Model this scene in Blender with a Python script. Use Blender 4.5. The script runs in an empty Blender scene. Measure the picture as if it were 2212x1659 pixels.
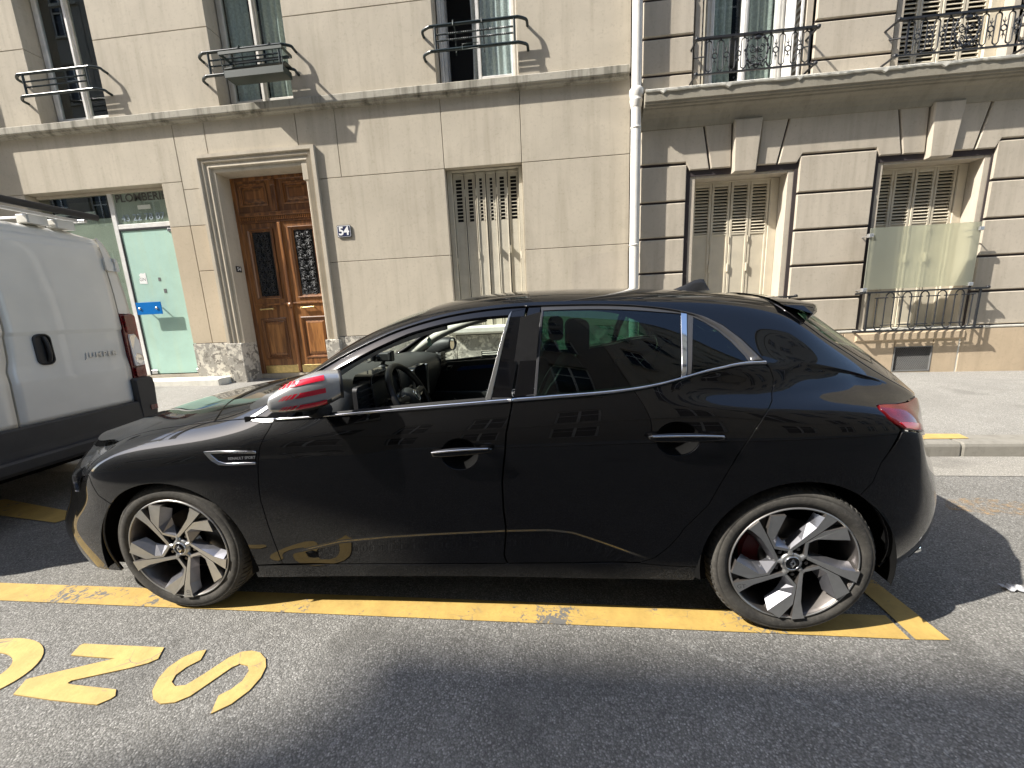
import bpy, bmesh, math, random
import numpy as np
from mathutils import Vector, Matrix, Euler
from mathutils.geometry import delaunay_2d_cdt
random.seed(7)
SC = bpy.context.scene
COL = SC.collection
SLOPE = .0122                     # the street falls gently to the right
# ---------------------------------------------------------------- camera
cd = bpy.data.cameras.new('camera'); cam = bpy.data.objects.new('camera', cd); COL.objects.link(cam)
cd.sensor_width = 36; cd.lens = 829.0/2212*36; cd.clip_start = .05; cd.clip_end = 400
def cam_axes(yaw, pitch, roll):
    f = Vector((-math.sin(yaw)*math.cos(pitch), math.cos(yaw)*math.cos(pitch), -math.sin(pitch)))
    r = Vector((math.cos(yaw), math.sin(yaw), 0)); u = r.cross(f)
    return (r*math.cos(roll)+u*math.sin(roll), -r*math.sin(roll)+u*math.cos(roll), f)
r_, u_, f_ = cam_axes(.0934, .1878, -.0457)
cam.matrix_world = Matrix(((r_.x, u_.x, -f_.x, 1.7165), (r_.y, u_.y, -f_.y, -1.441), (r_.z, u_.z, -f_.z, 1.3283), (0, 0, 0, 1)))
SC.camera = cam
# ---------------------------------------------------------------- sky and sun
SUN = Vector((-.96, -.365, 1.0)).normalized()
W = bpy.data.worlds.new('World'); SC.world = W; W.use_nodes = True
nt = W.node_tree; nt.nodes.clear()
wo = nt.nodes.new('ShaderNodeOutputWorld'); bg = nt.nodes.new('ShaderNodeBackground'); sk = nt.nodes.new('ShaderNodeTexSky')
sk.sky_type = 'NISHITA'; sk.sun_disc = False
sk.sun_elevation = math.asin(SUN.z); sk.sun_rotation = math.atan2(SUN.x, SUN.y)
sk.altitude = 60; sk.air_density = 1.0; sk.dust_density = 1.6; sk.ozone_density = 1.5
bg.inputs['Strength'].default_value = .15
nt.links.new(sk.outputs[0], bg.inputs['Color']); nt.links.new(bg.outputs[0], wo.inputs['Surface'])
sl = bpy.data.lights.new('sun', 'SUN'); so = bpy.data.objects.new('sun', sl); COL.objects.link(so)
sl.energy = 4.0; sl.angle = math.radians(.5); sl.color = (1, .95, .87)
so.rotation_euler = SUN.to_track_quat('Z', 'Y').to_euler(); so.location = (-20, -8, 30)
SC.view_settings.view_transform = 'Standard'; SC.view_settings.look = 'None'
SC.view_settings.exposure = 1.28; SC.view_settings.gamma = 1; SC.view_settings.use_curve_mapping = False
SC.cycles.max_bounces = 10; SC.cycles.diffuse_bounces = 4; SC.cycles.glossy_bounces = 5
SC.cycles.transmission_bounces = 8; SC.cycles.transparent_max_bounces = 12
SC.cycles.caustics_reflective = False; SC.cycles.caustics_refractive = False; SC.cycles.sample_clamp_indirect = 6

# ---------------------------------------------------------------- helpers
def tag(o, label=None, cat=None, group=None, kind=None):
    if label: o['label'] = label
    if cat: o['category'] = cat
    if group: o['group'] = group
    if kind: o['kind'] = kind
    return o
def thing(name, label, cat, group=None, loc=(0, 0, 0), rot=(0, 0, 0), kind=None):
    o = bpy.data.objects.new(name, None); COL.objects.link(o); o.location = loc; o.rotation_euler = rot
    o.empty_display_size = .1
    return tag(o, label, cat, group, kind)
def empty(name, parent, loc=(0, 0, 0), rot=(0, 0, 0)):
    o = bpy.data.objects.new(name, None); COL.objects.link(o); o.parent = parent; o.location = loc; o.rotation_euler = rot
    return o
def link(name, me, parent=None, loc=None, rot=None):
    o = bpy.data.objects.new(name, me); COL.objects.link(o)
    if parent: o.parent = parent
    if loc is not None: o.location = loc
    if rot is not None: o.rotation_euler = rot
    return o
class MB:
    """Collects faces; build() links them as one mesh object."""
    def __init__(s): s.v = []; s.f = []; s.sm = []
    def add(s, vs, fs, smooth=False):
        n = len(s.v); s.v += [tuple(v) for v in vs]; s.f += [[i+n for i in f] for f in fs]; s.sm += [smooth]*len(fs); return s
    def box(s, x0, x1, y0, y1, z0, z1):
        return s.add([(x0,y0,z0),(x1,y0,z0),(x1,y1,z0),(x0,y1,z0),(x0,y0,z1),(x1,y0,z1),(x1,y1,z1),(x0,y1,z1)],
                     [(0,3,2,1),(4,5,6,7),(0,1,5,4),(1,2,6,5),(2,3,7,6),(3,0,4,7)])
    def bbox(s, x0, x1, y0, y1, z0, z1, b=.006):
        """box with chamfered front (-y) face edges"""
        return s.add([(x0,y0+b,z0),(x1,y0+b,z0),(x1,y1,z0),(x0,y1,z0),(x0,y0+b,z1),(x1,y0+b,z1),(x1,y1,z1),(x0,y1,z1),
                      (x0+b,y0,z0+b),(x1-b,y0,z0+b),(x1-b,y0,z1-b),(x0+b,y0,z1-b)],
                     [(0,3,2,1),(4,5,6,7),(1,2,6,5),(3,0,4,7),(2,3,7,6),(8,9,10,11),(0,1,9,8),(1,5,10,9),(5,4,11,10),(4,0,8,11)])
    def prism(s, poly, d0, d1, plane='xz', smooth=False):
        """poly extruded from d0 to d1 along the axis the plane leaves out"""
        n = len(poly)
        mk = {'xz': lambda p, d: (p[0], d, p[1]), 'xy': lambda p, d: (p[0], p[1], d), 'yz': lambda p, d: (d, p[0], p[1])}[plane]
        a = sum(poly[i][0]*poly[(i+1) % n][1]-poly[(i+1) % n][0]*poly[i][1] for i in range(n))
        P = list(poly) if a > 0 else list(poly)[::-1]
        vs = [mk(p, d0) for p in P]+[mk(p, d1) for p in P]
        fs = [tuple(range(n)), tuple(range(2*n-1, n-1, -1))]+[(i, i+n, (i+1) % n+n, (i+1) % n) for i in range(n)]
        if (plane == 'xz') == (d1 < d0): fs = [f[::-1] for f in fs]
        m = len(s.f); s.add(vs, fs)
        if smooth:
            for i in range(m+2, len(s.f)): s.sm[i] = True
        return s
    def tube(s, pts, r, n=8, closed=False, cap=True):
        pts = [Vector(p) for p in pts]; N = len(pts); rings = []
        up = None
        for i in range(N):
            if closed: d = pts[(i+1) % N]-pts[i-1]
            else: d = pts[min(i+1, N-1)]-pts[max(i-1, 0)]
            d = d.normalized() if d.length > 1e-9 else Vector((1, 0, 0))
            if up is None:
                up = Vector((0, 0, 1)) if abs(d.z) < .9 else Vector((0, 1, 0))
            x = d.cross(up)
            if x.length < 1e-6: x = d.cross(Vector((1, 0, 0)))
            x.normalize(); y = x.cross(d); up = y
            rr = r[i] if hasattr(r, '__len__') else r
            rings.append([pts[i]+x*(rr*math.cos(2*math.pi*k/n))+y*(rr*math.sin(2*math.pi*k/n)) for k in range(n)])
        vs = [v for R in rings for v in R]; fs = []
        for i in range(N if closed else N-1):
            a = i*n; b = ((i+1) % N)*n
            for k in range(n): fs.append((a+k, a+(k+1) % n, b+(k+1) % n, b+k))
        s.add(vs, fs, True)
        if cap and not closed:
            s.add(rings[0], [tuple(range(n))[::-1]]); s.add(rings[-1], [tuple(range(n))])
        return s
    def lathe(s, prof, n=32, axis='y', c=(0, 0, 0), closed=False, a0=0, a1=2*math.pi, smooth=True):
        """prof: (radius, offset along the axis)"""
        full = abs(a1-a0-2*math.pi) < 1e-6; m = n if full else n+1
        vs = []
        for k in range(m):
            a = a0+(a1-a0)*k/n; ca, sa = math.cos(a), math.sin(a)
            for r, h in prof:
                if axis == 'y': vs.append((c[0]+r*ca, c[1]+h, c[2]+r*sa))
                elif axis == 'z': vs.append((c[0]+r*ca, c[1]+r*sa, c[2]+h))
                else: vs.append((c[0]+h, c[1]+r*ca, c[2]+r*sa))
        P = len(prof); fs = []
        for k in range(n):
            b = ((k+1) % m)*P
            for i in range(P if closed else P-1):
                j = (i+1) % P; fs.append((k*P+i, k*P+j, b+j, b+i))
        return s.add(vs, fs, smooth)
    def ell(s, c, rx, ry, rz, n=16, m=10):
        vs = []; fs = []
        for i in range(m+1):
            t = math.pi*i/m
            for k in range(n):
                a = 2*math.pi*k/n; vs.append((c[0]+rx*math.sin(t)*math.cos(a), c[1]+ry*math.sin(t)*math.sin(a), c[2]+rz*math.cos(t)))
        for i in range(m):
            for k in range(n): fs.append((i*n+k, (i+1)*n+k, (i+1)*n+(k+1) % n, i*n+(k+1) % n))
        return s.add(vs, fs, True)
    def grid(s, f, nu, nv, smooth=True, flip=False):
        vs = [f(i/nu, j/nv) for i in range(nu+1) for j in range(nv+1)]
        fs = [(i*(nv+1)+j, (i+1)*(nv+1)+j, (i+1)*(nv+1)+j+1, i*(nv+1)+j+1) for i in range(nu) for j in range(nv)]
        if flip: fs = [q[::-1] for q in fs]
        return s.add(vs, fs, smooth)
    def mesh(s, name, mat, fix=False):
        me = bpy.data.meshes.new(name); me.from_pydata([tuple(v) for v in s.v], [], s.f)
        mats = mat if isinstance(mat, (list, tuple)) else [mat]
        for m in mats: me.materials.append(m)
        me.polygons.foreach_set('use_smooth', s.sm)
        if fix:
            bm = bmesh.new(); bm.from_mesh(me); bmesh.ops.remove_doubles(bm, verts=bm.verts, dist=1e-5)
            bmesh.ops.recalc_face_normals(bm, faces=bm.faces); bm.to_mesh(me); bm.free()
        me.update(); return me
    def build(s, name, mat, parent=None, fix=False, **k): return link(name, s.mesh(name, mat, fix), parent, **k)
def arc(cx, cy, r, a0, a1, n=8, ry=None):
    ry = r if ry is None else ry
    return [(cx+r*math.cos(math.radians(a0+(a1-a0)*i/n)), cy+ry*math.sin(math.radians(a0+(a1-a0)*i/n))) for i in range(n+1)]
def rrect(x0, x1, z0, z1, r, n=5):
    return arc(x1-r, z0+r, r, -90, 0, n)+arc(x1-r, z1-r, r, 0, 90, n)+arc(x0+r, z1-r, r, 90, 180, n)+arc(x0+r, z0+r, r, 180, 270, n)
def smooth_path(pts, k=6):
    """Catmull-Rom through points of any dimension"""
    P = [np.array(p, float) for p in pts]; out = []
    for i in range(len(P)-1):
        a, b, c, d = P[max(i-1, 0)], P[i], P[i+1], P[min(i+2, len(P)-1)]
        for j in range(k):
            t = j/k; out.append(tuple(.5*((2*b)+(c-a)*t+(2*a-5*b+4*c-d)*t*t+(3*b-a-3*c+d)*t**3)))
    out.append(tuple(P[-1])); return out
def fit(me, w, h=None):
    """scale lettering to a width (and height)"""
    xs = [v.co.x for v in me.vertices]; ys = [v.co.y for v in me.vertices]; a = w/(max(xs)-min(xs)); b = h/(max(ys)-min(ys)) if h else a
    cx = (max(xs)+min(xs))/2; cy = (max(ys)+min(ys))/2
    for v in me.vertices: v.co.x = (v.co.x-cx)*a; v.co.y = (v.co.y-cy)*b
    return me
def text_mesh(body, size, mat, name='lettering', depth=.0, shear=0, spacing=1.0, bold=0):
    cu = bpy.data.curves.new('text', 'FONT'); cu.body = body; cu.size = size; cu.extrude = depth; cu.offset = bold
    cu.align_x = 'CENTER'; cu.align_y = 'CENTER'; cu.shear = shear; cu.space_character = spacing; cu.resolution_u = 3
    o = bpy.data.objects.new('text', cu); COL.objects.link(o)
    dg = bpy.context.evaluated_depsgraph_get()
    me = bpy.data.meshes.new_from_object(o.evaluated_get(dg)); me.name = name
    bpy.data.objects.remove(o); bpy.data.curves.remove(cu)
    me.materials.clear(); me.materials.append(mat); return me
FRONT = (math.pi/2, 0, 0)        # text standing up and facing -y
# ---------------------------------------------------------------- materials
MATS = {}
class N:
    """small node-tree builder"""
    def __init__(s, name):
        s.m = bpy.data.materials.new(name); s.m.use_nodes = True; s.t = s.m.node_tree; s.t.nodes.clear()
        s.out = s.t.nodes.new('ShaderNodeOutputMaterial')
        s.geo = s.t.nodes.new('ShaderNodeNewGeometry'); s.pos = s.geo.outputs['Position']
    def n(s, typ, **k):
        d = s.t.nodes.new(typ)
        for a, v in k.items(): setattr(d, a, v)
        return d
    def l(s, a, b): s.t.links.new(a, b)
    def tc(s): return s.n('ShaderNodeTexCoord').outputs['Object']
    def mapping(s, src, scale=(1, 1, 1), rot=(0, 0, 0)):
        m = s.n('ShaderNodeMapping'); m.inputs['Scale'].default_value = scale; m.inputs['Rotation'].default_value = rot; s.l(src, m.inputs[0]); return m.outputs[0]
    def noise(s, src, scale, detail=4, rough=.55, dist=0):
        t = s.n('ShaderNodeTexNoise'); t.inputs['Scale'].default_value = scale; t.inputs['Detail'].default_value = detail
        t.inputs['Roughness'].default_value = rough; t.inputs['Distortion'].default_value = dist; s.l(src, t.inputs['Vector']); return t.outputs['Fac']
    def voro(s, src, scale, feature='F1', out='Distance', rand=1):
        t = s.n('ShaderNodeTexVoronoi'); t.feature = feature; t.inputs['Scale'].default_value = scale; t.inputs['Randomness'].default_value = rand
        s.l(src, t.inputs['Vector']); return t.outputs[out]
    def ramp(s, src, stops):
        r = s.n('ShaderNodeValToRGB'); e = r.color_ramp.elements
        while len(e) < len(stops): e.new(.5)
        for i, (p, c) in enumerate(stops):
            e[i].position = p; e[i].color = (c, c, c, 1) if not hasattr(c, '__len__') else tuple(c)+(1,)*(4-len(c))
        s.l(src, r.inputs[0]); return r.outputs['Color']
    def mix(s, fac, a, b, blend='MIX'):
        m = s.n('ShaderNodeMix', data_type='RGBA', blend_type=blend)
        for i, v in ((0, fac), (6, a), (7, b)):
            if hasattr(v, 'is_linked') or isinstance(v, bpy.types.NodeSocket): s.l(v, m.inputs[i])
            elif i == 0: m.inputs[0].default_value = v
            else: m.inputs[i].default_value = (v, v, v, 1) if not hasattr(v, '__len__') else tuple(v)+(1,)*(4-len(v))
        return m.outputs[2]
    def math(s, op, a, b=None):
        m = s.n('ShaderNodeMath', operation=op)
        for i, v in ((0, a), (1, b)):
            if v is None: continue
            if isinstance(v, bpy.types.NodeSocket): s.l(v, m.inputs[i])
            else: m.inputs[i].default_value = v
        return m.outputs[0]
    def bump(s, h, strength=.3, dist=.01, normal=None):
        b = s.n('ShaderNodeBump'); b.inputs['Strength'].default_value = strength; b.inputs['Distance'].default_value = dist
        s.l(h, b.inputs['Height'])
        if normal is not None: s.l(normal, b.inputs['Normal'])
        return b.outputs[0]
    def bsdf(s, color, rough=.6, metal=0, normal=None, **k):
        p = s.n('ShaderNodeBsdfPrincipled')
        for key, v in [('Base Color', color), ('Roughness', rough), ('Metallic', metal)]+[(a.replace('_', ' '), b) for a, b in k.items()]:
            i = p.inputs[key]
            if isinstance(v, bpy.types.NodeSocket): s.l(v, i)
            elif hasattr(v, '__len__'): i.default_value = tuple(v)+(1,)*(4-len(v)) if len(i.default_value) == 4 else v
            else: i.default_value = v
        if normal is not None: s.l(normal, p.inputs['Normal'])
        return p.outputs[0]
    def done(s, sh): s.l(sh, s.out.inputs['Surface']); return s.m
def M(name, color, rough=.6, metal=0, var=.12, vscale=6, bump=0, bscale=60, **k):
    """plain material with a little uneven colour and relief"""
    if name in MATS: return MATS[name]
    b = N(name); p = b.pos
    c = b.mix(b.ramp(b.noise(p, vscale, 3), [(.3, 0), (.7, 1)]), tuple(x*(1-var) for x in color), tuple(min(x*(1+var), 1) for x in color)) if var else color
    nm = b.bump(b.noise(p, bscale, 3), bump, .004) if bump else None
    MATS[name] = b.done(b.bsdf(c, rough, metal, nm, **k)); return MATS[name]
def plaster(name, base, stain, streak=.5, warm=None, bscale=9, blotch=1.0):
    """old painted render: clouds, streaks running down, fine relief"""
    b = N(name); p = b.pos
    cl = b.ramp(b.noise(p, 1.3*blotch, 6, .6, .6), [(.32, 0), (.72, 1)])
    st = b.ramp(b.noise(b.mapping(p, (7, 7, .55)), 1, 5, .6), [(.48, 0), (.8, 1)])
    fine = b.noise(p, 26, 5, .65)
    c = b.mix(cl, base, tuple(x*.84 for x in base))
    c = b.mix(b.math('MULTIPLY', st, streak), c, stain)
    oi = b.n('ShaderNodeObjectInfo')
    c = b.mix(b.math('MULTIPLY', oi.outputs['Random'], .13), c, tuple(x*.55 for x in base))
    c = b.mix(b.ramp(fine, [(.55, 0), (.78, .35)]), c, tuple(x*.7 for x in stain))
    if warm:
        sx = b.n('ShaderNodeSeparateXYZ'); b.l(p, sx.inputs[0])
        w = b.ramp(b.noise(p, .9, 3), [(.35, 0), (.65, 1)])
        c = b.mix(b.math('MULTIPLY', w, .6), c, warm)
    h = b.math('ADD', b.math('MULTIPLY', b.noise(p, bscale, 5, .6), .7), b.math('MULTIPLY', b.noise(p, 70, 4, .6), .16))
    return b.done(b.bsdf(c, .9, 0, b.bump(h, .16, .02), Specular_IOR_Level=.25))
def clear_glass(name, tint, gloss=1.0, rough=.0, ior=1.5):
    b = N(name)
    fr = b.n('ShaderNodeFresnel')          # thin sheet: the same reflectance from both sides
    b.l(b.math('POWER', ior, b.math('SUBTRACT', 1.0, b.math('MULTIPLY', b.geo.outputs['Backfacing'], 2.0))), fr.inputs[0])
    t = b.n('ShaderNodeBsdfTransparent'); t.inputs[0].default_value = tuple(tint)+(1,)
    g = b.n('ShaderNodeBsdfGlossy'); g.inputs['Roughness'].default_value = rough; g.inputs[0].default_value = (gloss,)*3+(1,)
    m = b.n('ShaderNodeMixShader'); b.l(fr.outputs[0], m.inputs[0]); b.l(t.outputs[0], m.inputs[1]); b.l(g.outputs[0], m.inputs[2])
    return b.done(m.outputs[0])
def wood(name, base, dark):
    b = N(name); p = b.pos
    g = b.noise(b.mapping(p, (30, 30, 1.6)), 1, 5, .6, .8)
    w = b.n('ShaderNodeTexWave'); w.wave_type = 'RINGS'; w.inputs['Scale'].default_value = 1.4; w.inputs['Distortion'].default_value = 6; w.inputs['Detail'].default_value = 3
    b.l(b.mapping(p, (9, 9, 1.0)), w.inputs['Vector'])
    c = b.mix(b.ramp(w.outputs['Fac'], [(.2, 0), (.8, 1)]), base, dark)
    c = b.mix(b.math('MULTIPLY', b.ramp(g, [(.4, 0), (.7, 1)]), .6), c, tuple(x*.6 for x in dark))
    return b.done(b.bsdf(c, .38, 0, b.bump(g, .08, .003), Coat_Weight=.25, Coat_Roughness=.2))
def asphalt(name, lo, hi, scale=95, patch=.2, bump=.9, dist=.006, flecks=0):
    b = N(name); p = b.pos
    cell = b.voro(p, scale, 'F1', 'Color'); ds = b.voro(p, scale, 'F1', 'Distance')
    big = b.noise(p, .8, 5, .6); mid = b.noise(p, 7, 4, .6)
    sep = b.n('ShaderNodeSeparateColor'); b.l(cell, sep.inputs[0])
    st = b.ramp(sep.outputs[0], [(0, lo), (.55, tuple((a+c)/2 for a, c in zip(lo, hi))), (.9, hi), (.99, tuple(min(x*1.35, 1) for x in hi))])
    c = b.mix(b.ramp(ds, [(.3, 0), (.8, .7)]), st, tuple(x*.5 for x in lo))
    c = b.mix(b.math('MULTIPLY', b.ramp(big, [(.35, 0), (.7, 1)]), patch), c, tuple(x*.55 for x in lo))
    c = b.mix(b.math('MULTIPLY', b.ramp(mid, [(.5, 0), (.8, 1)]), .25), c, hi)
    oil = b.ramp(b.noise(p, 1.7, 4, .5, .3), [(.60, 0), (.72, .45)]); c = b.mix(oil, c, tuple(x*.5 for x in lo))
    if flecks:
        fl = b.math('MULTIPLY', b.ramp(b.voro(p, 9, 'F1', 'Distance'), [(.05, 1), (.075, 0)]), b.ramp(b.noise(p, 1.1, 3), [(.5, 0), (.6, 1)]))
        c = b.mix(fl, c, (.72, .70, .66)); gum = b.ramp(b.voro(p, 5.3, 'F1', 'Distance'), [(.045, .55), (.06, 0)]); c = b.mix(gum, c, tuple(x*.4 for x in lo))
    h = b.math('ADD', b.math('MULTIPLY', ds, -1.0), b.math('MULTIPLY', sep.outputs[1], .5))
    return b.done(b.bsdf(c, .85, 0, b.bump(h, bump, dist), Specular_IOR_Level=.3))
def road_paint(name, col, under, wear=.5, cscale=14):
    """thick old paint: worn through to the asphalt in places, cracked"""
    b = N(name); p = b.pos
    wearN = b.noise(p, 3.2, 6, .7, .4); grain = b.noise(p, 55, 4, .6)
    crack = b.voro(b.mapping(p, (1, 1.6, 1)), cscale, 'DISTANCE_TO_EDGE', 'Distance')
    cm = b.math('MULTIPLY', b.ramp(crack, [(0, 1), (.035, 0)]), b.ramp(wearN, [(.5, 0), (.62, 1)]))
    hole = b.ramp(b.math('ADD', wearN, b.math('MULTIPLY', b.math('SUBTRACT', grain, .5), .5)), [(.60+.2*(1-wear), 0), (.64+.2*(1-wear), 1)])
    c = b.mix(b.ramp(b.noise(p, 9, 5, .6), [(.35, 0), (.75, 1)]), col, tuple(x*.72 for x in col))
    c = b.mix(b.ramp(grain, [(.5, 0), (.9, .5)]), c, tuple(x*.6 for x in col))
    c = b.mix(b.math('MAXIMUM', hole, cm), c, under)
    return b.done(b.bsdf(c, .7, 0, b.bump(grain, .35, .004)))
def build_materials():
    g = globals()
    g['m_road'] = asphalt('asphalt', (.150, .144, .130), (.325, .315, .29), 165, .25, .8, .003)
    g['m_walk'] = asphalt('pavement_asphalt', (.25, .24, .215), (.40, .385, .35), 150, .35, .35, .003, 1)
    g['m_gutter'] = asphalt('gutter_concrete', (.26, .245, .215), (.40, .38, .335), 170, .2, .35, .003)
    g['m_yellow'] = road_paint('yellow_paint', (.50, .335, .095), (.13, .127, .12), .95)
    g['m_letter'] = road_paint('yellow_letter_paint', (.54, .375, .125), (.14, .137, .128), .25, 9)
    g['m_kerb'] = plaster('granite_kerb', (.27, .255, .22), (.12, .11, .09), .6, None, 30, 4)
    g['m_wallL'] = plaster('painted_render', (.565, .505, .405), (.32, .28, .21), .55)
    g['m_wallLow'] = plaster('beige_render', (.56, .47, .345), (.40, .33, .23), .25)
    g['m_peel'] = plaster('peeling_base', (.50, .47, .41), (.20, .185, .16), 1.0, None, 22, 6)
    b = N('peeling_plinth'); p = b.pos
    n1 = b.noise(p, 5.5, 7, .68, .5); n2 = b.noise(p, 17, 6, .7)
    e = b.ramp(b.math('ADD', n1, b.math('MULTIPLY', b.math('SUBTRACT', n2, .5), .35)), [(.47, 0), (.50, 1)])
    e2 = b.ramp(b.math('ADD', b.noise(p, 8, 6, .7, 1), b.math('MULTIPLY', b.math('SUBTRACT', n2, .5), .3)), [(.56, 0), (.585, 1)])
    c = b.mix(e, (.60, .56, .48), (.34, .32, .28)); c = b.mix(e2, c, (.20, .185, .16)); c = b.mix(b.ramp(n2, [(.5, 0), (.8, .5)]), c, (.25, .22, .18))
    h = b.math('ADD', b.math('MULTIPLY', e, -.6), b.math('ADD', b.math('MULTIPLY', e2, -.5), b.math('MULTIPLY', n2, .4)))
    g['m_peel'] = b.done(b.bsdf(c, .92, 0, b.bump(h, .6, .015), Specular_IOR_Level=.2))
    g['m_cornL'] = plaster('weathered_ledge', (.46, .43, .36), (.10, .095, .07), 1.35, None, 14, 2)
    g['m_stone'] = plaster('cut_stone', (.545, .485, .395), (.31, .27, .21), .6, None, 12)
    g['m_stoneD'] = plaster('sooty_stone', (.36, .33, .265), (.17, .155, .12), .5, None, 12)
    g['m_stoneB'] = plaster('ochre_base', (.56, .445, .31), (.36, .28, .19), .45, None, 14, 2)
    g['m_white'] = plaster('whitewashed_edge', (.78, .76, .68), (.50, .47, .40), .5, None, 30, 4)
    g['m_opp'] = plaster('street_facade', (.31, .28, .235), (.25, .23, .19), .4)
    g['m_gap'] = M('dark_joint', (.045, .035, .035), .9)
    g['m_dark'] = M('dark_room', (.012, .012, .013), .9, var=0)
    g['m_frame'] = M('painted_window_frame', (.56, .54, .48), .45, bump=.05)
    g['m_framew'] = M('white_window_frame', (.72, .71, .68), .35, bump=.03)
    g['m_shut'] = M('cream_shutter_paint', (.60, .54, .42), .5, var=.1, vscale=4, bump=.1)
    g['m_shutm'] = plaster('old_metal_shutter', (.60, .56, .46), (.34, .26, .16), .45, None, 20, 2)
    g['m_curt'] = M('curtain_cloth', (.56, .59, .55), .9, var=.2, vscale=30)
    g['m_lace'] = M('lace_cloth', (.76, .82, .84), .9, var=.3, vscale=60)
    g['m_iron'] = M('black_iron', (.018, .019, .022), .42, var=.3, vscale=30, bump=.1)
    g['m_rail'] = M('green_black_rail', (.022, .032, .032), .25, var=.2)
    g['m_green'] = M('green_planter', (.010, .024, .019), .45)
    g['m_pipe'] = plaster('white_pipe_paint', (.80, .78, .73), (.55, .52, .46), .35, None, 8, 3)
    g['m_oak'] = wood('varnished_oak', (.30, .125, .036), (.135, .050, .014))
    g['m_oakp'] = wood('oak_panel', (.40, .175, .05), (.21, .082, .022))
    g['m_brass'] = M('brass', (.62, .48, .22), .3, 1, var=.2, vscale=20)
    g['m_steel'] = M('steel', (.62, .62, .62), .25, 1, var=.1)
    g['m_mint'] = plaster('frosted_mint_door', (.43, .63, .545), (.52, .60, .40), .35, None, 5, 1.2)
    g['m_milk'] = plaster('milky_pane', (.70, .72, .64), (.55, .57, .48), .5, None, 5, 2)
    g['m_blue'] = M('blue_acrylic', (.008, .16, .50), .12, var=.05, Coat_Weight=.6)
    g['m_enamel'] = M('navy_enamel', (.03, .035, .085), .18, var=.15, Coat_Weight=.5)
    g['m_ltr'] = M('white_enamel', (.80, .80, .80), .3, var=.03)
    g['m_gold'] = M('faded_letters', (.10, .095, .085), .6, var=.2)
    g['m_paper'] = M('paper', (.78, .78, .76), .8, var=.03)
    g['m_winglass'] = clear_glass('window_pane', (.90, .94, .93), 1, 0, 1.55)
    g['m_shopglass'] = clear_glass('shop_pane', (.86, .90, .87), 1, 0, 1.6)
    g['m_ltgrey'] = M('galvanised', (.55, .56, .57), .35, .8)
    # car
    b = N('black_car_paint'); p = b.pos
    dust = b.ramp(b.noise(p, 420, 2, .5), [(.66, 0), (.78, 1)]); film = b.ramp(b.noise(p, 5, 5, .6), [(.3, .35), (.8, 1)])
    sm = b.noise(b.mapping(p, (2.5, 2, 26)), 1, 4, .6)
    c = b.mix(b.math('MULTIPLY', dust, .05), (.0012, .0012, .0015), (.30, .28, .25))
    c = b.mix(b.math('MULTIPLY', film, .001), c, (.45, .42, .36))
    g['m_paint'] = b.done(b.bsdf(c, .45, 0, None, Coat_Weight=1.0, Coat_Roughness=b.ramp(sm, [(.35, .004), (.8, .014)]), Coat_IOR=1.5, Specular_IOR_Level=.04))
    g['m_gloss'] = M('gloss_black_trim', (.003, .003, .0035), .05, var=0)
    g['m_rubber'] = M('black_rubber', (.012, .012, .012), .55, var=.2, vscale=20)
    g['m_seal'] = M('grey_window_trim', (.045, .045, .047), .25, var=.15)
    g['m_chrome'] = M('chrome_trim', (.80, .80, .80), .07, 1, var=.05)
    g['m_satin'] = M('satin_trim', (.42, .42, .41), .28, 1, var=.1)
    g['m_plas'] = M('black_plastic', (.014, .014, .015), .5, var=.2, vscale=30, bump=.15, bscale=400)
    g['m_plasg'] = M('grey_soft_plastic', (.030, .032, .032), .55, var=.15, vscale=20, bump=.1, bscale=300)
    g['m_screen'] = M('unlit_screen', (.01, .011, .012), .08, var=0)
    g['m_leather'] = M('black_leather', (.013, .013, .014), .38, var=.2, vscale=30, bump=.2, bscale=200)
    g['m_seat'] = M('dark_seat_cloth', (.02, .02, .022), .8, var=.2, vscale=60)
    g['m_liner'] = M('pale_headliner', (.62, .60, .54), .9)
    g['m_bluetrim'] = M('blue_trim', (.015, .045, .16), .3, var=.1)
    g['m_wire'] = M('grey_wire', (.15, .15, .145), .6)
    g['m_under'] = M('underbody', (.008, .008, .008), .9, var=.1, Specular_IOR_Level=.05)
    b = N('tyre_rubber'); p = b.tc()
    c = b.mix(b.ramp(b.noise(p, 9, 5, .6), [(.3, 0), (.75, 1)]), (.026, .024, .022), (.085, .079, .068))
    c = b.mix(b.ramp(b.noise(p, 60, 4, .6), [(.5, 0), (.8, .5)]), c, (.14, .13, .115))
    g['m_tyre'] = b.done(b.bsdf(c, .85, 0, b.bump(b.noise(p, 80, 3), .2, .003)))
    g['m_tread'] = M('tyre_tread', (.05, .047, .042), .9, var=.4, vscale=40, bump=.2)
    b = N('machined_alloy'); p = b.tc()
    g['m_alloy'] = b.done(b.bsdf(b.mix(b.noise(p, 30, 3), (.42, .42, .41), (.54, .54, .53)), .38, .85, b.bump(b.noise(b.mapping(p, (6, 6, 90)), 12, 2), .04, .001)))
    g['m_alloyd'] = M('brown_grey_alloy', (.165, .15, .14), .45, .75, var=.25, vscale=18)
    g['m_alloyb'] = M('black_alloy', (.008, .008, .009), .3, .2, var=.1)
    g['m_disc'] = M('brake_disc', (.20, .19, .18), .4, .9, var=.2)
    g['m_caliper'] = M('red_caliper', (.16, .012, .014), .4)
    g['m_tintglass'] = clear_glass('tinted_car_glass', (.30, .60, .49), 1, 0, 1.55)
    g['m_privglass'] = clear_glass('privacy_car_glass', (.16, .30, .24), 1, 0, 1.56)
    g['m_carglass'] = clear_glass('clear_car_glass', (.86, .95, .90), 1, 0, 1.5)
    g['m_lampglass'] = clear_glass('lamp_glass', (.92, .93, .94), 1, 0, 1.5)
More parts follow.
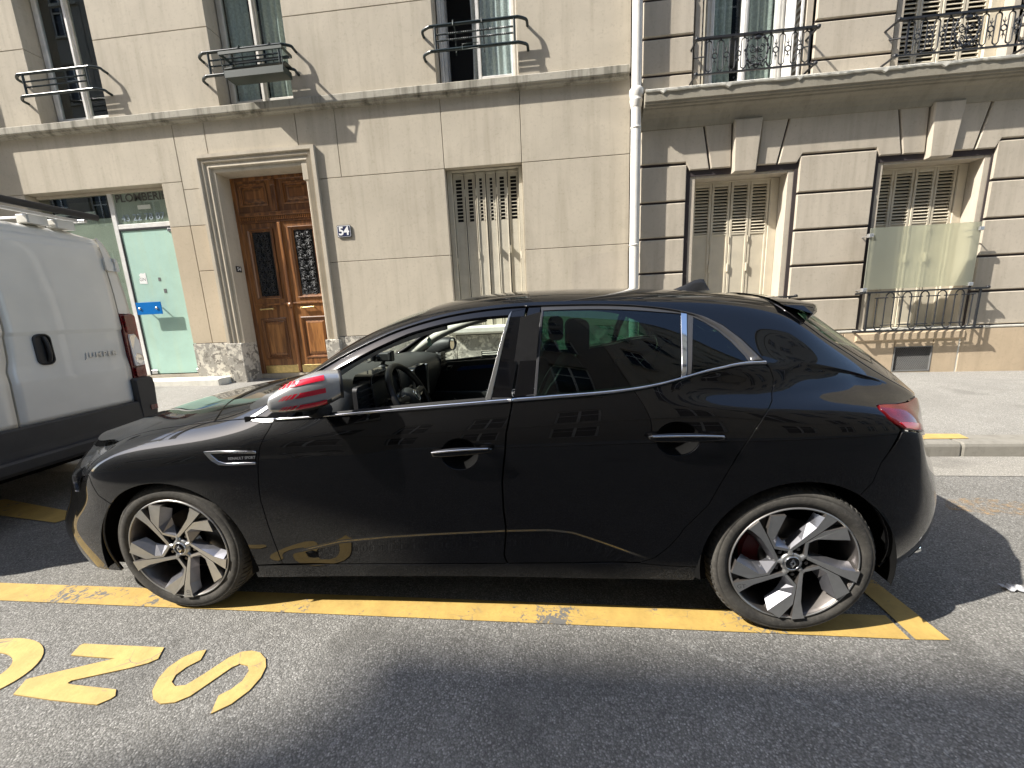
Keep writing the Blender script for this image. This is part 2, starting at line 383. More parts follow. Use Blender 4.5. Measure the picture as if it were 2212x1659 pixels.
    g['m_redlamp'] = M('red_lamp_glass', (.15, .004, .006), .08, var=.35, vscale=22, Coat_Weight=.5, Transmission_Weight=.25)
    g['m_lampin'] = M('lamp_reflector', (.75, .75, .76), .15, 1, var=.1)
    g['m_amber'] = M('orange_lamp', (.70, .22, .03), .2, var=.1)
    g['m_whitelamp'] = M('white_lamp_glass', (.70, .69, .68), .1, var=.1, Coat_Weight=.6)
    g['m_mirrorcap'] = M('silver_mirror_cap', (.46, .46, .455), .26, .55, var=.05, Coat_Weight=.6)
    g['m_redvinyl'] = M('red_vinyl', (.62, .012, .035), .25, var=.05, Coat_Weight=.5)
    g['m_mirror'] = M('mirror_glass', (.75, .78, .78), .02, 1, var=0)
    # van
    g['m_van'] = M('white_van_paint', (.72, .70, .64), .35, var=.05, vscale=3, Coat_Weight=.5)
    g['m_vangrey'] = M('grey_bumper_plastic', (.035, .035, .036), .55, var=.15, bump=.1)
    # frosted guard glass
    b = N('frosted_guard_glass'); p = b.pos
    tr = b.n('ShaderNodeBsdfTransparent'); tr.inputs[0].default_value = (.92, .95, .88, 1)
    rf = b.n('ShaderNodeBsdfRefraction'); rf.inputs['Color'].default_value = (.90, .93, .85, 1); rf.inputs['Roughness'].default_value = .28; rf.inputs['IOR'].default_value = 1.12
    di = b.n('ShaderNodeBsdfDiffuse'); di.inputs[0].default_value = (.56, .58, .49, 1)
    tl = b.n('ShaderNodeBsdfTranslucent'); tl.inputs[0].default_value = (.45, .52, .38, 1)
    m1 = b.n('ShaderNodeMixShader'); m1.inputs[0].default_value = .8; b.l(tr.outputs[0], m1.inputs[1]); b.l(rf.outputs[0], m1.inputs[2])
    m2 = b.n('ShaderNodeMixShader'); m2.inputs[0].default_value = .26; b.l(m1.outputs[0], m2.inputs[1]); b.l(di.outputs[0], m2.inputs[2])
    g['m_guard'] = b.done(m2.outputs[0])
    # clothing
    g['m_trousers'] = M('maroon_trousers', (.16, .035, .045), .85, var=.2, vscale=20, bump=.3, bscale=40)
    g['m_jacket'] = M('dark_jacket', (.015, .016, .02), .8, bump=.3, bscale=30)
    g['m_skin'] = M('skin', (.42, .25, .18), .5)
    g['m_hair'] = M('dark_hair', (.02, .014, .01), .6)
    g['m_shoe'] = M('pale_shoe', (.35, .34, .33), .6)
    g['m_phone'] = M('phone_black', (.01, .01, .01), .2)
build_materials()

# ---------------------------------------------------------------- street
def gz(x): return -SLOPE*x
def sheet(name, pts, mat, lift=.004, parent=None, th=0):
    """flat sheet on the road from plan points"""
    mb = MB(); n = len(pts)
    a = sum(pts[i][0]*pts[(i+1) % n][1]-pts[(i+1) % n][0]*pts[i][1] for i in range(n))
    if a < 0: pts = pts[::-1]
    mb.add([(x, y, gz(x)+lift) for x, y in pts], [tuple(range(n))])
    return mb.build(name, mat, parent)
def wall_foot(x): return .105-.0157*(x-7.18)
mb = MB()
for i in range(24):
    x0 = -60+5*i; x1 = x0+5
    mb.add([(x0, -5.3, gz(x0)), (x1, -5.3, gz(x1)), (x1, 1.60, gz(x1)), (x0, 1.60, gz(x0))], [(0, 1, 2, 3)])
tag(mb.build('road', m_road), kind='structure')
mb = MB()
for i in range(60):
    x0 = -60+2*i; x1 = x0+2; w0 = .012*math.sin(x0*1.7); w1 = .012*math.sin(x1*1.7)
    mb.add([(x0, 1.57+w0, gz(x0)+.004), (x1, 1.57+w1, gz(x1)+.004), (x1, 2.06, gz(x1)-.004), (x0, 2.06, gz(x0)-.004)], [(0, 1, 2, 3)])
tag(mb.build('gutter', m_gutter), kind='structure')
mb = MB(); xs = [-60, -30, -15]+[-10+i for i in range(26)]+[25, 40, 60]; V = [0, .08, .35, .7, 1]
for i in range(len(xs)-1):
    for j in range(4):
        q = []
        for x, v in ((xs[i], V[j]), (xs[i+1], V[j]), (xs[i+1], V[j+1]), (xs[i], V[j+1])):
            z0 = gz(x)+.116; z1 = wall_foot(x); q.append((x, 2.20+v*3.3, z0+(z1-z0)*min(1, v*1.14)))
        mb.add(q, [(0, 1, 2, 3)], True)
tag(mb.build('sidewalk', m_walk), kind='structure')
kerb = tag(MB().box(-60, 60, 2.10, 2.2, -1.2, -.9).build('kerb', m_kerb), kind='structure')
x = -10.3; k = 0; rr = random.Random(3)
while x < 12:
    L = 1.02+.16*rr.random(); x1 = x+L
    if abs(x1-5.2) < .55: x1 = 5.225
    j = .006*rr.random()
    b = .014; mb = MB(); a, c = x+.006, x1-.006
    def pz(xx, z): return gz(xx)+z
    prof = [(1.985+j, -.10), (1.975+j, .0), (1.978+j, .085), (1.985+j, .106), (2.0+j, .118), (2.195, .120), (2.195, -.10)]
    vs = [(xx, y, pz(xx, z)) for xx in (a, a+b, c-b, c) for y, z in [(y+(.006 if xx in (a, c) and y < 2.1 else 0), z-(.004 if xx in (a, c) and z > .05 else 0)) for y, z in prof]]
    n = len(prof); fs = [(s*n+i, s*n+(i+1) % n, (s+1)*n+(i+1) % n, (s+1)*n+i) for s in range(3) for i in range(n)]
    fs += [tuple(range(n))[::-1], tuple(range(3*n, 4*n))]
    mb.add(vs, fs); mb.build('kerb_stone', m_kerb, kerb, fix=True); x = x1
# delivery-bay paint
tag(sheet('bay_line', [(-14, .020), (-6, .020), (-1.05, .021), (.81, .016), (3.135, .004), (3.143, .128), (.8, .137), (-1.2, .140), (-14, .140)], m_yellow), kind='structure')
tag(sheet('bay_end_line', [(3.156, .004), (3.285, .009), (3.27, .36), (3.25, 1.55), (3.13, 1.55), (3.165, .20)], m_yellow), kind='structure')
tag(sheet('bay_divider_line', [(-2.75, .93), (-2.28, .80), (-1.72, .72), (-1.66, .83), (-1.8, .87), (-2.62, 1.04)], m_yellow), kind='structure')
mb = MB(); q = [(5.03, 2.075), (5.37, 2.085), (5.41, 2.21), (5.15, 2.215), (4.3, 2.215), (4.3, 2.075)]
mb.add([(x, y, gz(x)+.124+(0 if y > 2.0 else 0)) for x, y in q], [tuple(range(len(q)))])
tag(mb.build('kerb_paint_line', m_letter), kind='structure')
def letter(name, pts, label, holes=None):
    pts = smooth_path(pts+[pts[0]], 3)[:-1] if holes else pts
    mb = MB(); mb.prism(pts, .001, .0055, 'xy')
    mb.v = [(x, y, z+gz(x)) for x, y, z in mb.v]
    return tag(mb.build(name, m_letter), label, 'road lettering', 'yellow letters painted on the road')
letter('painted_letter', [(-.284, -.251), (-.304, -.205), (-.296, -.196), (.079, -.195), (.107, -.247), (.085, -.268), (.03, -.293), (-.142, -.355), (-.145, -.366), (-.12, -.370), (.077, -.378), (.100, -.400), (.096, -.412), (.069, -.435), (-.125, -.429), (-.299, -.418), (-.33, -.36), (-.296, -.345), (-.21, -.31), (-.076, -.256)],
       'yellow letter N painted on the asphalt, middle one between two rounded letters')
S = [(.272, -.196), (.29, -.242), (.262, -.275), (.25, -.31), (.262, -.338), (.292, -.353), (.329, -.347), (.36, -.30), (.40, -.225), (.43, -.198), (.47, -.190), (.512, -.197), (.555, -.222), (.583, -.257), (.595, -.30), (.590, -.352), (.562, -.404), (.517, -.440), (.490, -.378), (.518, -.352), (.534, -.318), (.528, -.278), (.505, -.256), (.468, -.250), (.446, -.268), (.42, -.318), (.385, -.385), (.35, -.410), (.301, -.418), (.255, -.402), (.222, -.375), (.195, -.325), (.188, -.282), (.206, -.236), (.235, -.208)]
letter('painted_letter', S, 'yellow letter S painted on the asphalt below the front wheel')
outer = arc(-.62, -.345, .255, 0, 360, 40, .16)[:-1]; inner = arc(-.62, -.345, .155, 360, 0, 40, .088)[:-1]
mb = MB(); n = 40
vs = [(x, y, gz(x)+z) for P, z in ((outer, .0055), (inner, .0055), (outer, .001), (inner, .001)) for x, y in P]
inr = [inner[(-i) % n] for i in range(n)]
vs = [(x, y, gz(x)+z) for P, z in ((outer, .0055), (inr, .0055), (outer, .001), (inr, .001)) for x, y in P]
fs = []
for i in range(n):
    j = (i+1) % n; fs += [(i, j, n+j, n+i), (2*n+i, 2*n+j, j, i), (n+i, n+j, 3*n+j, 3*n+i)]
mb.add(vs, fs); tag(mb.build('painted_letter', m_letter), 'yellow letter O painted on the asphalt, cut by the left edge', 'road lettering', 'yellow letters painted on the road')
# pale scuff marks and litter
b = N('chalky_scuff'); p = b.pos
tr = b.n('ShaderNodeBsdfTransparent'); df = b.bsdf((.36, .35, .32), .95)
mx = b.n('ShaderNodeMixShader'); b.l(b.ramp(b.noise(p, 60, 4, .7), [(.46, 0), (.62, .85)]), mx.inputs[0]); b.l(tr.outputs[0], mx.inputs[1]); b.l(df, mx.inputs[2])
m_scuff = b.done(mx.outputs[0])
def scuff(pts, w, z=.003):
    P = smooth_path(pts, 6); mb = MB(); L = []; R = []
    for i, q in enumerate(P):
        a = np.array(P[max(i-1, 0)]); c = np.array(P[min(i+1, len(P)-1)]); d = (c-a)/max(np.linalg.norm(c-a), 1e-9)
        ww = w*(.35+.65*min(1, i/6)); n_ = np.array([-d[1], d[0]])*ww
        L.append(np.array(q)+n_); R.append(np.array(q)-n_)
    vs = [(a[0], a[1], gz(a[0])+z) for a in L+R]; n = len(L)
    mb.add(vs, [(i, n+i, n+i+1, i+1) for i in range(n-1)][::1]); mb.f = [f[::-1] for f in mb.f]
    tag(mb.build('scuff_mark', m_scuff, fix=False), kind='structure')
scuff([(2.18, -.045), (2.21, -.05), (2.39, -.15), (2.52, -.26), (2.62, -.36), (2.70, -.45), (2.85, -.68)], .012)
scuff([(2.38, -.14), (2.59, -.22), (2.67, -.28), (2.79, -.36), (2.92, -.45), (3.1, -.62)], .011)
scuff([(2.49, -.07), (2.61, -.20), (2.66, -.25)], .006, .0035)
scuff([(3.0, -.12), (3.2, -.24), (3.35, -.30)], .008); scuff([(3.05, -.30), (3.3, -.34), (3.6, -.36)], .007)
scuff([(3.2, -.05), (3.35, -.09), (3.42, -.14)], .012)
b = N('rusty_spill'); p = b.pos
tr = b.n('ShaderNodeBsdfTransparent'); df = b.bsdf((.40, .27, .14), .95)
mx = b.n('ShaderNodeMixShader'); b.l(b.ramp(b.noise(p, 26, 5, .75), [(.47, 0), (.66, .7)]), mx.inputs[0]); b.l(tr.outputs[0], mx.inputs[1]); b.l(df, mx.inputs[2])
sheet_ = tag(sheet('rust_stain', [(4.55+.28*math.cos(t*.7)*(1+.2*math.sin(3*t)), 1.10+.12*math.sin(t*.7)) for t in range(9)], b.done(mx.outputs[0]), .003), kind='structure')
rr = random.Random(5); mb = MB(); n = 7
vs = [(3.80+.085*i/n, .285+.045*j/4+.015*rr.random(), gz(3.85)+.006+.012*rr.random()) for i in range(n+1) for j in range(5)]
mb.add(vs, [(i*5+j, (i+1)*5+j, (i+1)*5+j+1, i*5+j+1) for i in range(n) for j in range(4)])
tag(mb.build('litter_scrap', M('dull_wrapper', (.42, .42, .43), .5)), 'small crumpled pale wrapper lying on the road behind the car', 'litter')

# ---------------------------------------------------------------- left building: painted render, number 54
YF = 5.10
BL = thing('rendered_building', 'beige rendered apartment building with brown double door and grey window bars', 'building')
def panel_wall(x0, x1, z0, z1, mat=None, y0=YF, y1=YF+.36, name='wall_panel', par=None, g=.0045):
    return MB().bbox(x0+g, x1-g, y0, y1, z0+g, z1-g, .004).build(name, mat or m_wallL, par or BL)
MB().box(-7.4, 3.08, YF+.37, YF+.42, -.3, 18).build('core_wall', m_gap, BL).hide_render = False
BL.children[0].name = 'core_wall'
# the core is only behind the panels' joints: openings are cut by building it in strips
bpy.data.objects.remove(BL.children[0])
def core(x0, x1, z0, z1): MB().box(x0, x1, YF+.02, YF+.35, z0, z1).build('core_wall', m_gap, BL)
G1 = 4.66
for q in [(-8.18, -4.353, 3.73, G1), (-4.74, -4.353, 3.02, 3.73), (-4.353, -3.79, 3.60, G1), (-4.353, -4.0, 3.02, 3.60), (-3.79, -2.20, 4.07, G1), (-2.20, -1.535, 3.60, G1),
          (-1.535, .183, 3.60, G1), (-1.94, .183, 2.28, 3.60), (-1.94, .183, 1.02, 2.28), (.183, 1.418, 3.60, G1), (1.418, 3.07, 3.60, G1), (1.418, 3.07, 2.295, 3.60),
          (1.418, 3.07, 1.02, 2.295)]: panel_wall(*q)
panel_wall(-3.79, -3.985, 3.60, 4.07) if 0 else None
for q in [(-4.74, -4.353, 1.0, 3.02), (-4.353, -4.0, 2.265, 3.02), (-4.353, -4.0, 1.0, 2.265)]: panel_wall(*q, mat=m_wallLow)
for q in [(-4.74, -4.0, .1, 1.0), (-1.94, .183, -.1, 1.02), (.183, 1.418, -.1, .96), (1.418, 3.07, -.1, 1.02)]: panel_wall(*q, mat=m_peel, y0=YF-.012)
for q in [(-8.1, -4.8, 3.78, 18), (-4.7, -4.02, .2, 18), (-3.95, -2.0, 4.12, 18), (-1.9, .15, .2, 4.72), (1.45, 3.0, .2, 4.72), (.22, 1.4, 3.65, 4.72), (.22, 1.4, .1, .9)]:
    core(q[0], q[1], q[2], min(q[3], 4.72))
MB().add([(2.15, YF-.003, 1.75), (2.32, YF-.003, 1.30), (3.05, YF-.003, 1.30), (3.05, YF-.003, 2.20), (2.55, YF-.003, 2.17), (2.2, YF-.003, 2.07)], [(0, 1, 2, 3, 4, 5)]).build('cement_patch', m_wallLow if 0 else m_stone, BL)
panel_wall(-8.18, -7.40, -.1, 3.73)
# upper floors
WX = [(-6.71, -5.45), (-3.44, -2.185), (.16, 1.42)]
for fl in range(4):
    zb = 4.70+fl*3.25; zo = 4.80+fl*3.25; zt = zo+2.2; ztop = 4.70+(fl+1)*3.25; zj = zb+1.22
    cuts = [-8.18]+[v for w in WX for v in w]+[3.07]
    for i in range(0, len(cuts), 2):
        for a, c in ((zb, zj), (zj, zj+1.1), (zj+1.1, ztop)): panel_wall(cuts[i], cuts[i+1], a, c)
        MB().box(cuts[i]+.03, cuts[i+1]-.03, YF+.02, YF+.35, zb, ztop).build('core_wall', m_gap, BL)
    for a, c in WX:
        panel_wall(a, c, zt, ztop); panel_wall(a, c, zb, zo)
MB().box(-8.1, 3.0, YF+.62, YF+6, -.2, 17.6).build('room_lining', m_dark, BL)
for q in ((-8.18, YF+.3, -8.1), (3.0, YF+.3, 3.07)): MB().box(q[0], q[2], YF+.36, YF+6, -.2, 17.7).build('end_wall', m_wallL, BL)
MB().box(-8.18, 3.07, YF, YF+6, 17.7, 17.95).build('roof_slab', m_cornL, BL)
# string course under the first-floor windows
mb = MB(); x0, x1 = -8.18, 3.03
prof = [(YF+.05, 4.60), (YF-.012, 4.60), (YF-.025, 4.615), (YF-.060, 4.622), (YF-.066, 4.645), (YF-.088, 4.650), (YF-.092, 4.662), (YF-.092, 4.752), (YF-.084, 4.762), (YF+.05, 4.800)]
mb.prism(prof, x0, x1, 'yz'); mb.build('string_course', m_cornL, BL, fix=True)
# --- windows of the first floor
def casement_window(x0, x1, z0, z1, kind, par, yw=YF+.25, mats=None, name='window'):
    fr, cur = mats
    w = empty(name, par)
    mb = MB(); t = .055; xm = (x0+x1)/2
    for a, c in ((x0, x0+t), (x1-t, x1)): mb.bbox(a, c, yw, yw+.07, z0, z1, .008)
    mb.bbox(x0, x1, yw, yw+.07, z0, z0+.075, .008); mb.bbox(x0, x1, yw, yw+.07, z1-t, z1, .008)
    mb.build('window_frame', fr, w)
    def leaf(a, c, y=yw-.012):
        l = MB()
        for p, q in ((a, a+.06), (c-.06, c)): l.bbox(p, q, y, y+.05, z0+.06, z1-.04, .010)
        l.bbox(a+.06, c-.06, y+.002, y+.05, z0+.06, z0+.16, .010); l.bbox(a+.06, c-.06, y+.002, y+.05, z1-.11, z1-.04, .010)
        l.build('casement', fr, w)
        MB().box(a+.06, c-.06, y+.025, y+.031, z0+.16, z1-.11).build('pane', m_winglass, w)
    def drape(a, c, n, y=yw+.09, amp=.016):
        MB().grid(lambda u, v: (a+(c-a)*u, y+amp*math.sin(u*n*6.283+.8*math.sin(v*3))+.006*math.sin(u*37), z0+.08+(z1-z0-.1)*v), n*10, 6, True).build('curtain', cur, w)
    if kind == 'open':       # left casement swung inwards, dark room behind
        leaf(xm-.02, x1-.04); drape(xm+.04, x1-.06, 5)
        l = MB(); xx = x0+.06
        for p, q in ((yw+.05, yw+.10), (yw+.22, yw+.27)): l.box(xx, xx+.05, p, q, z0+.06, z1-.04)
        l.build('casement', fr, w)
        MB().box(xx+.022, xx+.028, yw+.10, yw+.22, z0+.12, z1-.1).build('pane', m_winglass, w)
        MB().grid(lambda u, v: (xm-.10+.05*u+.02*math.sin(v*5), yw+.02+.12*u, z0+.06+(z1-z0)*v), 4, 8).build('curtain', m_lace, w)
    else:
        leaf(x0+.045, xm+.015); leaf(xm-.005, x1-.045, yw-.016)
        MB().bbox(xm-.028, xm+.028, yw-.040, yw-.014, z0+.06, z1-.04, .010).build('meeting_stile', fr, w)
        if kind == 'curtain': drape(x0+.09, xm-.14, 3); drape(xm+.05, x1-.09, 4)
        elif kind == 'pair': drape(x0+.09, x1-.09, 6)
    MB().box(x0, x1, yw+.07, yw+.30, z0-.02, z0+.005).build('window_board', fr, w)
    return w
for fl in range(4):
    zo = 4.80+fl*3.25; zt = zo+2.2
    for k, (a, c) in enumerate(WX):
        casement_window(a+.012, c-.012, zo+.012, zt-.012, ['none', 'curtain', 'open'][k] if fl == 0 else 'pair', BL, mats=(m_framew if k != 1 else m_frame, m_lace if k == 2 else m_curt))
MB().box(-6.69, -5.47, YF+.10, YF+.27, 4.80, 4.825).build('window_sill', m_white, BL)
# --- tubular window bars
def window_bar(x0, x1, par):
    R = empty('window_guard', par); ya = 4.95; e = .15
    for z, nm in ((5.467, 'top_rail'), (5.150, 'bottom_rail')):
        P = [(x0-e, YF+.02, z-.03), (x0-e, YF-.06, z-.02), (x0-e+.02, ya+.06, z), (x0-.03, ya+.005, z), (x0+.05, ya, z), ((x0+x1)/2, ya, z), (x1-.05, ya, z), (x1+.03, ya+.005, z), (x1+e-.02, ya+.06, z), (x1+e, YF-.06, z-.02), (x1+e, YF+.02, z-.03)]
        MB().tube(smooth_path(P, 5), .021, 10).build(nm, m_rail, R)
    for xx in (x0+.06, x1-.035):
        MB().tube([(xx, ya, 5.15), (xx, ya, 5.467)], .017, 8).build('upright', m_rail, R)
    for z in (5.275, 5.355):
        mb = MB(); n = 120; xs = [x0+.06+(x1-x0-.095)*i/n for i in range(n+1)]
        vs = []; fs = []
        for i, xx in enumerate(xs):
            a = i*.55
            for k in range(4): vs.append((xx, ya+.013*math.cos(a+k*math.pi/2), z+.013*math.sin(a+k*math.pi/2)))
        for i in range(n):
            for k in range(4): fs.append((i*4+k, i*4+(k+1) % 4, (i+1)*4+(k+1) % 4, (i+1)*4+k))
        mb.add(vs, fs).build('twisted_rod', m_rail, R)
    return R
for a, c in WX: window_bar(a, c, BL)
# upper floors carry the same bars as one light copy each
first = [o for o in BL.children if o.name.startswith('window_guard')]
for fl in range(1, 3):
    for g_ in first:
        e = empty('window_guard', BL, (0, 0, 3.25*fl))
        for ch in g_.children:
            c = ch.copy(); COL.objects.link(c); c.parent = e
# --- door
mb = MB(); zb = .98
rings = [(-4.02, -1.925, 4.10, YF-.055), (-3.965, -1.985, 4.045, YF-.055), (-3.955, -1.995, 4.035, YF-.020), (-3.90, -2.045, 3.985, YF-.035), (-3.885, -2.055, 3.970, YF-.005), (-3.82, -2.095, 3.905, YF-.018), (-3.805, -2.105, 3.890, YF+.012), (-3.765, -2.135, 3.850, YF+.006), (-3.735, -2.150, 3.825, YF+.012), (-3.735, -2.150, 3.825, YF+.32)]
rings = [(-4.02, -1.925, 4.10, YF+.03)]+rings
vs = []
for a, c, zt, y in rings: vs += [(a, y, zb), (a, y, zt), (c, y, zt), (c, y, zb)]
fs = []
for i in range(len(rings)-1):
    for k in range(3): fs.append((i*4+k, i*4+k+1, (i+1)*4+k+1, (i+1)*4+k))
mb.add(vs, fs).build('door_surround', m_wallL, BL, fix=True)
for a, c in ((-4.05, -3.735), (-2.150, -1.89)):
    MB().bbox(a, c, YF-.075, YF+.32, .1, zb, .012).build('plinth_block', m_peel, BL)
D = empty('entrance_door', BL); yd = YF+.30
MB().box(-3.74, -2.14, YF+.30, YF+.55, .15, .36).build('threshold', m_stone, D)
mb = MB()
mb.bbox(-3.74, -3.655, yd, yd+.08, .36, 3.83, .01); mb.bbox(-2.215, -2.14, yd, yd+.08, .36, 3.83, .01); mb.bbox(-3.655, -2.215, yd, yd+.08, 3.76, 3.83, .01)
mb.build('door_frame', m_oak, D)
def raised_panel(x0, x1, z0, z1, y, par, mat=None, inner=None):
    """moulded frame stepping in to a raised field"""
    R = [(0, y-.016), (.012, y-.022), (.030, y-.018), (.040, y+.004), (.062, y+.010), (.075, y+.002), (.115, y-.010), (.125, y-.010)]
    vs = []; fs = []
    for d, yy in R: vs += [(x0+d, yy, z0+d), (x1-d, yy, z0+d), (x1-d, yy, z1-d), (x0+d, yy, z1-d)]
    for i in range(len(R)-1):
        for k in range(4): fs.append((i*4+k, i*4+(k+1) % 4, (i+1)*4+(k+1) % 4, (i+1)*4+k))
    MB().add(vs, fs).build('door_moulding', mat or m_oak, par, fix=True)
    n = (len(R)-1)*4; MB().add(vs[n:n+4], [(0, 1, 2, 3)]).build('door_panel', inner or m_oakp, par)
def frame_with_holes(x0, x1, z0, z1, holes, y0, y1, name, mat, par):
    xs = sorted({x0, x1}|{h[0] for h in holes}|{h[1] for h in holes}); zs = sorted({z0, z1}|{h[2] for h in holes}|{h[3] for h in holes})
    mb = MB()
    for i in range(len(xs)-1):
        for j in range(len(zs)-1):
            cx, cz = (xs[i]+xs[i+1])/2, (zs[j]+zs[j+1])/2
            if not any(h[0] < cx < h[1] and h[2] < cz < h[3] for h in holes): mb.box(xs[i], xs[i+1], y0, y1, zs[j], zs[j+1])
    o = mb.build(name, mat, par)
    bm = bmesh.new(); bm.from_mesh(o.data); bmesh.ops.remove_doubles(bm, verts=bm.verts, dist=1e-5)
    seen = {}
    for f in bm.faces: seen.setdefault(tuple(round(v, 4) for v in f.calc_center_median()), []).append(f)
    bmesh.ops.delete(bm, geom=[f for v in seen.values() if len(v) > 1 for f in v], context='FACES_ONLY'); bm.to_mesh(o.data); bm.free(); return o
TP = [(-3.62, -3.085, 3.345, 3.72), (-2.80, -2.27, 3.345, 3.72)]
frame_with_holes(-3.655, -2.215, 3.235, 3.76, TP, yd+.012, yd+.06, 'transom', m_oak, D)
for h in TP: raised_panel(*h, yd+.02, D)
MB().bbox(-2.975, -2.915, yd-.018, yd+.02, 3.24, 3.70, .008).build('transom_post', m_oak, D)
MB().bbox(-2.99, -2.90, yd-.030, yd+.02, 3.66, 3.76, .012).build('transom_bracket', m_oak, D)
mb = MB(); mb.bbox(-3.655, -2.215, yd-.035, yd+.05, 3.17, 3.235, .012); mb.bbox(-3.655, -2.215, yd-.012, yd+.05, 3.07, 3.17, .006); mb.build('transom_bar', m_oak, D, fix=False)
mb = MB()
for i in range(40): mb.box(-3.64+i*.0355, -3.622+i*.0355, yd-.028, yd-.01, 3.105, 3.16)
tag(mb.build('dentil_row', m_oak, D), kind='stuff')
m_glassdoor = M('dark_door_glass', (.012, .013, .014), .12, var=.1)
def scroll(cx, cz, r, s=1, turns=1.35, a0=0, n=18): return [(cx+s*r*(1-.72*i/n)*math.cos(a0+turns*6.283*i/n), cz+r*(1-.72*i/n)*math.sin(a0+turns*6.283*i/n)) for i in range(n+1)]
def ironwork(x0, x1, z0, z1, y, par):
    mb = MB(); xm = (x0+x1)/2; w = (x1-x0)/2
    def add(P, r=.0065): mb.tube([(a, y, b) for a, b in P], r, 5, cap=False)
    h = (z1-z0)/6
    for k in range(6):
        zc = z0+h*(k+.5)
        for s in (-1, 1):
            add(scroll(xm+s*w*.52, zc+h*.16, w*.42, s, 1.4, 1.2)); add(scroll(xm+s*w*.5, zc-h*.26, w*.34, s, 1.3, -1.9))
            add(smooth_path([(xm+s*.02, zc-h*.5), (xm+s*w*.86, zc-h*.1), (xm+s*w*.1, zc+h*.2), (xm+s*w*.85, zc+h*.5)], 6), .005)
        add(arc(xm, zc, w*.2, 0, 360, 14)); mb.ell((xm, y-.004, zc), .018, .012, .03, 8, 6)
        for s in (-1, 1): mb.ell((xm+s*w*.52, y-.004, zc+h*.16), .022, .012, .022, 8, 6)
    mb.build('ironwork', m_iron, par)
for i, (a, c) in enumerate(((-3.655, -2.945), (-2.925, -2.215))):
    sx0, sx1 = ((-3.58, -3.07), (-2.79, -2.27))[i]
    L = empty('door_leaf', D) if 0 else D
    frame_with_holes(a, c, .37, 3.065, [(sx0, sx1, 1.74, 2.975), (sx0, sx1, .63, 1.40)], yd+.006, yd+.055, 'door_leaf', m_oak, D)
    R = [(0, yd-.008), (.014, yd-.016), (.030, yd-.012), (.045, yd+.012), (.075, yd+.018), (.082, yd+.034)]
    vs = []; fs = []
    for d, yy in R: vs += [(sx0+d, yy, 1.74+d*.75), (sx1-d, yy, 1.74+d*.75), (sx1-d, yy, 2.975-d*.75), (sx0+d, yy, 2.975-d*.75)]
    for j in range(len(R)-1):
        for k in range(4): fs.append((j*4+k, j*4+(k+1) % 4, (j+1)*4+(k+1) % 4, (j+1)*4+k))
    MB().add(vs, fs).build('glazing_bead', m_oak, D, fix=True)
    MB().box(sx0+.07, sx1-.07, yd+.032, yd+.04, 1.79, 2.92).build('door_glass', m_glassdoor, D)
    ironwork(sx0+.085, sx1-.085, 1.81, 2.905, yd+.018, D)
    raised_panel(sx0, sx1, .63, 1.40, yd+.016, D)
    MB().bbox(a+.03, c-.02, yd-.004, yd+.01, .365, .51, .003).build('kick_plate', m_brass, D)
    MB().bbox(a+.02, c-.02, yd-.014, yd+.01, 1.63, 1.665, .006).build('rail_moulding', m_oak, D)
    hx0, hx1 = ((-3.53, -3.26), (-2.73, -2.47))[i]
    mb = MB(); mb.tube([(hx0, yd-.035, 1.56), (hx1, yd-.035, 1.57)], .014, 8)
    for hx in (hx0+.02, hx1-.02): mb.tube([(hx, yd-.035, 1.563), (hx, yd+.008, 1.563)], .009, 6); mb.ell((hx, yd-.035, 1.563), .02, .02, .02, 8, 6)
    mb.build('door_handle', m_brass, D)
MB().bbox(-2.965, -2.905, yd-.028, yd+.02, .40, 3.06, .012).build('meeting_stile', m_oak, D)
MB().lathe([(0, -.03), (.04, -.025), (.05, 0), (.05, .02)], 14, 'y', (-2.935, yd-.02, 1.62)).build('door_knob', m_oak, D)
# --- number signs
t = thing('number_sign', 'navy enamel house number 54 plate on the wall right of the brown door', 'house sign', 'house number plates', (-1.595, YF-.012, 2.762))
MB().prism(rrect(-.122, .122, -.098, .098, .022), .004, -.004).build('sign_backing', m_iron, t)
MB().prism(rrect(-.115, .115, -.090, .090, .022), -.002, -.010).build('sign_rim', m_ltr, t)
MB().prism(rrect(-.106, .106, -.081, .081, .018), -.006, -.0125).build('sign_plate', m_enamel, t)
link('sign_number', text_mesh('54', .185, m_ltr, 'sign_number', .001, bold=.006), t, (0, -.0145, -.002), FRONT)
t = thing('number_sign', 'small black number 54 plate inside the left door reveal', 'house sign', 'house number plates', (-3.728, YF+.16, 2.28), (0, 0, math.pi/2))
MB().box(-.06, .06, -.006, 0, -.05, .05).build('sign_plate', m_iron, t)
link('sign_number', text_mesh('54', .085, m_ltr, 'sign_number', .0005, bold=.002), t, (0, -.008, 0), FRONT)
# --- shop front
S_ = empty('shop_front', BL); ys = YF+.15
mb = MB()
mb.bbox(-5.985, -5.895, ys, ys+.06, .42, 3.72, .006); mb.bbox(-5.895, -4.745, ys+.001, ys+.06, 3.085, 3.165, .006); mb.build('shop_frame', m_framew, S_)
MB().bbox(-7.38, -4.745, ys-.005, ys+.06, 3.685, 3.73, .004).build('shop_header', m_wallL, S_)
MB().box(-5.895, -4.75, ys+.028, ys+.034, 3.165, 3.685).build('transom_pane', m_shopglass, S_)
MB().box(-5.895, -4.75, ys+.036, ys+.042, 3.165, 3.685).build('transom_backing', m_milk, S_)
link('shop_lettering', fit(text_mesh('PLOMBERIE', .20, m_gold, 'shop_lettering', 0, bold=.003), .99, .135), S_, (-5.355, ys+.022, 3.605), FRONT)
link('shop_lettering', fit(text_mesh('43 22 78 87', .17, M('faded_blue_letters', (.24, .30, .34), .6), 'shop_lettering', 0, bold=.002), .86, .115), S_, (-5.39, ys+.022, 3.275), FRONT)
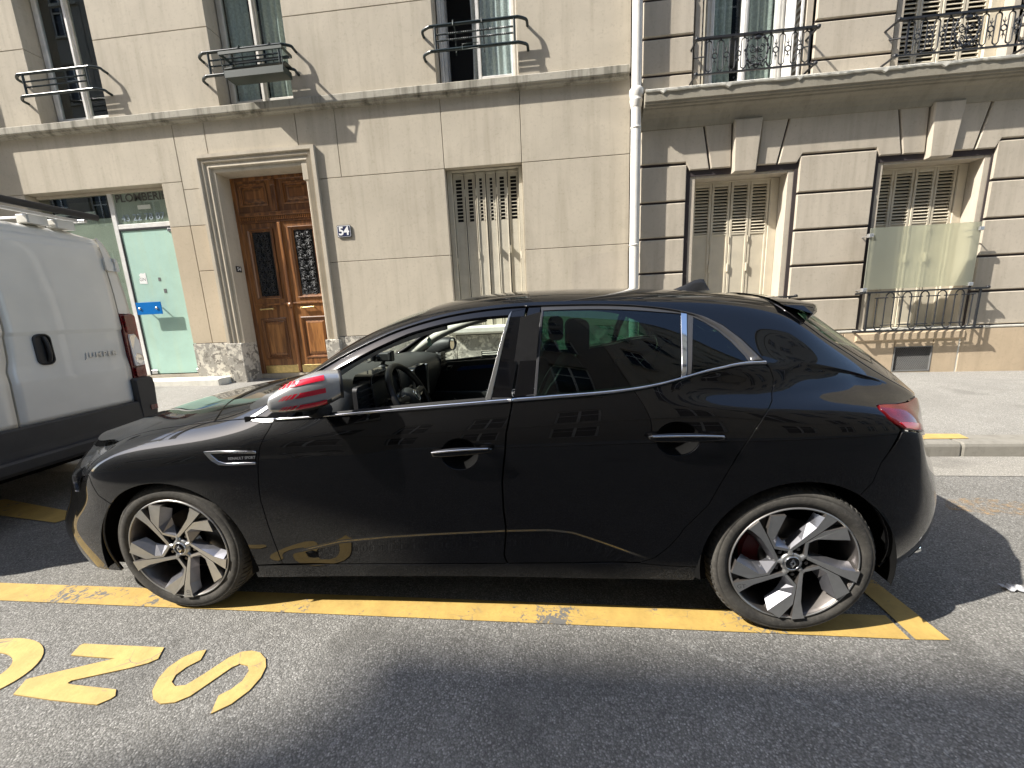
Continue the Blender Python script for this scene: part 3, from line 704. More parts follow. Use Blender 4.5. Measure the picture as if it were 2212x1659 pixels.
MB().box(-5.45, -5.20, ys+.020, ys+.024, 3.40, 3.47).build('paper_notice', m_milk, S_)
mb = MB(); mb.box(-5.895, -5.875, ys, ys+.05, .42, 3.085); mb.box(-4.76, -4.745, ys, ys+.05, .42, 3.085); mb.box(-5.875, -4.76, ys, ys+.05, 3.055, 3.083); mb.build('shop_door_frame', m_iron, S_)
MB().box(-5.872, -4.765, ys+.012, ys+.024, .45, 3.052).build('shop_door', m_mint, S_)
for xx, zz in ((-5.80, .45), (-4.86, .45)): MB().bbox(xx-.06, xx+.06, ys-.004, ys+.011, zz, zz+.07, .004).build('door_patch_fitting', m_steel, S_)
MB().bbox(-4.95, -4.80, ys-.004, ys+.011, 3.00, 3.05, .004).build('door_patch_fitting', m_steel, S_)
MB().prism([(-.085, -.09), (.07, -.10), (.065, .10), (.02, .085), (-.03, .095), (-.075, .06), (-.05, .03), (-.08, .0)], -.002, -.003).build('torn_sticker', m_paper, S_, loc=(-5.63, ys+.012, 2.22))
link('sticker_lettering', text_mesh('GN', .085, M('grey_ink', (.12, .12, .12), .7), 'sticker_lettering', 0), S_, (-5.645, ys+.0085, 2.20), FRONT)
for xx, zz, a in ((-5.31, 2.19, .022), (-5.24, 1.98, .026)): MB().box(xx-a, xx+a, ys+.008, ys+.0115, zz-a*1.4, zz+a*1.4).build('tape_mark', M('grey_ink', (.1, .1, .1), .7), S_)
MB().bbox(-5.77, -5.27, ys-.105, ys-.093, 1.565, 1.785, .003).build('push_plate', m_blue, S_)
for xx in (-5.70, -5.36): MB().lathe([(0, -.014), (.022, -.014), (.022, -.004), (.012, 0), (.012, .12)], 12, 'y', (xx, ys-.105, 1.675)).build('plate_fixing', m_steel, S_)
# wide window beside it
MB().box(-7.38, -5.985, ys+.028, ys+.034, .45, 3.685).build('shop_pane', m_shopglass, S_)
MB().box(-7.38, -5.985, ys+.040, ys+.050, .45, 3.30).build('shop_pane_film', m_milk, S_)
MB().box(-7.15, -6.35, ys+.05, ys+.072, 3.395, 3.435).build('white_bar', m_ltr, S_)  # plain white horizontal bar inside the shop window
MB().box(-6.42, -6.35, ys+.05, ys+.07, 3.10, 3.39).build('white_upright', m_ltr, S_)  # plain white vertical piece below the bar's right end
MB().box(-7.38, -4.74, ys, YF+.36, .1, .43).build('shop_base', m_stone, S_)
MB().box(-7.2, -4.9, YF+.50, YF+.52, .3, 3.7).build('shop_back', M('shop_interior', (.06, .058, .05), .9), S_)
mb = MB(); mb.bbox(-7.0, -4.06, YF-.33, YF-.002, .08, .385, .02); mb.build('shop_step', m_white, BL)
# --- folding metal shutters of the ground-floor window
SH = empty('folding_shutter', BL); ysh = YF+.17
mb = MB()
for a, c in ((.187, .262), (1.352, 1.414)): mb.bbox(a, c, YF+.10, YF+.33, 1.06, 3.597, .004)
mb.bbox(.262, 1.352, YF+.10, YF+.33, 3.578, 3.597, .004); mb.build('shutter_frame', m_shutm, SH)
E_ = [.265, .452, .640, .808, .978, 1.165, 1.350]
for i in range(6):
    a, c = E_[i]+.006, E_[i+1]-.006; y = ysh+(.012 if i % 2 else 0); hw = (.048, .036, .022, .022, .036, .048)[i]; xm = (a+c)/2
    holes = [(xm-hw, xm+hw, 3.475-k*.0555-.042, 3.475-k*.0555) for k in range(12)]
    o = frame_with_holes(a, c, 1.07, 3.57, holes, y, y+.006, 'shutter_leaf', m_shutm, SH)
    mb = MB()
    for p, q in ((a, a+.016), (c-.016, c)): mb.bbox(p, q, y-.014, y-.0005, 1.07, 3.57, .004)
    mb.bbox(a+.016, c-.016, y-.010, y-.0005, 3.535, 3.57, .004)
    for k in range(12):
        for s in (-1, 1): mb.box(xm+s*(hw+.012)-.007, xm+s*(hw+.012)+.007, y-.006, y-.0005, 3.46-k*.0555-.02, 3.46-k*.0555)
    mb.build('leaf_rib', m_shutm, o)
for xx, zz in ((.27, 3.22), (.452, 3.27), (.64, 3.27), (.978, 3.27), (1.165, 3.25), (.27, 2.20), (.64, 2.28), (1.345, 2.25)):
    MB().tube([(xx, ysh-.016, zz-.06), (xx, ysh-.016, zz+.05)], .010, 6).build('hinge', m_shutm, SH)
for xx in (.985, 1.172): MB().bbox(xx, xx+.012, ysh-.05, ysh-.001, 2.28, 2.40, .003).build('shutter_stop', m_shutm, SH)
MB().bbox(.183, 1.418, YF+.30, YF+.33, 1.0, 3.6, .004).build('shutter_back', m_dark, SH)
mb = MB(); mb.prism([(YF+.20, .97), (YF-.02, .97), (YF-.12, 1.0), (YF-.13, 1.01), (YF-.13, 1.075), (YF-.12, 1.085), (YF+.20, 1.11)], .10, 1.50, 'yz'); mb.build('window_sill', m_white, BL, fix=True)
VT = empty('basement_vent', BL)
MB().box(.60, .97, YF-.016, YF-.01, .545, .675).build('vent_opening', m_dark, VT)
for k in range(3): MB().bbox(.62, .95, YF-.03, YF-.014, .575+k*.035, .588+k*.035, .003).build('vent_bar', m_white, VT)
# --- planter rack hung on the middle bar
P_ = thing('planter_rack', 'empty dark green metal planter rack hooked on the middle window bar', 'planter', None, (0, .05, .03))
mb = MB(); mb.box(-3.02, -2.08, 4.72, 4.93, 4.965, 4.985); mb.box(-3.02, -2.08, 4.72, 4.735, 4.985, 5.06); mb.box(-3.02, -3.005, 4.735, 4.93, 4.985, 5.06); mb.box(-2.095, -2.08, 4.735, 4.93, 4.985, 5.06); mb.build('tray', m_green, P_)
mb = MB(); mb.box(-3.06, -2.05, 4.70, 4.72, 5.265, 5.305); mb.box(-3.06, -2.05, 4.935, 4.95, 5.265, 5.305); mb.box(-3.06, -3.045, 4.72, 4.935, 5.265, 5.305); mb.box(-2.065, -2.05, 4.72, 4.935, 5.265, 5.305); mb.build('upper_rim', m_green, P_)
mb = MB(); mb.box(-3.05, -2.06, 4.78, 4.93, 5.12, 5.135); mb.build('middle_tray', m_green, P_)
for xx in (-2.85, -2.35):
    MB().tube([(xx, 4.94, 5.0), (xx, 4.945, 5.42), (xx, 4.92, 5.475), (xx, 4.885, 5.475), (xx, 4.865, 5.43)], .008, 6).build('hook', m_green, P_)
for xx in (-3.05, -2.06):
    MB().tube([(xx, 4.71, 5.28), (xx+(.03 if xx < -2.5 else -.02), 4.73, 4.98)], .007, 6).build('corner_strut', m_green, P_)
# hooks left on the right-hand bar
H_ = thing('hanging_hooks', 'pair of green planter hooks hanging on the window bar by the open casement', 'hooks', None, (0, .05, .03))
for xx in (.50, .92): MB().tube([(xx, 4.865, 5.40), (xx, 4.865, 5.46), (xx, 4.885, 5.482), (xx, 4.92, 5.475), (xx+.01, 4.94, 5.40), (xx+.015, 4.94, 5.06)], .008, 6).build('hook', m_green, H_)
MB().tube([(.62, 4.872, 5.085), (.62, 4.865, 5.15), (.86, 4.865, 5.155), (.86, 4.872, 5.09), (.62, 4.872, 5.085)], .005, 5).build('cross_wire', m_green, H_)
# --- neighbouring building at the left, stepping forward
NB = thing('neighbour_building', 'plain rendered building standing forward at the far left edge', 'building')
MB().box(-16, -8.19, YF-.30, YF+6, -.1, 18).build('wall', m_wallL, NB)
MB().bbox(-9.3, -8.185, YF-.38, YF-.28, 3.74, 3.90, .01).build('lintel', m_stone, NB)
# --- downpipe between the two buildings
DP = thing('downpipe', 'white painted downpipe running between the two facades', 'pipe')
px_, py_ = 3.125, 4.985
MB().tube([(px_, py_, .14), (px_, py_, 4.26)], .070, 20).build('pipe', m_pipe, DP)
MB().tube([(px_, py_, 4.28), (px_, py_, 18)], .068, 20).build('pipe', m_pipe, DP)
MB().lathe([(.0701, -.14), (.080, -.125), (.088, -.06), (.092, -.05), (.092, -.03), (.080, -.02), (.090, 0), (.098, .06), (.098, .10), (.082, .12), (.066, .12)], 20, 'z', (px_, py_, 4.30)).build('pipe_joint', m_pipe, DP)
for z in (2.25, 3.9, 6.2): MB().lathe([(.069, -.015), (.077, -.012), (.077, .012), (.069, .015)], 20, 'z', (px_, py_, z)).build('pipe_collar', m_pipe, DP)
MB().add([(px_-.045, py_-.0685+.0145, 2.46), (px_+.045, py_-.0685+.0145, 2.46), (px_+.045, py_-.0685+.0145, 2.54), (px_-.045, py_-.0685+.0145, 2.54)], [(0, 1, 2, 3)]).build('sticker', M('pipe_sticker', (.25, .25, .25), .6, var=.4, vscale=60), DP)

# ---------------------------------------------------------------- right building: rusticated stone
BR = thing('stone_building', 'cut stone apartment building with keystones, louvred shutters and scrolled balcony railings', 'building')
X0, X1 = 3.235, 10.6
# the wall behind the stones, in strips round the openings
def rcore(x0, x1, z0, z1): MB().box(x0, x1, YF+.032, YF+.36, z0, z1).build('core_wall', m_gap, BR)
OPN = [(4.06, 5.40), (6.72, 8.06)]                      # ground floor openings
UPN = [(4.07, 5.47), (6.74, 8.10)]
for a, c in ((X0, 3.98), (5.48, 6.64), (8.14, X1)): rcore(a, c, -.3, 3.92)
for a, c in OPN: rcore(a-.08, c+.08, 3.22, 3.92); rcore(a-.08, c+.08, -.3, .62)
def block(poly, y=YF, mat=None, bev=.012, name='stone_block', depth=.34):
    """one dressed stone: front face chamfered back to its joint"""
    n = len(poly); a = sum(poly[i][0]*poly[(i+1) % n][1]-poly[(i+1) % n][0]*poly[i][1] for i in range(n))
    P = list(poly) if a > 0 else list(poly)[::-1]
    ins = []
    for i in range(n):
        p, q, r = np.array(P[i-1]), np.array(P[i]), np.array(P[(i+1) % n])
        d1 = (q-p)/np.linalg.norm(q-p); d2 = (r-q)/np.linalg.norm(r-q)
        n1 = np.array([-d1[1], d1[0]]); n2 = np.array([-d2[1], d2[0]]); m = n1+n2; m /= max(np.dot(m, n1), .3)
        ins.append(q+m*bev)
    rr = random.Random(int(abs(P[0][0])*977+P[0][1]*131)); j = rr.uniform(-.003, .003)
    vs = [(p[0], y+depth, p[1]) for p in P]+[(p[0], y+bev+j, p[1]) for p in P]+[(p[0], y+j, p[1]) for p in ins]
    fs = [tuple(range(2*n, 3*n))]
    for i in range(n):
        k = (i+1) % n; fs += [(i, k, n+k, n+i), (n+i, n+k, 2*n+k, 2*n+i)]
    return MB().add(vs, fs).build(name, mat or m_stone, BR)
def rect(x0, x1, z0, z1, **k): return block([(x0, z0), (x1, z0), (x1, z1), (x0, z1)], **k)
J = .017
ZJ = [.79, 1.303, 1.815, 2.34, 2.868, 3.40]
for a, c in ((X0, 3.915), (5.535, 6.585), (8.165, 9.45), (9.48, X1)):
    for i in range(5): rect(a, c, ZJ[i]+J, ZJ[i+1]-J)
V = [[(X0, 3.43), (3.895, 3.42), (3.962, 3.305), (4.245, 3.305), (4.13, 3.90), (X0, 3.90)],
     [(4.27, 3.305), (4.555, 3.305), (4.535, 3.905), (4.155, 3.905)],
     [(4.935, 3.305), (5.205, 3.30), (5.325, 3.905), (4.965, 3.905)],
     [(5.23, 3.30), (5.49, 3.30), (5.56, 3.415), (6.565, 3.415), (6.625, 3.305), (6.91, 3.305), (6.795, 3.905), (5.35, 3.905)],
     [(6.935, 3.305), (7.225, 3.30), (7.205, 3.905), (6.82, 3.905)],
     [(7.585, 3.30), (7.86, 3.295), (7.995, 3.905), (7.65, 3.905)],
     [(7.885, 3.295), (8.14, 3.295), (8.205, 3.415), (X1, 3.415), (X1, 3.905), (8.02, 3.905)]]
for q in V: block(q, name='voussoir')
for q in ([(4.575, 3.215), (4.895, 3.215), (4.945, 3.93), (4.555, 3.93)], [(7.245, 3.215), (7.555, 3.215), (7.63, 3.93), (7.225, 3.93)]): block(q, YF-.055, name='keystone', bev=.015, depth=.3)
# flat bands framing the openings
for a, c in OPN:
    mb = MB()
    for p, q in ((a-.095, a), (c, c+.095)): mb.bbox(p, q, YF+.045, YF+.30, .74, 3.30, .006)
    mb.bbox(a, c, YF+.045, YF+.30, 3.185, 3.30, .006)
    mb.build('window_surround', m_stone, BR)
# sills, plinth, grating
mb = MB(); mb.prism([(YF+.3, .745), (YF-.01, .745), (YF-.035, .765), (YF-.035, .785), (YF+.3, .790)], X0, X1, 'yz'); mb.build('plinth_ledge', m_white, BR, fix=True)
def base(x0, x1, z0, z1): MB().bbox(x0+.004, x1-.004, YF-.028, YF+.34, z0, z1, .006).build('plinth_slab', m_stoneB, BR)
base(X0, 4.55, -.2, .745); base(4.55, 6.40, -.2, .745); base(6.40, 7.16, -.2, .745); base(7.16, 7.71, .50, .745); base(7.16, 7.71, -.2, .115); base(7.71, 8.075, -.2, .745); base(8.09, X1, -.2, .745)
MB().box(8.07, 8.10, YF-.022, YF+.1, -.2, .745).build('plinth_joint', m_white, BR)
for a, c in OPN: MB().bbox(a-.16, c+.07, YF-.048, YF+.32, .605, .736, .018).build('window_sill', m_stoneB, BR)
VG = empty('cellar_grating', BR)
MB().box(7.16, 7.71, YF+.10, YF+.12, .115, .50).build('grating_back', m_dark, VG)
mb = MB()
for i in range(-14, 26):
    x = 7.165+i*.0265
    for s, y in ((1, YF-.012), (-1, YF-.006)):
        pts = []
        for t in (0, 1):
            xx = x+(.235 if s > 0 else -.235)*t+(0 if s > 0 else .235); pts.append((xx, .12+.375*t))
        # clip to the frame
        (xa, za), (xb, zb_) = pts
        def clip(xa, za, xb, zb_):
            L, Rr = 7.17, 7.70
            if xa > xb: xa, za, xb, zb_ = xb, zb_, xa, za
            if xb < L or xa > Rr: return None
            if xa < L: za += (zb_-za)*(L-xa)/(xb-xa); xa = L
            if xb > Rr: zb_ = za+(zb_-za)*(Rr-xa)/(xb-xa); xb = Rr
            return xa, za, xb, zb_
        r = clip(xa, za, xb, zb_)
        if r and abs(r[2]-r[0]) > .01: mb.tube([(r[0], y, r[1]), (r[2], y, r[3])], .0042, 4, cap=False)
mb.build('grating_wire', m_wire, VG)
mb = MB()
for q in ((7.16, 7.71, .49, .505), (7.16, 7.71, .11, .125)): mb.bbox(q[0], q[1], YF-.034, YF+.06, q[2], q[3], .003)
for q in ((7.16, 7.175), (7.695, 7.71)): mb.bbox(q[0], q[1], YF-.034, YF+.06, .125, .49, .003)
mb.build('grating_frame', m_wire, VG)
# --- louvred shutters
def louvre_leaf(x0, x1, z0, z1, zl, y, par, n, mat=None, flat=True):
    """one shutter leaf: stiles, louvres above zl and a flat panel below"""
    mat = mat or m_shut; mb = MB(); s = .038
    for p, q in ((x0, x0+s), (x1-s, x1)): mb.bbox(p, q, y, y+.032, z0, z1, .005)
    mb.bbox(x0+s, x1-s, y, y+.032, z1-.055, z1, .005); mb.bbox(x0+s, x1-s, y, y+.032, z0, z0+.06, .005)
    if flat: mb.bbox(x0+s, x1-s, y+.001, y+.032, zl-.03, zl, .005); mb.box(x0+s, x1-s, y+.010, y+.024, z0+.06, zl-.03)
    o = mb.build('shutter_leaf', mat, par)
    b = zl if flat else z0+.06; h = (z1-.055-b)/n; me = None
    for i in range(n):
        z = b+h*(i+.5)
        if me is None:
            me = MB().add([(x, yy, zz) for x in (x0+s, x1-s) for yy, zz in ((y-.004, -h*.26), (y+.002, -h*.36), (y+.034, h*.26), (y+.028, h*.36))],
                          [(0, 1, 5, 4), (1, 2, 6, 5), (2, 3, 7, 6), (3, 0, 4, 7), (0, 3, 2, 1), (4, 5, 6, 7)]).mesh('slat', mat)
        link('slat', me, o, (0, 0, z))
    return o
def shutter_set(name, xs, z0, z1, zl, y, n, par, **k):
    S = empty(name, par)
    for i in range(len(xs)-1): louvre_leaf(xs[i]+.004, xs[i+1]-.004, z0, z1, zl, y+(.006 if i % 2 else 0), S, n, **k)
    return S
for w, (a, c) in enumerate(OPN):
    y = YF+.255; xs = [a+.05+(1.165)*i/4 for i in range(5)]
    # slats are sub-parts of each leaf: leaves hang straight from the building
    for i in range(4): louvre_leaf(xs[i]+.004, xs[i+1]-.004, .80, 3.165, 2.40, y+(.006 if i % 2 else 0), BR, 15)
    mb = MB()
    for p, q in ((a, a+.05), (xs[-1], c)): mb.bbox(p, q, y-.01, y+.05, .745, 3.185, .006)
    mb.bbox(a+.05, xs[-1], y-.01, y+.05, 3.165, 3.185, .004); mb.build('shutter_frame', m_shut, BR)
    MB().box(a, c, YF+.33, YF+.35, .7, 3.2).build('shutter_back', m_dark, BR)
    for i in (1, 2, 3):
        MB().bbox(xs[i]-.012, xs[i]+.012, y-.022, y+.002, 1.80, 1.93, .004).build('shutter_bolt', m_shut, BR)
        for z in (1.2, 2.3, 2.95): MB().tube([(xs[i], y-.006, z-.05), (xs[i], y-.006, z+.05)], .007, 6).build('hinge', m_shut, BR)
# --- guard rails on the ground floor
def guard_rail(x0, x1, zb, zt, y, par):
    R = empty('guard_rail', par); rx0, rx1 = x0-.14, x1+.12
    MB().box(rx0-.02, rx1+.02, y-.020, y+.020, zt-.012, zt+.012).build('top_rail', m_iron, R)
    MB().box(rx0-.02, rx1+.02, y-.016, y+.016, zb-.010, zb+.010).build('bottom_rail', m_iron, R)
    mb = MB()
    for xx in (rx0, rx1):
        for z in (zb, zt): mb.tube([(xx, y+.01, z), (xx, YF+.06, z-.01)], .017, 6); mb.ell((xx, y-.004, z+.008), .028, .026, .022, 10, 6)
    mb.build('wall_bracket', m_iron, R)
    mb = MB()
    for xx in (x0-.06, x1+.03): mb.box(xx-.012, xx+.012, y-.010, y+.010, zb+.01, zt-.012)
    mb.build('upright', m_iron, R)
    n = 12; p = (x1-x0)/n; base_me = None
    for i in range(n):
        xx = x0+p*(i+.5)
        if base_me is None: base_me = MB().tube([(0, 0, zb+.085), (0, 0, zt-.085)], .0085, 6).mesh('baluster', m_iron)
        link('baluster', base_me, R, (xx, y, 0))
        if i % 2 == 0:
            P = [(xx, y, zb+.085)]; P = [(xx+p*1, 0)]
        # linked round heads above one pair, below the next
        if i < n-1:
            cx = xx+p/2
            if i % 2: A = arc(cx, zt-.085+.003, p/2, 0, 180, 10, .07)
            else: A = arc(cx, zb+.085-.003, p/2, 180, 360, 10, .07)
            MB().tube([(a, y, b) for a, b in A], .0085, 6).build('baluster_arch', m_iron, R)
            zc = zb+.085 if i % 2 == 1 else zt-.085
            MB().tube([(xx-.03, y, zc), (cx+p/2+.03, y, zc)], [.006, .009][1], 6).build('cross_bar', m_iron, R) if i % 2 == 0 else MB().tube([(xx-.03, y, zc), (cx+p/2+.03, y, zc)], .009, 6).build('cross_bar', m_iron, R)
    return R
for a, c in OPN: guard_rail(a-.06, c+.03, .775, 1.355, YF-.15, BR)
# --- frosted glass guard in front of the second window
GG = thing('glass_guard', 'frosted greenish glass sheet clipped in front of the louvred ground-floor window', 'glass guard')
MB().box(6.51, 7.985, YF-.155, YF-.143, 1.40, 2.285).build('glass_sheet', m_guard, GG)
for xx, zz in ((6.515, 2.18), (7.98, 2.19), (6.515, 1.40), (7.96, 1.415)):
    MB().bbox(xx-.032, xx+.032, YF-.175, YF-.125, zz-.026, zz+.026, .006).build('glass_clip', m_ltgrey, GG)
    MB().tube([(xx, YF-.13, zz), (xx, YF+.06, zz)], .008, 6).build('clip_arm', m_ltgrey, GG)
# --- cornice
mb = MB()
prof = [(YF+.3, 3.895), (YF-.008, 3.895), (YF-.018, 3.925), (YF-.030, 3.97), (YF-.060, 4.03), (YF-.100, 4.075), (YF-.150, 4.105), (YF-.155, 4.125), (YF-.195, 4.130), (YF-.198, 4.150), (YF-.218, 4.153),
        (YF-.222, 4.178), (YF-.238, 4.182), (YF-.242, 4.305), (YF+.3, 4.345)]
mb.prism(prof, X0-.01, X1, 'yz'); mb.build('cornice', m_stoneD, BR, fix=True)
rr = random.Random(11); mb = MB(); n = 150
ring = []
for i in range(n+1):
    x = X0-.012+(X1-X0+.012)*i/n; d = .006*rr.random()+.004*math.sin(x*9)
    drip = .03 if i % 37 == 5 or i % 41 == 23 else 0
    ring.append([(x, YF-.236-d, 4.292-d-drip), (x, YF-.256-d, 4.300-d-drip), (x, YF-.260-d, 4.320), (x, YF-.24, 4.334), (x, YF-.02, 4.352)])
vs = [v for r in ring for v in r]
mb.add(vs, [(i*5+k, i*5+k+1, (i+1)*5+k+1, (i+1)*5+k) for i in range(n) for k in range(4)], False)
mb.build('cornice_flashing', m_white, BR, fix=True)
# --- first floor
for fl in range(4):
    zb = 4.335+fl*3.4; zj = [zb+.01, zb+.285, zb+.765, zb+1.245, zb+1.73, zb+2.21, zb+2.69, zb+3.39]
    for a, c in ((X0, 3.945), (5.585, 6.615), (8.22, X1)):
        for i in range(7): rect(a, c, zj[i]+J, zj[i+1]-J)
        MB().box(a, c, YF+.032, YF+.36, zb, zb+3.4).build('core_wall', m_gap, BR)
    for a, c in UPN:
        rect(a-.11, c+.10, zj[6]+J, zj[7]-J); MB().box(a-.1, c+.1, YF+.032, YF+.36, zb+2.69, zb+3.4).build('core_wall', m_gap, BR)
        mb = MB()
        for p, q in ((a-.10, a), (c, c+.09)): mb.bbox(p, q, YF+.04, YF+.34, zb, zb+2.69, .006)
        mb.build('window_surround', m_stone, BR)
    if fl:
        for a, c in UPN: casement_window(a+.02, c-.02, zb+.02, zb+2.68, 'pair', BR, mats=(m_framew, m_curt))
# window of the left bay: white casements, shutters folded back
a, c = UPN[0]
casement_window(a+.14, c-.20, 4.36, 7.0, 'curtain', BR, YF+.26, mats=(m_framew, m_curt))
mb = MB()
for p, q in ((a, a+.14), (c-.20, c)): mb.bbox(p, q, YF+.29, YF+.34, 4.34, 7.0, .004)
mb.build('window_frame', m_framew, BR)
def folded(x, y0, y1, mat, par):
    """shutter leaves folded flat against the reveal"""
    mb = MB(); n = 26
    for p, q in ((y0, y0+.03), (y1-.03, y1)): mb.box(x-.012, x+.012, p, q, 4.36, 6.98)
    mb.box(x-.012, x+.012, y0, y1, 4.36, 4.45); o = mb.build('folded_shutter', mat, par)
    me = MB().add([(x+xx, y, zz) for y in (y0+.03, y1-.03) for xx, zz in ((-.014, -.030), (-.008, -.036), (.014, .024), (.008, .030))], [(0, 1, 5, 4), (1, 2, 6, 5), (2, 3, 7, 6), (3, 0, 4, 7), (0, 3, 2, 1), (4, 5, 6, 7)]).mesh('slat', mat)
    for i in range(n): link('slat', me, o, (0, 0, 4.50+i*.095))
folded(a+.03, YF+.05, YF+.25, m_shut, BR); folded(c-.05, YF+.04, YF+.25, m_framew, BR)
mb = MB(); mb.bbox(c-.155, c-.135, YF+.05, YF+.27, 4.36, 6.98, .004); mb.build('jamb_board', m_framew, BR)
a, c = UPN[1]
xs = [a+.03+(1.17)*i/4 for i in range(5)]
for i in range(4): louvre_leaf(xs[i]+.004, xs[i+1]-.004, 4.37, 6.98, 4.43, YF+.20+(.006 if i % 2 else 0), BR, 44, flat=False)
MB().bbox(xs[-1], c, YF+.17, YF+.25, 4.34, 6.98, .005).build('shutter_frame', m_shut, BR); MB().box(a, c, YF+.30, YF+.33, 4.34, 7.0).build('shutter_back', m_dark, BR)
# --- scrolled balcony railings
def scroll_rail(x0, x1, zb, zt, y, par):
    R = empty('balcony_railing', par)
    MB().box(x0-.14, x1+.10, y-.022, y+.022, zt-.012, zt+.014).build('top_rail', m_iron, R)
    MB().box(x0-.12, x1+.09, y-.014, y+.014, zb-.008, zb+.008).build('bottom_rail', m_iron, R)
    mb = MB()
    for xx in (x0-.125, x1+.09):
        for z in (zb, zt): mb.tube([(xx, y, z), (xx, YF+.04, z-.01)], .015, 6); mb.ell((xx, y-.008, z), .03, .03, .028, 8, 6)
    for xx in (x0, x1): mb.box(xx-.008, xx+.008, y-.008, y+.008, zb+.008, zt-.012); mb.tube([(xx, y, (zb+zt)/2), (xx+(-.07 if xx == x0 else .07), YF+.04, zt-.09)], .010, 6)
    mb.build('rail_post', m_iron, R)
    cx = (x0+x1)/2; H = zt-zb; r = .0075
    slots = [x0+.045+.155*i for i in range(4)]; slots += [2*cx-s for s in slots]
    me = None
    for s in slots:
        if me is None:
            w = .036; zt2, zb2 = zt-.035, zb+.03
            P = arc(0, zt2-w, w, 0, 180, 8)+arc(0, zb2+w, w, 180, 360, 8)
            mb = MB(); mb.tube([(a, 0, b) for a, b in P], r, 6, closed=True)
            for z in (zt-.024, zb+.018): mb.ell((0, 0, z), .012, .012, .012, 8, 6)
            me = mb.mesh('rail_loop', m_iron)
        link('rail_loop', me, R, (s, y, 0))
    me = None
    for s in [x0+.045+.155*(i+.5) for i in range(3)]:
        for xx in (s, 2*cx-s):
            if me is None:
                zc = zb+H*.50; mb = MB(); mb.tube([(a, 0, b) for a, b in arc(0, zc, .034, 0, 360, 14)[:-1]], .0075, 6, closed=True)
                for q in (1, -1):
                    mb.tube([(0, 0, zc+q*.036), (0, 0, zc+q*.125)], [.008, .003], 5)
                    for d in (-1, 1): mb.tube([(0, 0, zc+q*.062), (d*.020, 0, zc+q*.082), (d*.022, 0, zc+q*.10)], [.006, .005, .002], 5)
                me = mb.mesh('rail_ring', m_iron)
            link('rail_ring', me, R, (xx, y, 0))
    mb = MB(); rx, rz = .148, .185; zc = zb+H*.56
    n = 40
    for k in range(2):
        mb.tube([(cx+rx*math.cos(6.2832*i/n), y+.009*math.cos(i*1.9+k*3.14), zc+rz*math.sin(6.2832*i/n)+.007*math.sin(i*1.9+k*3.14)) for i in range(n)], .0085, 6, closed=True)
    for i in range(20):
        a = 6.2832*i/20; mb.ell((cx+(rx+.012*(-1)**i)*math.cos(a), y-.008, zc+(rz+.012*(-1)**i)*math.sin(a)), .016, .008, .020, 6, 5)
    mb.build('rail_wreath', m_iron, R)
    mb = MB()
    mb.tube([(cx, y, zc-rz*.62), (cx, y, zc+rz*.72)], [.009, .004], 6)
    for s in (-1, 1):
        mb.tube([(a, y, b) for a, b in scroll(cx+s*.055, zc+.01, .052, s, 1.4, 2.6)], .007, 5, cap=False)
        mb.tube([(a, y, b) for a, b in scroll(cx+s*.050, zc-rz*.60, .044, s, 1.4, 1.2)], .007, 5, cap=False)
        mb.tube(smooth_path([(cx, y, zc-.05), (cx+s*.06, y, zc+.06), (cx+s*.105, y, zc+.03)], 5), .006, 5)
    mb.ell((cx, y-.004, zc+.01), .018, .014, .03, 8, 6)
    P = [(cx-.165, zb+.02), (cx-.12, zb+.085), (cx-.085, zb+.03), (cx-.05, zb+.085), (cx-.02, zb+.03), (cx+.02, zb+.03), (cx+.05, zb+.085), (cx+.085, zb+.03), (cx+.12, zb+.085), (cx+.165, zb+.02)]
    mb.tube(smooth_path([(a, y, b) for a, b in P], 4), .009, 6)
    mb.ell((cx, y-.006, zt-.05), .05, .014, .028, 10, 6)
    mb.build('rail_ornament', m_iron, R)
    return R
scroll_rail(4.04, 5.40, 4.47, 4.905, YF-.21, BR); scroll_rail(6.62, 8.06, 4.46, 4.885, YF-.21, BR)
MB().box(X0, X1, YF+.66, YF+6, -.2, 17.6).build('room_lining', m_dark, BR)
MB().box(X0, X1, YF+.05, YF+6, 17.9, 18.1).build('roof_slab', m_stoneD, BR)
# --- building beyond the right edge
NR = thing('neighbour_building', 'plain rendered building continuing beyond the stone building at right', 'building')
MB().box(X1+.02, 26, YF-.02, YF+6, -.6, 17).build('wall', m_wallL, NR)

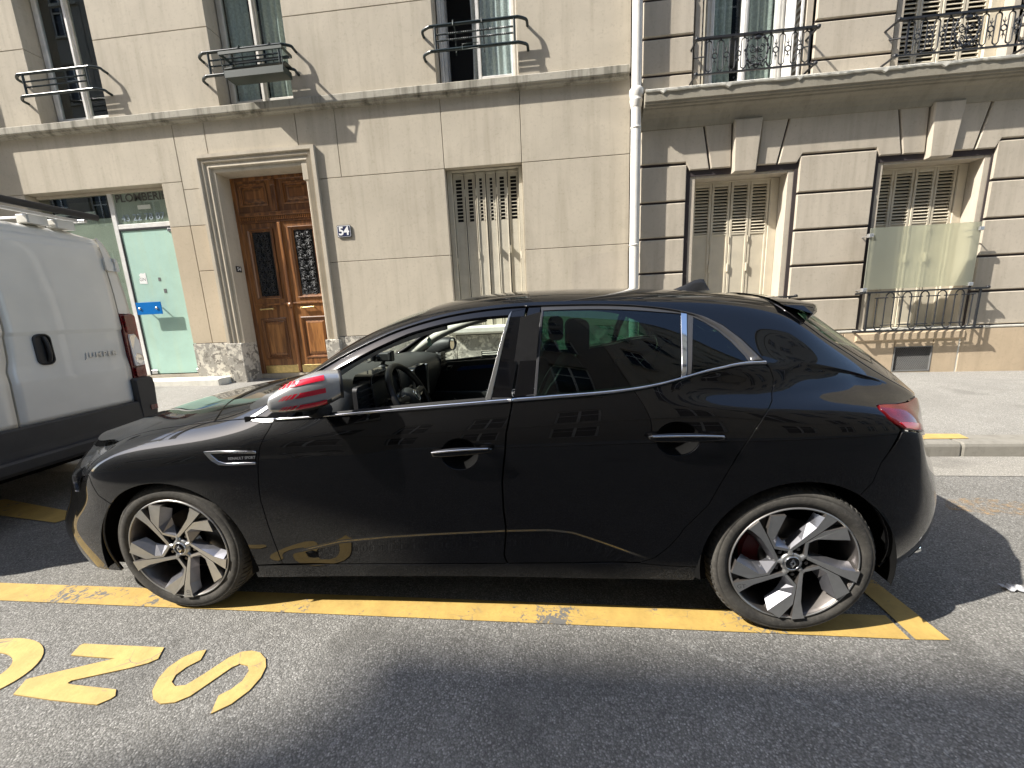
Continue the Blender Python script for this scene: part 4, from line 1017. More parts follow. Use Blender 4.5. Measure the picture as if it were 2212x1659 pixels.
# ---------------------------------------------------------------- across the street, behind the camera (mirrored in the car)
YO = -9.0
def opp_building(name, label, x0, x1, H, mat, seed, zoff=0):
    B = thing(name, label, 'building', 'buildings across the street'); rr = random.Random(seed)
    fl = 3.15; nf = int((H-1.2)/fl)
    bw = 2.45; nb = max(1, int((x1-x0)/bw)); m = ((x1-x0)-nb*bw)/2
    ops = []
    for f in range(nf):
        z0 = (.95 if f == 0 else .75)+f*fl; z1 = z0+1.9
        for k in range(nb):
            xc = x0+m+bw*(k+.5); ops.append((xc-.56, xc+.56, z0, z1))
    # facade built as strips round the windows
    mb = MB(); zc = -.6
    for f in range(nf):
        z0, z1 = ops[f*nb][2], ops[f*nb][3]; mb.box(x0, x1, YO-.3, YO, zc, z0); cx = x0
        for k in range(nb):
            a, c = ops[f*nb+k][:2]; mb.box(cx, a, YO-.3, YO, z0, z1); cx = c
        mb.box(cx, x1, YO-.3, YO, z0, z1); zc = z1
    mb.box(x0, x1, YO-.3, YO, zc, H); mb.box(x0, x1, YO-8, YO-.9, -.6, H-.2)
    mb.build('wall', mat, B)
    me = {}
    for a, c, z0, z1 in ops:
        w = empty('window', B, ((a+c)/2, 0, z0))
        if not me:
            h = z1-z0; mb = MB()
            for p, q in ((-.56, -.50), (.50, .56), (-.035, .035)): mb.box(p, q, YO-.22, YO-.15, 0, h)
            for z in (0, h*.62, h-.06): mb.box(-.56, .56, YO-.215, YO-.155, z, z+.06)
            me['frame'] = mb.mesh('window_frame', m_framew); me['pane'] = MB().box(-.5, .5, YO-.20, YO-.19, .05, h-.05).mesh('pane', m_screen)
            me['sill'] = MB().box(-.66, .66, YO-.02, YO+.09, -.09, 0).mesh('sill', m_cornL)
            mb = MB(); mb.box(-.60, .60, YO+.06, YO+.075, .62, .64); mb.box(-.60, .60, YO+.06, YO+.075, .10, .115)
            for i in range(9): mb.box(-.57+.14*i, -.56+.14*i, YO+.06, YO+.072, .10, .62)
            me['rail'] = mb.mesh('balcony_rail', m_iron)
        link('window_frame', me['frame'], w); link('pane', me['pane'], w); link('sill', me['sill'], w)
        if z0 > 3: link('balcony_rail', me['rail'], w)
    for z in (.62+fl, H-.55, H-fl-.3): MB().box(x0, x1, YO, YO+.22 if z > H-1 else YO+.12, z-.14, z).build('band', m_cornL, B)
    return B
opp_building('street_facade', 'tall beige apartment building across the street behind the viewer', -21.75, 4.0, 24.3, m_opp, 1)
opp_building('street_facade', 'pale tall apartment building across the street, further right', 4.04, 24, 23.2, m_wallL, 2)
opp_building('street_facade', 'lower grey apartment building across the street, further left', -44, -21.79, 21.4, m_opp, 3)
for k, (x, h) in enumerate(((-18.55, 21.7), (-16.5, 22.4))) if 0 else []: pass
tag(MB().box(-60, 60, YO, -5.3, -2, -.02).build('opposite_sidewalk', m_walk), kind='structure')
tag(MB().box(-60, 60, -5.42, -5.28, -1.2, .06).build('opposite_kerb', m_kerb), kind='structure')
tag(MB().box(-90, 90, -40, 60, -3.2, -3.0).build('ground', m_walk), kind='structure')

# ---------------------------------------------------------------- white van parked ahead, seen from behind
VN = thing('delivery_van', 'white delivery van with a roof rack parked in front of the black car', 'van', None, (-2.0, 0, SLOPE*2.0), (0, SLOPE, 0))
VC = .875; HW = .945
def vprof(z):
    """how far the rear face leans forward at height z"""
    return float(np.interp(z, [.3, .55, .66, .96, 1.07, 1.285, 1.31, 1.6, 1.9, 2.02, 2.10], [-.015, -.01, -.002, .004, -.010, -.010, .002, -.006, -.030, -.050, -.085]))
def vface(y, z): return vprof(z)-.05*abs((y-VC)/HW)**5
seam = lambda z: float(np.interp(z, [.4, .9, 1.04, 1.12, 1.35, 2.1], [.845, .862, .868, .890, .905, .905]))
def van_door(y0f, y1f, z0, z1, name):
    zs = sorted(set(list(np.linspace(z0, z1, 40))+[.96, 1.07, 1.285, 1.31, 1.96, 1.965]));
    mb = MB(); nu = 14; vs = []
    for z in zs:
        a, c = y0f(z), y1f(z)
        for i in range(nu+1):
            y = a+(c-a)*i/nu; dx = -.006 if z >= 1.963 else 0
            vs.append((vface(y, z)+dx, y, z))
    n = nu+1; m = len(zs)
    fs = [(j*n+i, j*n+i+1, (j+1)*n+i+1, (j+1)*n+i) for j in range(m-1) for i in range(nu)]
    rim = [i for i in range(n)]+[j*n+nu for j in range(1, m)]+[(m-1)*n+i for i in range(nu-1, -1, -1)]+[j*n for j in range(m-2, 0, -1)]
    b = len(vs); vs += [(vs[i][0]-.03, vs[i][1], vs[i][2]) for i in rim]
    mb.add(vs, fs, True); k = len(rim); mb.f += [[rim[i], b+i, b+(i+1) % k, rim[(i+1) % k]] for i in range(k)]; mb.sm += [False]*k
    return mb.build(name, m_van, VN)
van_door(lambda z: seam(z)+.006, lambda z: 1.668, .655, 2.018, 'rear_door')
van_door(lambda z: 2*VC-1.668, lambda z: seam(z)-.006, .655, 2.018, 'rear_door')
# body shell: side silhouette swept across with rounded shoulders
sil = [(-.06, .38), (-.05, .62), (-.045, 1.3), (-.06, 1.9), (-.085, 2.03), (-.14, 2.095), (-.4, 2.125), (-2.6, 2.14), (-3.35, 2.06), (-3.75, 1.85), (-4.35, 1.22), (-4.95, 1.02), (-5.15, .80), (-5.2, .38)]
mb = MB(); rows = []
for f, ins in ((0, .0), (.10, .0), (.35, .0), (.62, .008), (.86, .045), (.93, .07), (.965, .11), (.985, .17), (1.0, .30)):
    rows.append([(x, .36+(z-.36)*f, ins) for x, z in sil])
vs = []; n = len(sil)
for s in (1, -1):
    for R in rows: vs += [(x, VC+s*(HW-.012-i), z) for x, z, i in R]
fs = []; k = len(rows)
for s in range(2):
    o = s*k*n
    for r in range(k-1):
        for i in range(n-1):
            q = (o+r*n+i, o+r*n+i+1, o+(r+1)*n+i+1, o+(r+1)*n+i); fs.append(q if s else q[::-1])
for i in range(n-1): a = (k-1)*n+i; b_ = k*n+(k-1)*n+i; fs.append((a, a+1, b_+1, b_))
for r in range(k-1): a = r*n; b_ = k*n+r*n; fs.append((a, a+n, b_+n, b_)); fs.append((a+n-1, b_+n-1, b_+2*n-1, a+2*n-1))
mb.add(vs, fs, True).build('body', m_van, VN, fix=True)
# roof lip and gutter, corner pillars
def strip(pts, w, name, mat, d=.03):
    """band on the rear face through (y, z) points"""
    pass
for s in (1, -1):
    Y = lambda y: VC+s*(y-VC)
    mb = MB(); P = [(1.674, 2.015), (1.674, 1.42), (1.672, .86)]
    zs = [2.07, 2.04, 1.98, 1.90, 1.8, 1.6, 1.435]; outer = [1.715, 1.748, 1.765, 1.782, 1.795, 1.812, 1.822]
    vs = []
    for z, yo in zip(zs, outer):
        for y, dx in ((1.674, 0), ((1.674+yo)/2, 0), (yo-.02, -.012), (yo, -.045), (yo, -.13)): vs.append((vface(y, z)+dx+.001, Y(y), z))
    fs = [(j*5+i, j*5+i+1, (j+1)*5+i+1, (j+1)*5+i) for j in range(len(zs)-1) for i in range(4)]
    mb.add(vs, [f if s < 0 else f[::-1] for f in fs], True).build('corner_pillar', m_van, VN)
    # lamp cluster
    L = empty('tail_lamp', VN)
    def lamp_piece(y0, y1, z0, z1, name, mat, d=.02):
        mb = MB(); q = rrect(y0, y1, z0, z1, .014, 3); n = len(q)
        vs = [(vface(y, z)-.02, Y(y), z) for y, z in q]+[(vface(y, z)+d*(.6 if y > y1-.03 else 1), Y(y0+(y-y0)*.94+.003), z0+(z-z0)*.96+.003) for y, z in q]
        fs = [tuple(range(n, 2*n))]+[(i, (i+1) % n, n+(i+1) % n, n+i) for i in range(n)]
        mb.add(vs, [f if s > 0 else f[::-1] for f in fs]).build(name, mat, L)
    lamp_piece(1.672, 1.828, .855, 1.438, 'lamp_housing', m_redlamp, .012)
    lamp_piece(1.690, 1.815, 1.265, 1.425, 'brake_light', m_redlamp, .026)
    lamp_piece(1.698, 1.818, .965, 1.262, 'lamp_bezel', m_whitelamp, .024)
    lamp_piece(1.706, 1.790, 1.10, 1.25, 'indicator_light', m_lampin, .028)
    MB().lathe([(.0, .034), (.03, .034), (.046, .030), (.050, .02)], 20, 'x', (vface(1.75, 1.03), Y(1.748), 1.03)).build('reverse_light', m_lampin, L)
    lamp_piece(1.690, 1.812, .868, .958, 'fog_light', m_redlamp, .028)
    for z in (1.85, .775):
        mb = MB(); mb.v = []; y0, y1 = (1.655, 1.775) if z > 1 else (1.645, 1.725)
        q = rrect(y0, y1, z-.055, z+.055, .02, 3); n = len(q)
        vs = [(vface(y, zz)-.01, Y(y), zz) for y, zz in q]+[(vface(y, zz)+.022, Y(y), zz) for y, zz in q]
        fs = [tuple(range(n, 2*n))]+[(i, (i+1) % n, n+(i+1) % n, n+i) for i in range(n)]
        mb.add(vs, [f if s > 0 else f[::-1] for f in fs])
        for zz in (z-.04, z+.04): mb.tube([(vface(1.72, z)+.026, Y((y0+y1)/2+.02), zz-.014), (vface(1.72, z)+.026, Y((y0+y1)/2+.02), zz+.014)], .012, 8)
        mb.tube([(vface(1.72, z)+.024, Y((y0+y1)/2+.02), z-.05), (vface(1.72, z)+.024, Y((y0+y1)/2+.02), z+.05)], .005, 6)
        mb.build('door_hinge', m_van, VN)
MB().grid(lambda u, v: (vface(.02+1.71*u, 2.045)-.005-.16*v*v+.02*(1-abs(2*u-1)**6)*0-.010, .02+1.71*u, 2.022+.085*math.sin(v*1.5708)-.03*abs(2*u-1)**6), 24, 8, True, True).build('roof_lip', m_van, VN)
MB().box(-.20, -.135, .06, 1.69, 1.9, 2.04).build('door_gap', m_gap, VN); MB().box(-.15, -.075, .06, 1.69, .5, 1.9).build('door_gap', m_gap, VN)
# handle recess, badge
H_ = empty('door_handle', VN)
q = rrect(1.045, 1.148, 1.065, 1.295, .042, 5)
mb = MB(); n = len(q); cy, cz = 1.096, 1.18
vs = [(vface(y, z)+.012, y, z) for y, z in q]+[(vface(y, z)+.014, cy+(y-cy)*.86, cz+(z-cz)*.93) for y, z in q]+[(vface(y, z)+.004, cy+(y-cy)*.8, cz+(z-cz)*.88) for y, z in q]+[(vface(y, z)-.01, y, z) for y, z in q]
fs = [(i, (i+1) % n, n+(i+1) % n, n+i) for i in range(n)]+[(n+i, n+(i+1) % n, 2*n+(i+1) % n, 2*n+i) for i in range(n)]+[tuple(range(2*n, 3*n))]+[(3*n+i, 3*n+(i+1) % n, (i+1) % n, i) for i in range(n)]
mb.add(vs, fs).build('handle_recess', m_plas, H_, fix=True)
MB().tube(smooth_path([(-.006, 1.108, 1.27), (.010, 1.112, 1.22), (.010, 1.114, 1.14), (-.006, 1.112, 1.09)], 4), .014, 8).build('handle_grip', m_plas, H_)
link('badge_lettering', text_mesh('JUMPER', .058, m_ltgrey, 'badge_lettering', .003, shear=.1, spacing=1.25, bold=.001), VN, (vprof(1.105)+.003, 1.46, 1.102), (math.pi/2, 0, math.pi/2))
# bumper with step
mb = MB(); P = []
prof = [(-.05, .655), (.012, .655), (.022, .64), (.028, .50), (.034, .455), (.085, .450), (.100, .435), (.098, .375), (.080, .350), (-.05, .345)]
st = [(-.945, .10), (-.935, .035), (-.90, .008), (-.80, 0), (-.4, 0), (0, 0), (.4, 0), (.80, 0), (.90, .008), (.935, .035), (.945, .10)]
vs = [(x-dx*(1 if x > 0 else 0), VC+y*(1-.02*(x > .05)), z) for y, dx in st for x, z in prof]; n = len(prof)
fs = [(s*n+i, s*n+(i+1) % n, (s+1)*n+(i+1) % n, (s+1)*n+i) for s in range(len(st)-1) for i in range(n)]
mb.add(vs, fs).build('rear_bumper', m_vangrey, VN, fix=True)
for s in (1, -1):
    Y = lambda y: VC+s*(y-VC)
    mb = MB(); q = [(1.64, .655), (1.64, .852), (1.66, .862), (1.785, .862), (1.808, .84), (1.815, .78), (1.80, .56), (1.78, .42), (1.64, .42)]
    n = len(q); vs = [(-.2, Y(y), z) for y, z in q]+[(.018, Y(y), z) for y, z in q]+[(.032, Y(1.72+(y-1.72)*.85), .64+(z-.64)*.93) for y, z in q]
    fs = [tuple(range(2*n, 3*n))]+[(r*n+i, r*n+(i+1) % n, (r+1)*n+(i+1) % n, (r+1)*n+i) for r in range(2) for i in range(n)]
    mb.add(vs, fs, False).build('bumper_corner', m_vangrey, VN, fix=True)
    MB().box(.030, .040, min(Y(1.725), Y(1.785)), max(Y(1.725), Y(1.785)), .555, .60).build('reflector', m_redlamp, VN)
# roof rack
RK = empty('roof_rack', VN)
MB().tube([(-.02, .06, 2.222), (-.02, 1.665, 2.222)], .026, 12).build('rear_roller', m_plas, RK)
for yy in (.12, 1.60): MB().tube([(-.05, yy, 2.185), (-2.6, yy, 2.20)], .014, 8).build('side_rail', m_ltgrey, RK)
for xx in (-.12, -.75, -1.4, -2.0, -2.55): MB().tube([(xx, .10, 2.188), (xx, 1.62, 2.188)], .013, 8).build('cross_bar', m_ltgrey, RK)
for yy in (.35, .62, .88, 1.12, 1.38): MB().tube([(-.12, yy, 2.18), (-2.55, yy, 2.195)], .009, 6).build('rack_slat', m_ltgrey, RK)
for xx in (-.12, -.75, -1.4, -2.0):
    for yy in (.22, 1.30, 1.47): MB().bbox(xx-.05, xx+.05, yy-.06, yy+.06, 2.10, 2.165, .008).build('rack_foot', m_van, RK)
# running gear and cab
for xx in (-1.15, -4.45):
    for s in (1, -1):
        w = empty('wheel', VN, (xx, VC+s*.80, .335)); 
        MB().lathe([(.18, -.10), (.30, -.105), (.325, -.09), (.335, -.05), (.335, .05), (.325, .09), (.30, .105), (.18, .10)], 32, 'y', closed=True).build('tyre', m_tyre, w)
        MB().lathe([(0, -s*-.06), (.10, s*.07), (.17, s*.09), (.19, s*.10)], 24, 'y').build('wheel_disc', m_ltgrey, w)
MB().box(-5.1, -.3, .05, 1.70, .22, .42).build('chassis', m_under, VN)
for s in (1, -1): MB().prism([(-2.75, 1.25), (-2.75, 1.95), (-3.45, 1.90), (-4.15, 1.28)], VC+s*(HW-.03), VC+s*(HW+.004)).build('side_window', m_screen, VN)

# ---------------------------------------------------------------- car body surface
# control rows (x, y, z) in the car's own frame: x from the front axle to the rear,
# y from the left side inwards, z up.  Rows run round the body: 0 sill ... 5 belt ... 9 roof centre.
YC = 0.907
ST = [  # nominal s of each station, rows 0..9 (wrap stations have rows 0..5 only)
 (-1.72, [(-.885,.907,.150),(-.925,.907,.25),(-.94,.907,.36),(-.925,.907,.50),(-.915,.907,.63),(-.895,.907,.742)]),
 (-1.30, [(-.845,.50,.150),(-.885,.50,.25),(-.90,.50,.36),(-.875,.50,.50),(-.86,.50,.63),(-.825,.50,.744)]),
 (-.94, [(-.735,.21,.152),(-.785,.20,.25),(-.80,.195,.35),(-.735,.19,.49),(-.70,.195,.62),(-.62,.255,.748)]),
 (-.60, [(-.52,.075,.160),(-.565,.066,.27),(-.580,.062,.38),(-.525,.065,.53),(-.490,.080,.66),(-.390,.160,.783),(-.585,.255,.762),(-.75,.39,.757),(-.855,.63,.754),(-.905,.907,.752)]),
 (-.38, [(-.36,.05,.17),(-.37,.028,.28),(-.37,.015,.42),(-.365,.012,.56),(-.34,.020,.722),(-.26,.142,.823),(-.36,.25,.828),(-.46,.38,.832),(-.56,.63,.838),(-.60,.907,.842)]),
 (-.12, [(-.12,.04,.17),(-.12,.012,.28),(-.12,.0,.42),(-.12,-.002,.57),(-.11,.008,.757),(-.06,.126,.862),(-.11,.24,.884),(-.17,.37,.894),(-.25,.63,.906),(-.28,.907,.911)]),
 (.16, [(.16,.04,.165),(.16,.012,.275),(.16,.0,.43),(.16,-.002,.60),(.165,.008,.788),(.20,.106,.893),(.16,.215,.932),(.12,.345,.955),(.09,.62,.970),(.08,.907,.976)]),
 (.45, [(.45,.04,.17),(.45,.020,.27),(.45,.010,.44),(.45,.003,.64),(.455,.010,.815),(.46,.072,.918),(.46,.165,1.005),(.47,.285,1.035),(.44,.60,1.065),(.42,.907,1.08)]),
 (.75, [(.75,.045,.18),(.75,.030,.275),(.75,.015,.44),(.75,.004,.65),(.75,.012,.82),(.75,.060,.933),(.75,.195,1.155),(.76,.30,1.205),(.76,.60,1.235),(.76,.907,1.25)]),
 (1.05, [(1.05,.045,.19),(1.05,.032,.28),(1.05,.018,.44),(1.05,.005,.65),(1.05,.012,.835),(1.05,.058,.952),(1.05,.225,1.275),(1.05,.305,1.325),(1.05,.60,1.365),(1.05,.907,1.38)]),
 (1.40, [(1.40,.045,.20),(1.40,.032,.29),(1.40,.018,.44),(1.40,.005,.65),(1.40,.012,.85),(1.40,.058,.975),(1.40,.240,1.345),(1.40,.310,1.392),(1.40,.60,1.434),(1.40,.907,1.447)]),
 (1.80, [(1.80,.045,.205),(1.80,.030,.295),(1.80,.016,.44),(1.80,.003,.66),(1.80,.012,.865),(1.80,.060,1.003),(1.80,.248,1.358),(1.80,.315,1.405),(1.80,.60,1.447),(1.80,.907,1.460)]),
 (2.15, [(2.15,.045,.21),(2.15,.022,.30),(2.15,.008,.44),(2.15,-.002,.67),(2.15,.008,.885),(2.15,.068,1.045),(2.15,.246,1.335),(2.15,.316,1.390),(2.15,.60,1.437),(2.15,.907,1.452)]),
 (2.45, [(2.45,.04,.22),(2.45,.012,.31),(2.45,-.002,.45),(2.45,-.006,.68),(2.45,.006,.905),(2.45,.105,1.100),(2.45,.232,1.270),(2.45,.316,1.358),(2.45,.60,1.415),(2.45,.907,1.432)]),
 (2.70, [(2.70,.04,.24),(2.70,.012,.33),(2.70,.0,.46),(2.70,-.004,.69),(2.70,.010,.925),(2.70,.130,1.068),(2.70,.205,1.200),(2.70,.318,1.318),(2.72,.60,1.385),(2.74,.907,1.405)]),
 (2.92, [(2.92,.05,.27),(2.92,.028,.36),(2.92,.018,.48),(2.92,.010,.69),(2.92,.026,.93),(2.91,.152,1.034),(2.88,.222,1.140),(2.86,.332,1.252),(2.92,.60,1.340),(2.96,.907,1.362)]),
 (3.10, [(3.07,.085,.27),(3.09,.060,.37),(3.095,.050,.49),(3.09,.042,.68),(3.06,.055,.905),(3.055,.172,.998),(3.035,.250,1.072),(3.02,.345,1.150),(3.12,.60,1.200),(3.17,.907,1.215)]),
 (3.26, [(3.20,.16,.24),(3.235,.13,.35),(3.240,.115,.48),(3.205,.105,.64),(3.140,.110,.85),(3.165,.195,.965),(3.17,.27,1.000),(3.19,.350,1.035),(3.29,.60,1.065),(3.33,.907,1.070)]),
 (3.40, [(3.31,.27,.21),(3.365,.25,.33),(3.368,.24,.46),(3.335,.23,.60),(3.245,.215,.80),(3.222,.245,.930),(3.278,.31,.932),(3.335,.385,.935),(3.405,.63,.940),(3.43,.907,.940)]),
 (3.78, [(3.37,.55,.20),(3.42,.54,.32),(3.44,.53,.45),(3.43,.53,.58),(3.35,.53,.78),(3.385,.56,.935)]),
 (4.16, [(3.38,.907,.20),(3.43,.907,.32),(3.45,.907,.45),(3.44,.907,.58),(3.375,.907,.78),(3.43,.907,.940)]),
]
IA, IR = 3, len(ST)-3            # first / last station with all ten rows

def nat_spline(xk, yk, xq):
    """Natural cubic spline through (xk, yk); yk (n, ...) ; xq (m,)."""
    n = len(xk); h = np.diff(xk); sh = yk.shape[1:]
    Y = yk.reshape(n, -1)
    A = np.zeros((n, n)); B = np.zeros((n, Y.shape[1]))
    A[0, 0] = A[-1, -1] = 1
    for i in range(1, n-1):
        A[i, i-1] = h[i-1]; A[i, i] = 2*(h[i-1]+h[i]); A[i, i+1] = h[i]
        B[i] = 6*((Y[i+1]-Y[i])/h[i]-(Y[i]-Y[i-1])/h[i-1])
    M = np.linalg.solve(A, B)
    k = np.clip(np.searchsorted(xk, xq, side='right')-1, 0, n-2)
    a = (xk[k+1]-xq)[:, None]; b = (xq-xk[k])[:, None]; hh = h[k][:, None]
    r = (M[k]*a**3+M[k+1]*b**3)/(6*hh)+(Y[k]/hh-M[k]*hh/6)*a+(Y[k+1]/hh-M[k+1]*hh/6)*b
    return r.reshape((len(xq),)+sh)

SGRID = np.concatenate([np.linspace(-1.72, -.2, 150)[:-1], np.linspace(-.2, 2.9, 230)[:-1], np.linspace(2.9, 4.16, 140)])
NT = 32
TGRID = np.linspace(0, 9, 9*NT+1)
CREASE = np.array([(.50,.300),(.56,.318),(.66,.343),(.78,.374),(1.0,.400),(1.2,.418),(1.5,.441),(1.7,.450),(1.80,.440),(1.9,.405),(2.06,.345),(2.16,.31)])
CREASE2 = np.array([(.44,.770),(.60,.777),(.90,.795),(1.05,.805)])

def sstep(a, b, x):
    u = np.clip((x-a)/(b-a), 0, 1); return u*u*(3-2*u)

def build_grid():
    sk = np.array([s for s, _ in ST]); n = len(ST)
    rows = []
    for t in range(10):
        idx = range(n) if t <= 5 else range(IA, n-2)
        P = np.array([ST[i][1][t] for i in idx]); S_ = sk[list(idx)]
        if t <= 5:   # mirror the ends so that the nose and tail are smooth across the centre line
            mir = lambda p: p*np.array([1, -1, 1])+np.array([0, 2*YC, 0])
            P = np.concatenate([mir(P[2:0:-1]), P, mir(P[-2:-4:-1])])
            S_ = np.concatenate([2*S_[0]-S_[2:0:-1], S_, 2*S_[-1]-S_[-2:-4:-1]])
            # keep the mirrored ends' axis symmetric
        rows.append(nat_spline(S_, P, SGRID))
    R = np.stack(rows, 1)                       # ns,10,3
    full = (SGRID >= sk[IA]-1e-9) & (SGRID <= sk[n-3]+1e-9)
    G = np.full((len(SGRID), len(TGRID), 3), np.nan)
    for i in range(len(SGRID)):
        if full[i]:
            P = R[i]; m = P[6:9][::-1]*np.array([1, -1, 1])+np.array([0, 2*YC, 0])
            Q = np.concatenate([P, m]); top = 9
        else:
            Q = R[i][:6]; top = 5
        d = np.linalg.norm(np.diff(Q, axis=0), axis=1)**.75
        kn = np.concatenate([[0], np.cumsum(d)])
        tt = TGRID[TGRID <= top+1e-9]
        k = np.minimum(tt.astype(int), top-1 if top == 5 else 8)
        u = kn[k]+(tt-k)*(kn[k+1]-kn[k])
        G[i, :len(tt)] = nat_spline(kn, Q, u)
    # pressed door sculpture: a hollow below the lower crease, and a soft upper crease line
    X, Z = G[..., 0], G[..., 2]
    T2 = np.broadcast_to(TGRID, X.shape)
    zc = np.interp(X, CREASE[:, 0], CREASE[:, 1])
    ends = sstep(.50, .66, X)*(1-sstep(1.95, 2.16, X))
    dz = zc-Z
    hollow = sstep(-.004, .012, dz)*(1-sstep(.03, .19, dz))
    G[..., 1] += np.where((T2 < 3.5), .009*ends*hollow, 0)
    zs = np.interp(X, [2.1, 2.3, 2.5, 2.75, 3.0], [.965, .955, .945, .945, .93]); e3 = sstep(2.12, 2.45, X)*(1-sstep(2.92, 3.08, X))
    G[..., 1] += np.where((T2 > 3) & (T2 < 5.3), .030*e3*(sstep(zs, zs+.065, Z)-sstep(zs+.065, zs+.17, Z)), 0)
    zc2 = np.interp(X, CREASE2[:, 0], CREASE2[:, 1])
    e2 = sstep(.40, .46, X)*(1-sstep(.75, 1.10, X))
    d2 = Z-zc2
    G[..., 1] += np.where(T2 < 5, .004*e2*sstep(-.006, .006, d2)*(1-sstep(.01, .09, d2)), 0)
    return G

G = build_grid()
def grid_normals(G):
    du = np.empty_like(G); dv = np.empty_like(G)
    ds = np.gradient(SGRID)[:, None, None]
    du[1:-1] = G[2:]-G[:-2]; du[0] = G[1]-G[0]; du[-1] = G[-1]-G[-2]
    bad = np.isnan(du).any(-1)
    a = np.empty_like(G); a[:-1] = G[1:]-G[:-1]; a[-1] = np.nan
    b = np.empty_like(G); b[1:] = G[1:]-G[:-1]; b[0] = np.nan
    du = np.where(np.isnan(du), a, du); du = np.where(np.isnan(du), b, du)
    dv[:, 1:-1] = G[:, 2:]-G[:, :-2]; dv[:, 0] = G[:, 1]-G[:, 0]; dv[:, -1] = G[:, -1]-G[:, -2]
    b = np.empty_like(G); b[:, 1:] = G[:, 1:]-G[:, :-1]; b[:, 0] = np.nan
    dv = np.where(np.isnan(dv), b, dv)
    nn = np.cross(du, dv); nn /= np.maximum(np.linalg.norm(nn, axis=-1, keepdims=True), 1e-12)
    return nn
GN = grid_normals(G)
def sample(A, s, t):
    s = np.atleast_1d(np.asarray(s, float)); t = np.atleast_1d(np.asarray(t, float))
    i = np.clip(np.searchsorted(SGRID, s, side='right')-1, 0, len(SGRID)-2)
    fs = np.clip((s-SGRID[i])/(SGRID[i+1]-SGRID[i]), 0, 1)[:, None]
    tj = np.clip(t*NT, 0, len(TGRID)-1-1e-6); j = tj.astype(int); ft = (tj-j)[:, None]
    a, b, c, d = A[i, j], A[i+1, j], A[i, j+1], A[i+1, j+1]
    # at the edge of the wrapped ends fall back on the valid corners
    W = np.stack([(1-fs)*(1-ft), fs*(1-ft), (1-fs)*ft, fs*ft], 0)
    V = np.stack([a, b, c, d], 0)
    ok = ~np.isnan(V).any(-1, keepdims=True)
    W = np.where(ok, np.maximum(W, 1e-9), 0); V = np.where(ok, V, 0)
    return (W*V).sum(0)/W.sum(0)

# ---------------------------------------------------------------- the black hatchback
def moulding(name, lo, hi, mat, lift=.004, bulge=.006, side='pair'):
    """rounded strip between two lines on the body"""
    def path(P): 
        L = [np.array((a, b*.2)) for a, b in P]; d = np.concatenate([[0], np.cumsum([np.linalg.norm(L[i+1]-L[i]) for i in range(len(L)-1)])])
        q = np.linspace(0, d[-1], max(12, int(d[-1]/.02))); return np.stack([np.interp(q, d, [p[0] for p in P]), np.interp(q, d, [p[1] for p in P])], 1), len(q)
    A, n = path(lo); B, n2 = path(hi); n = max(n, n2)
    rs = lambda X: np.stack([np.interp(np.linspace(0, 1, n), np.linspace(0, 1, len(X)), X[:, k]) for k in (0, 1)], 1)
    A, B = rs(A), rs(B); m = 7; V = []
    Nm = None
    for j in range(m):
        f = j/(m-1); C = A*(1-f)+B*f; P = sample(G, C[:, 0], C[:, 1]); Q = sample(GN, C[:, 0], C[:, 1])
        h = lift*(0 if j in (0, m-1) else 1)+bulge*math.sin(math.pi*f)-(.004 if j in (0, m-1) else 0)
        V.append(P+Q*h)
    V = np.stack(V, 1); vs = [tuple(v) for v in V.reshape(-1, 3)]
    fs = [(i*m+j, (i+1)*m+j, (i+1)*m+j+1, i*m+j+1) for i in range(n-1) for j in range(m-1)]+[tuple(range(m))[::-1], tuple(range((n-1)*m, n*m))]
    r = [MB().add(vs, fs, True).build(name, mat, CAR)]
    if side == 'pair': r.append(MB().add([(x, 2*YC-y, z) for x, y, z in vs], [f[::-1] for f in fs], True).build(name, mat, CAR))
    return r
CAR = thing('hatchback_car', 'glossy black five-door hatchback with silver and red mirror cap parked on the yellow line', 'car', None, (0, 0, 0), (0, SLOPE, 0))
TS = .2                                     # scale of t against s in the cutting plane
def resample(poly, step):
    out = []; n = len(poly)
    for i in range(n):
        a, b = np.array(poly[i]), np.array(poly[(i+1) % n]); L = np.linalg.norm(b-a); k = max(1, int(math.ceil(L/step)))
        out += [a+(b-a)*j/k for j in range(k)]
    return np.array(out)
def inside(P, poly):
    x, y = P[:, 0], P[:, 1]; r = np.zeros(len(P), bool); n = len(poly)
    for i in range(n):
        x0, y0 = poly[i]; x1, y1 = poly[(i+1) % n]
        c = ((y0 > y) != (y1 > y)); xx = x0+(y-y0)*(x1-x0)/((y1-y0) if abs(y1-y0) > 1e-12 else 1e-12); r ^= c & (x < xx)
    return r
def edge_dist(P, poly):
    d = np.full(len(P), 9.); n = len(poly)
    for i in range(n):
        a, b = poly[i], poly[(i+1) % n]; ab = b-a; L = max(ab@ab, 1e-12)
        t = np.clip(((P-a)@ab)/L, 0, 1); d = np.minimum(d, np.linalg.norm(P-a-t[:, None]*ab, axis=1))
    return d
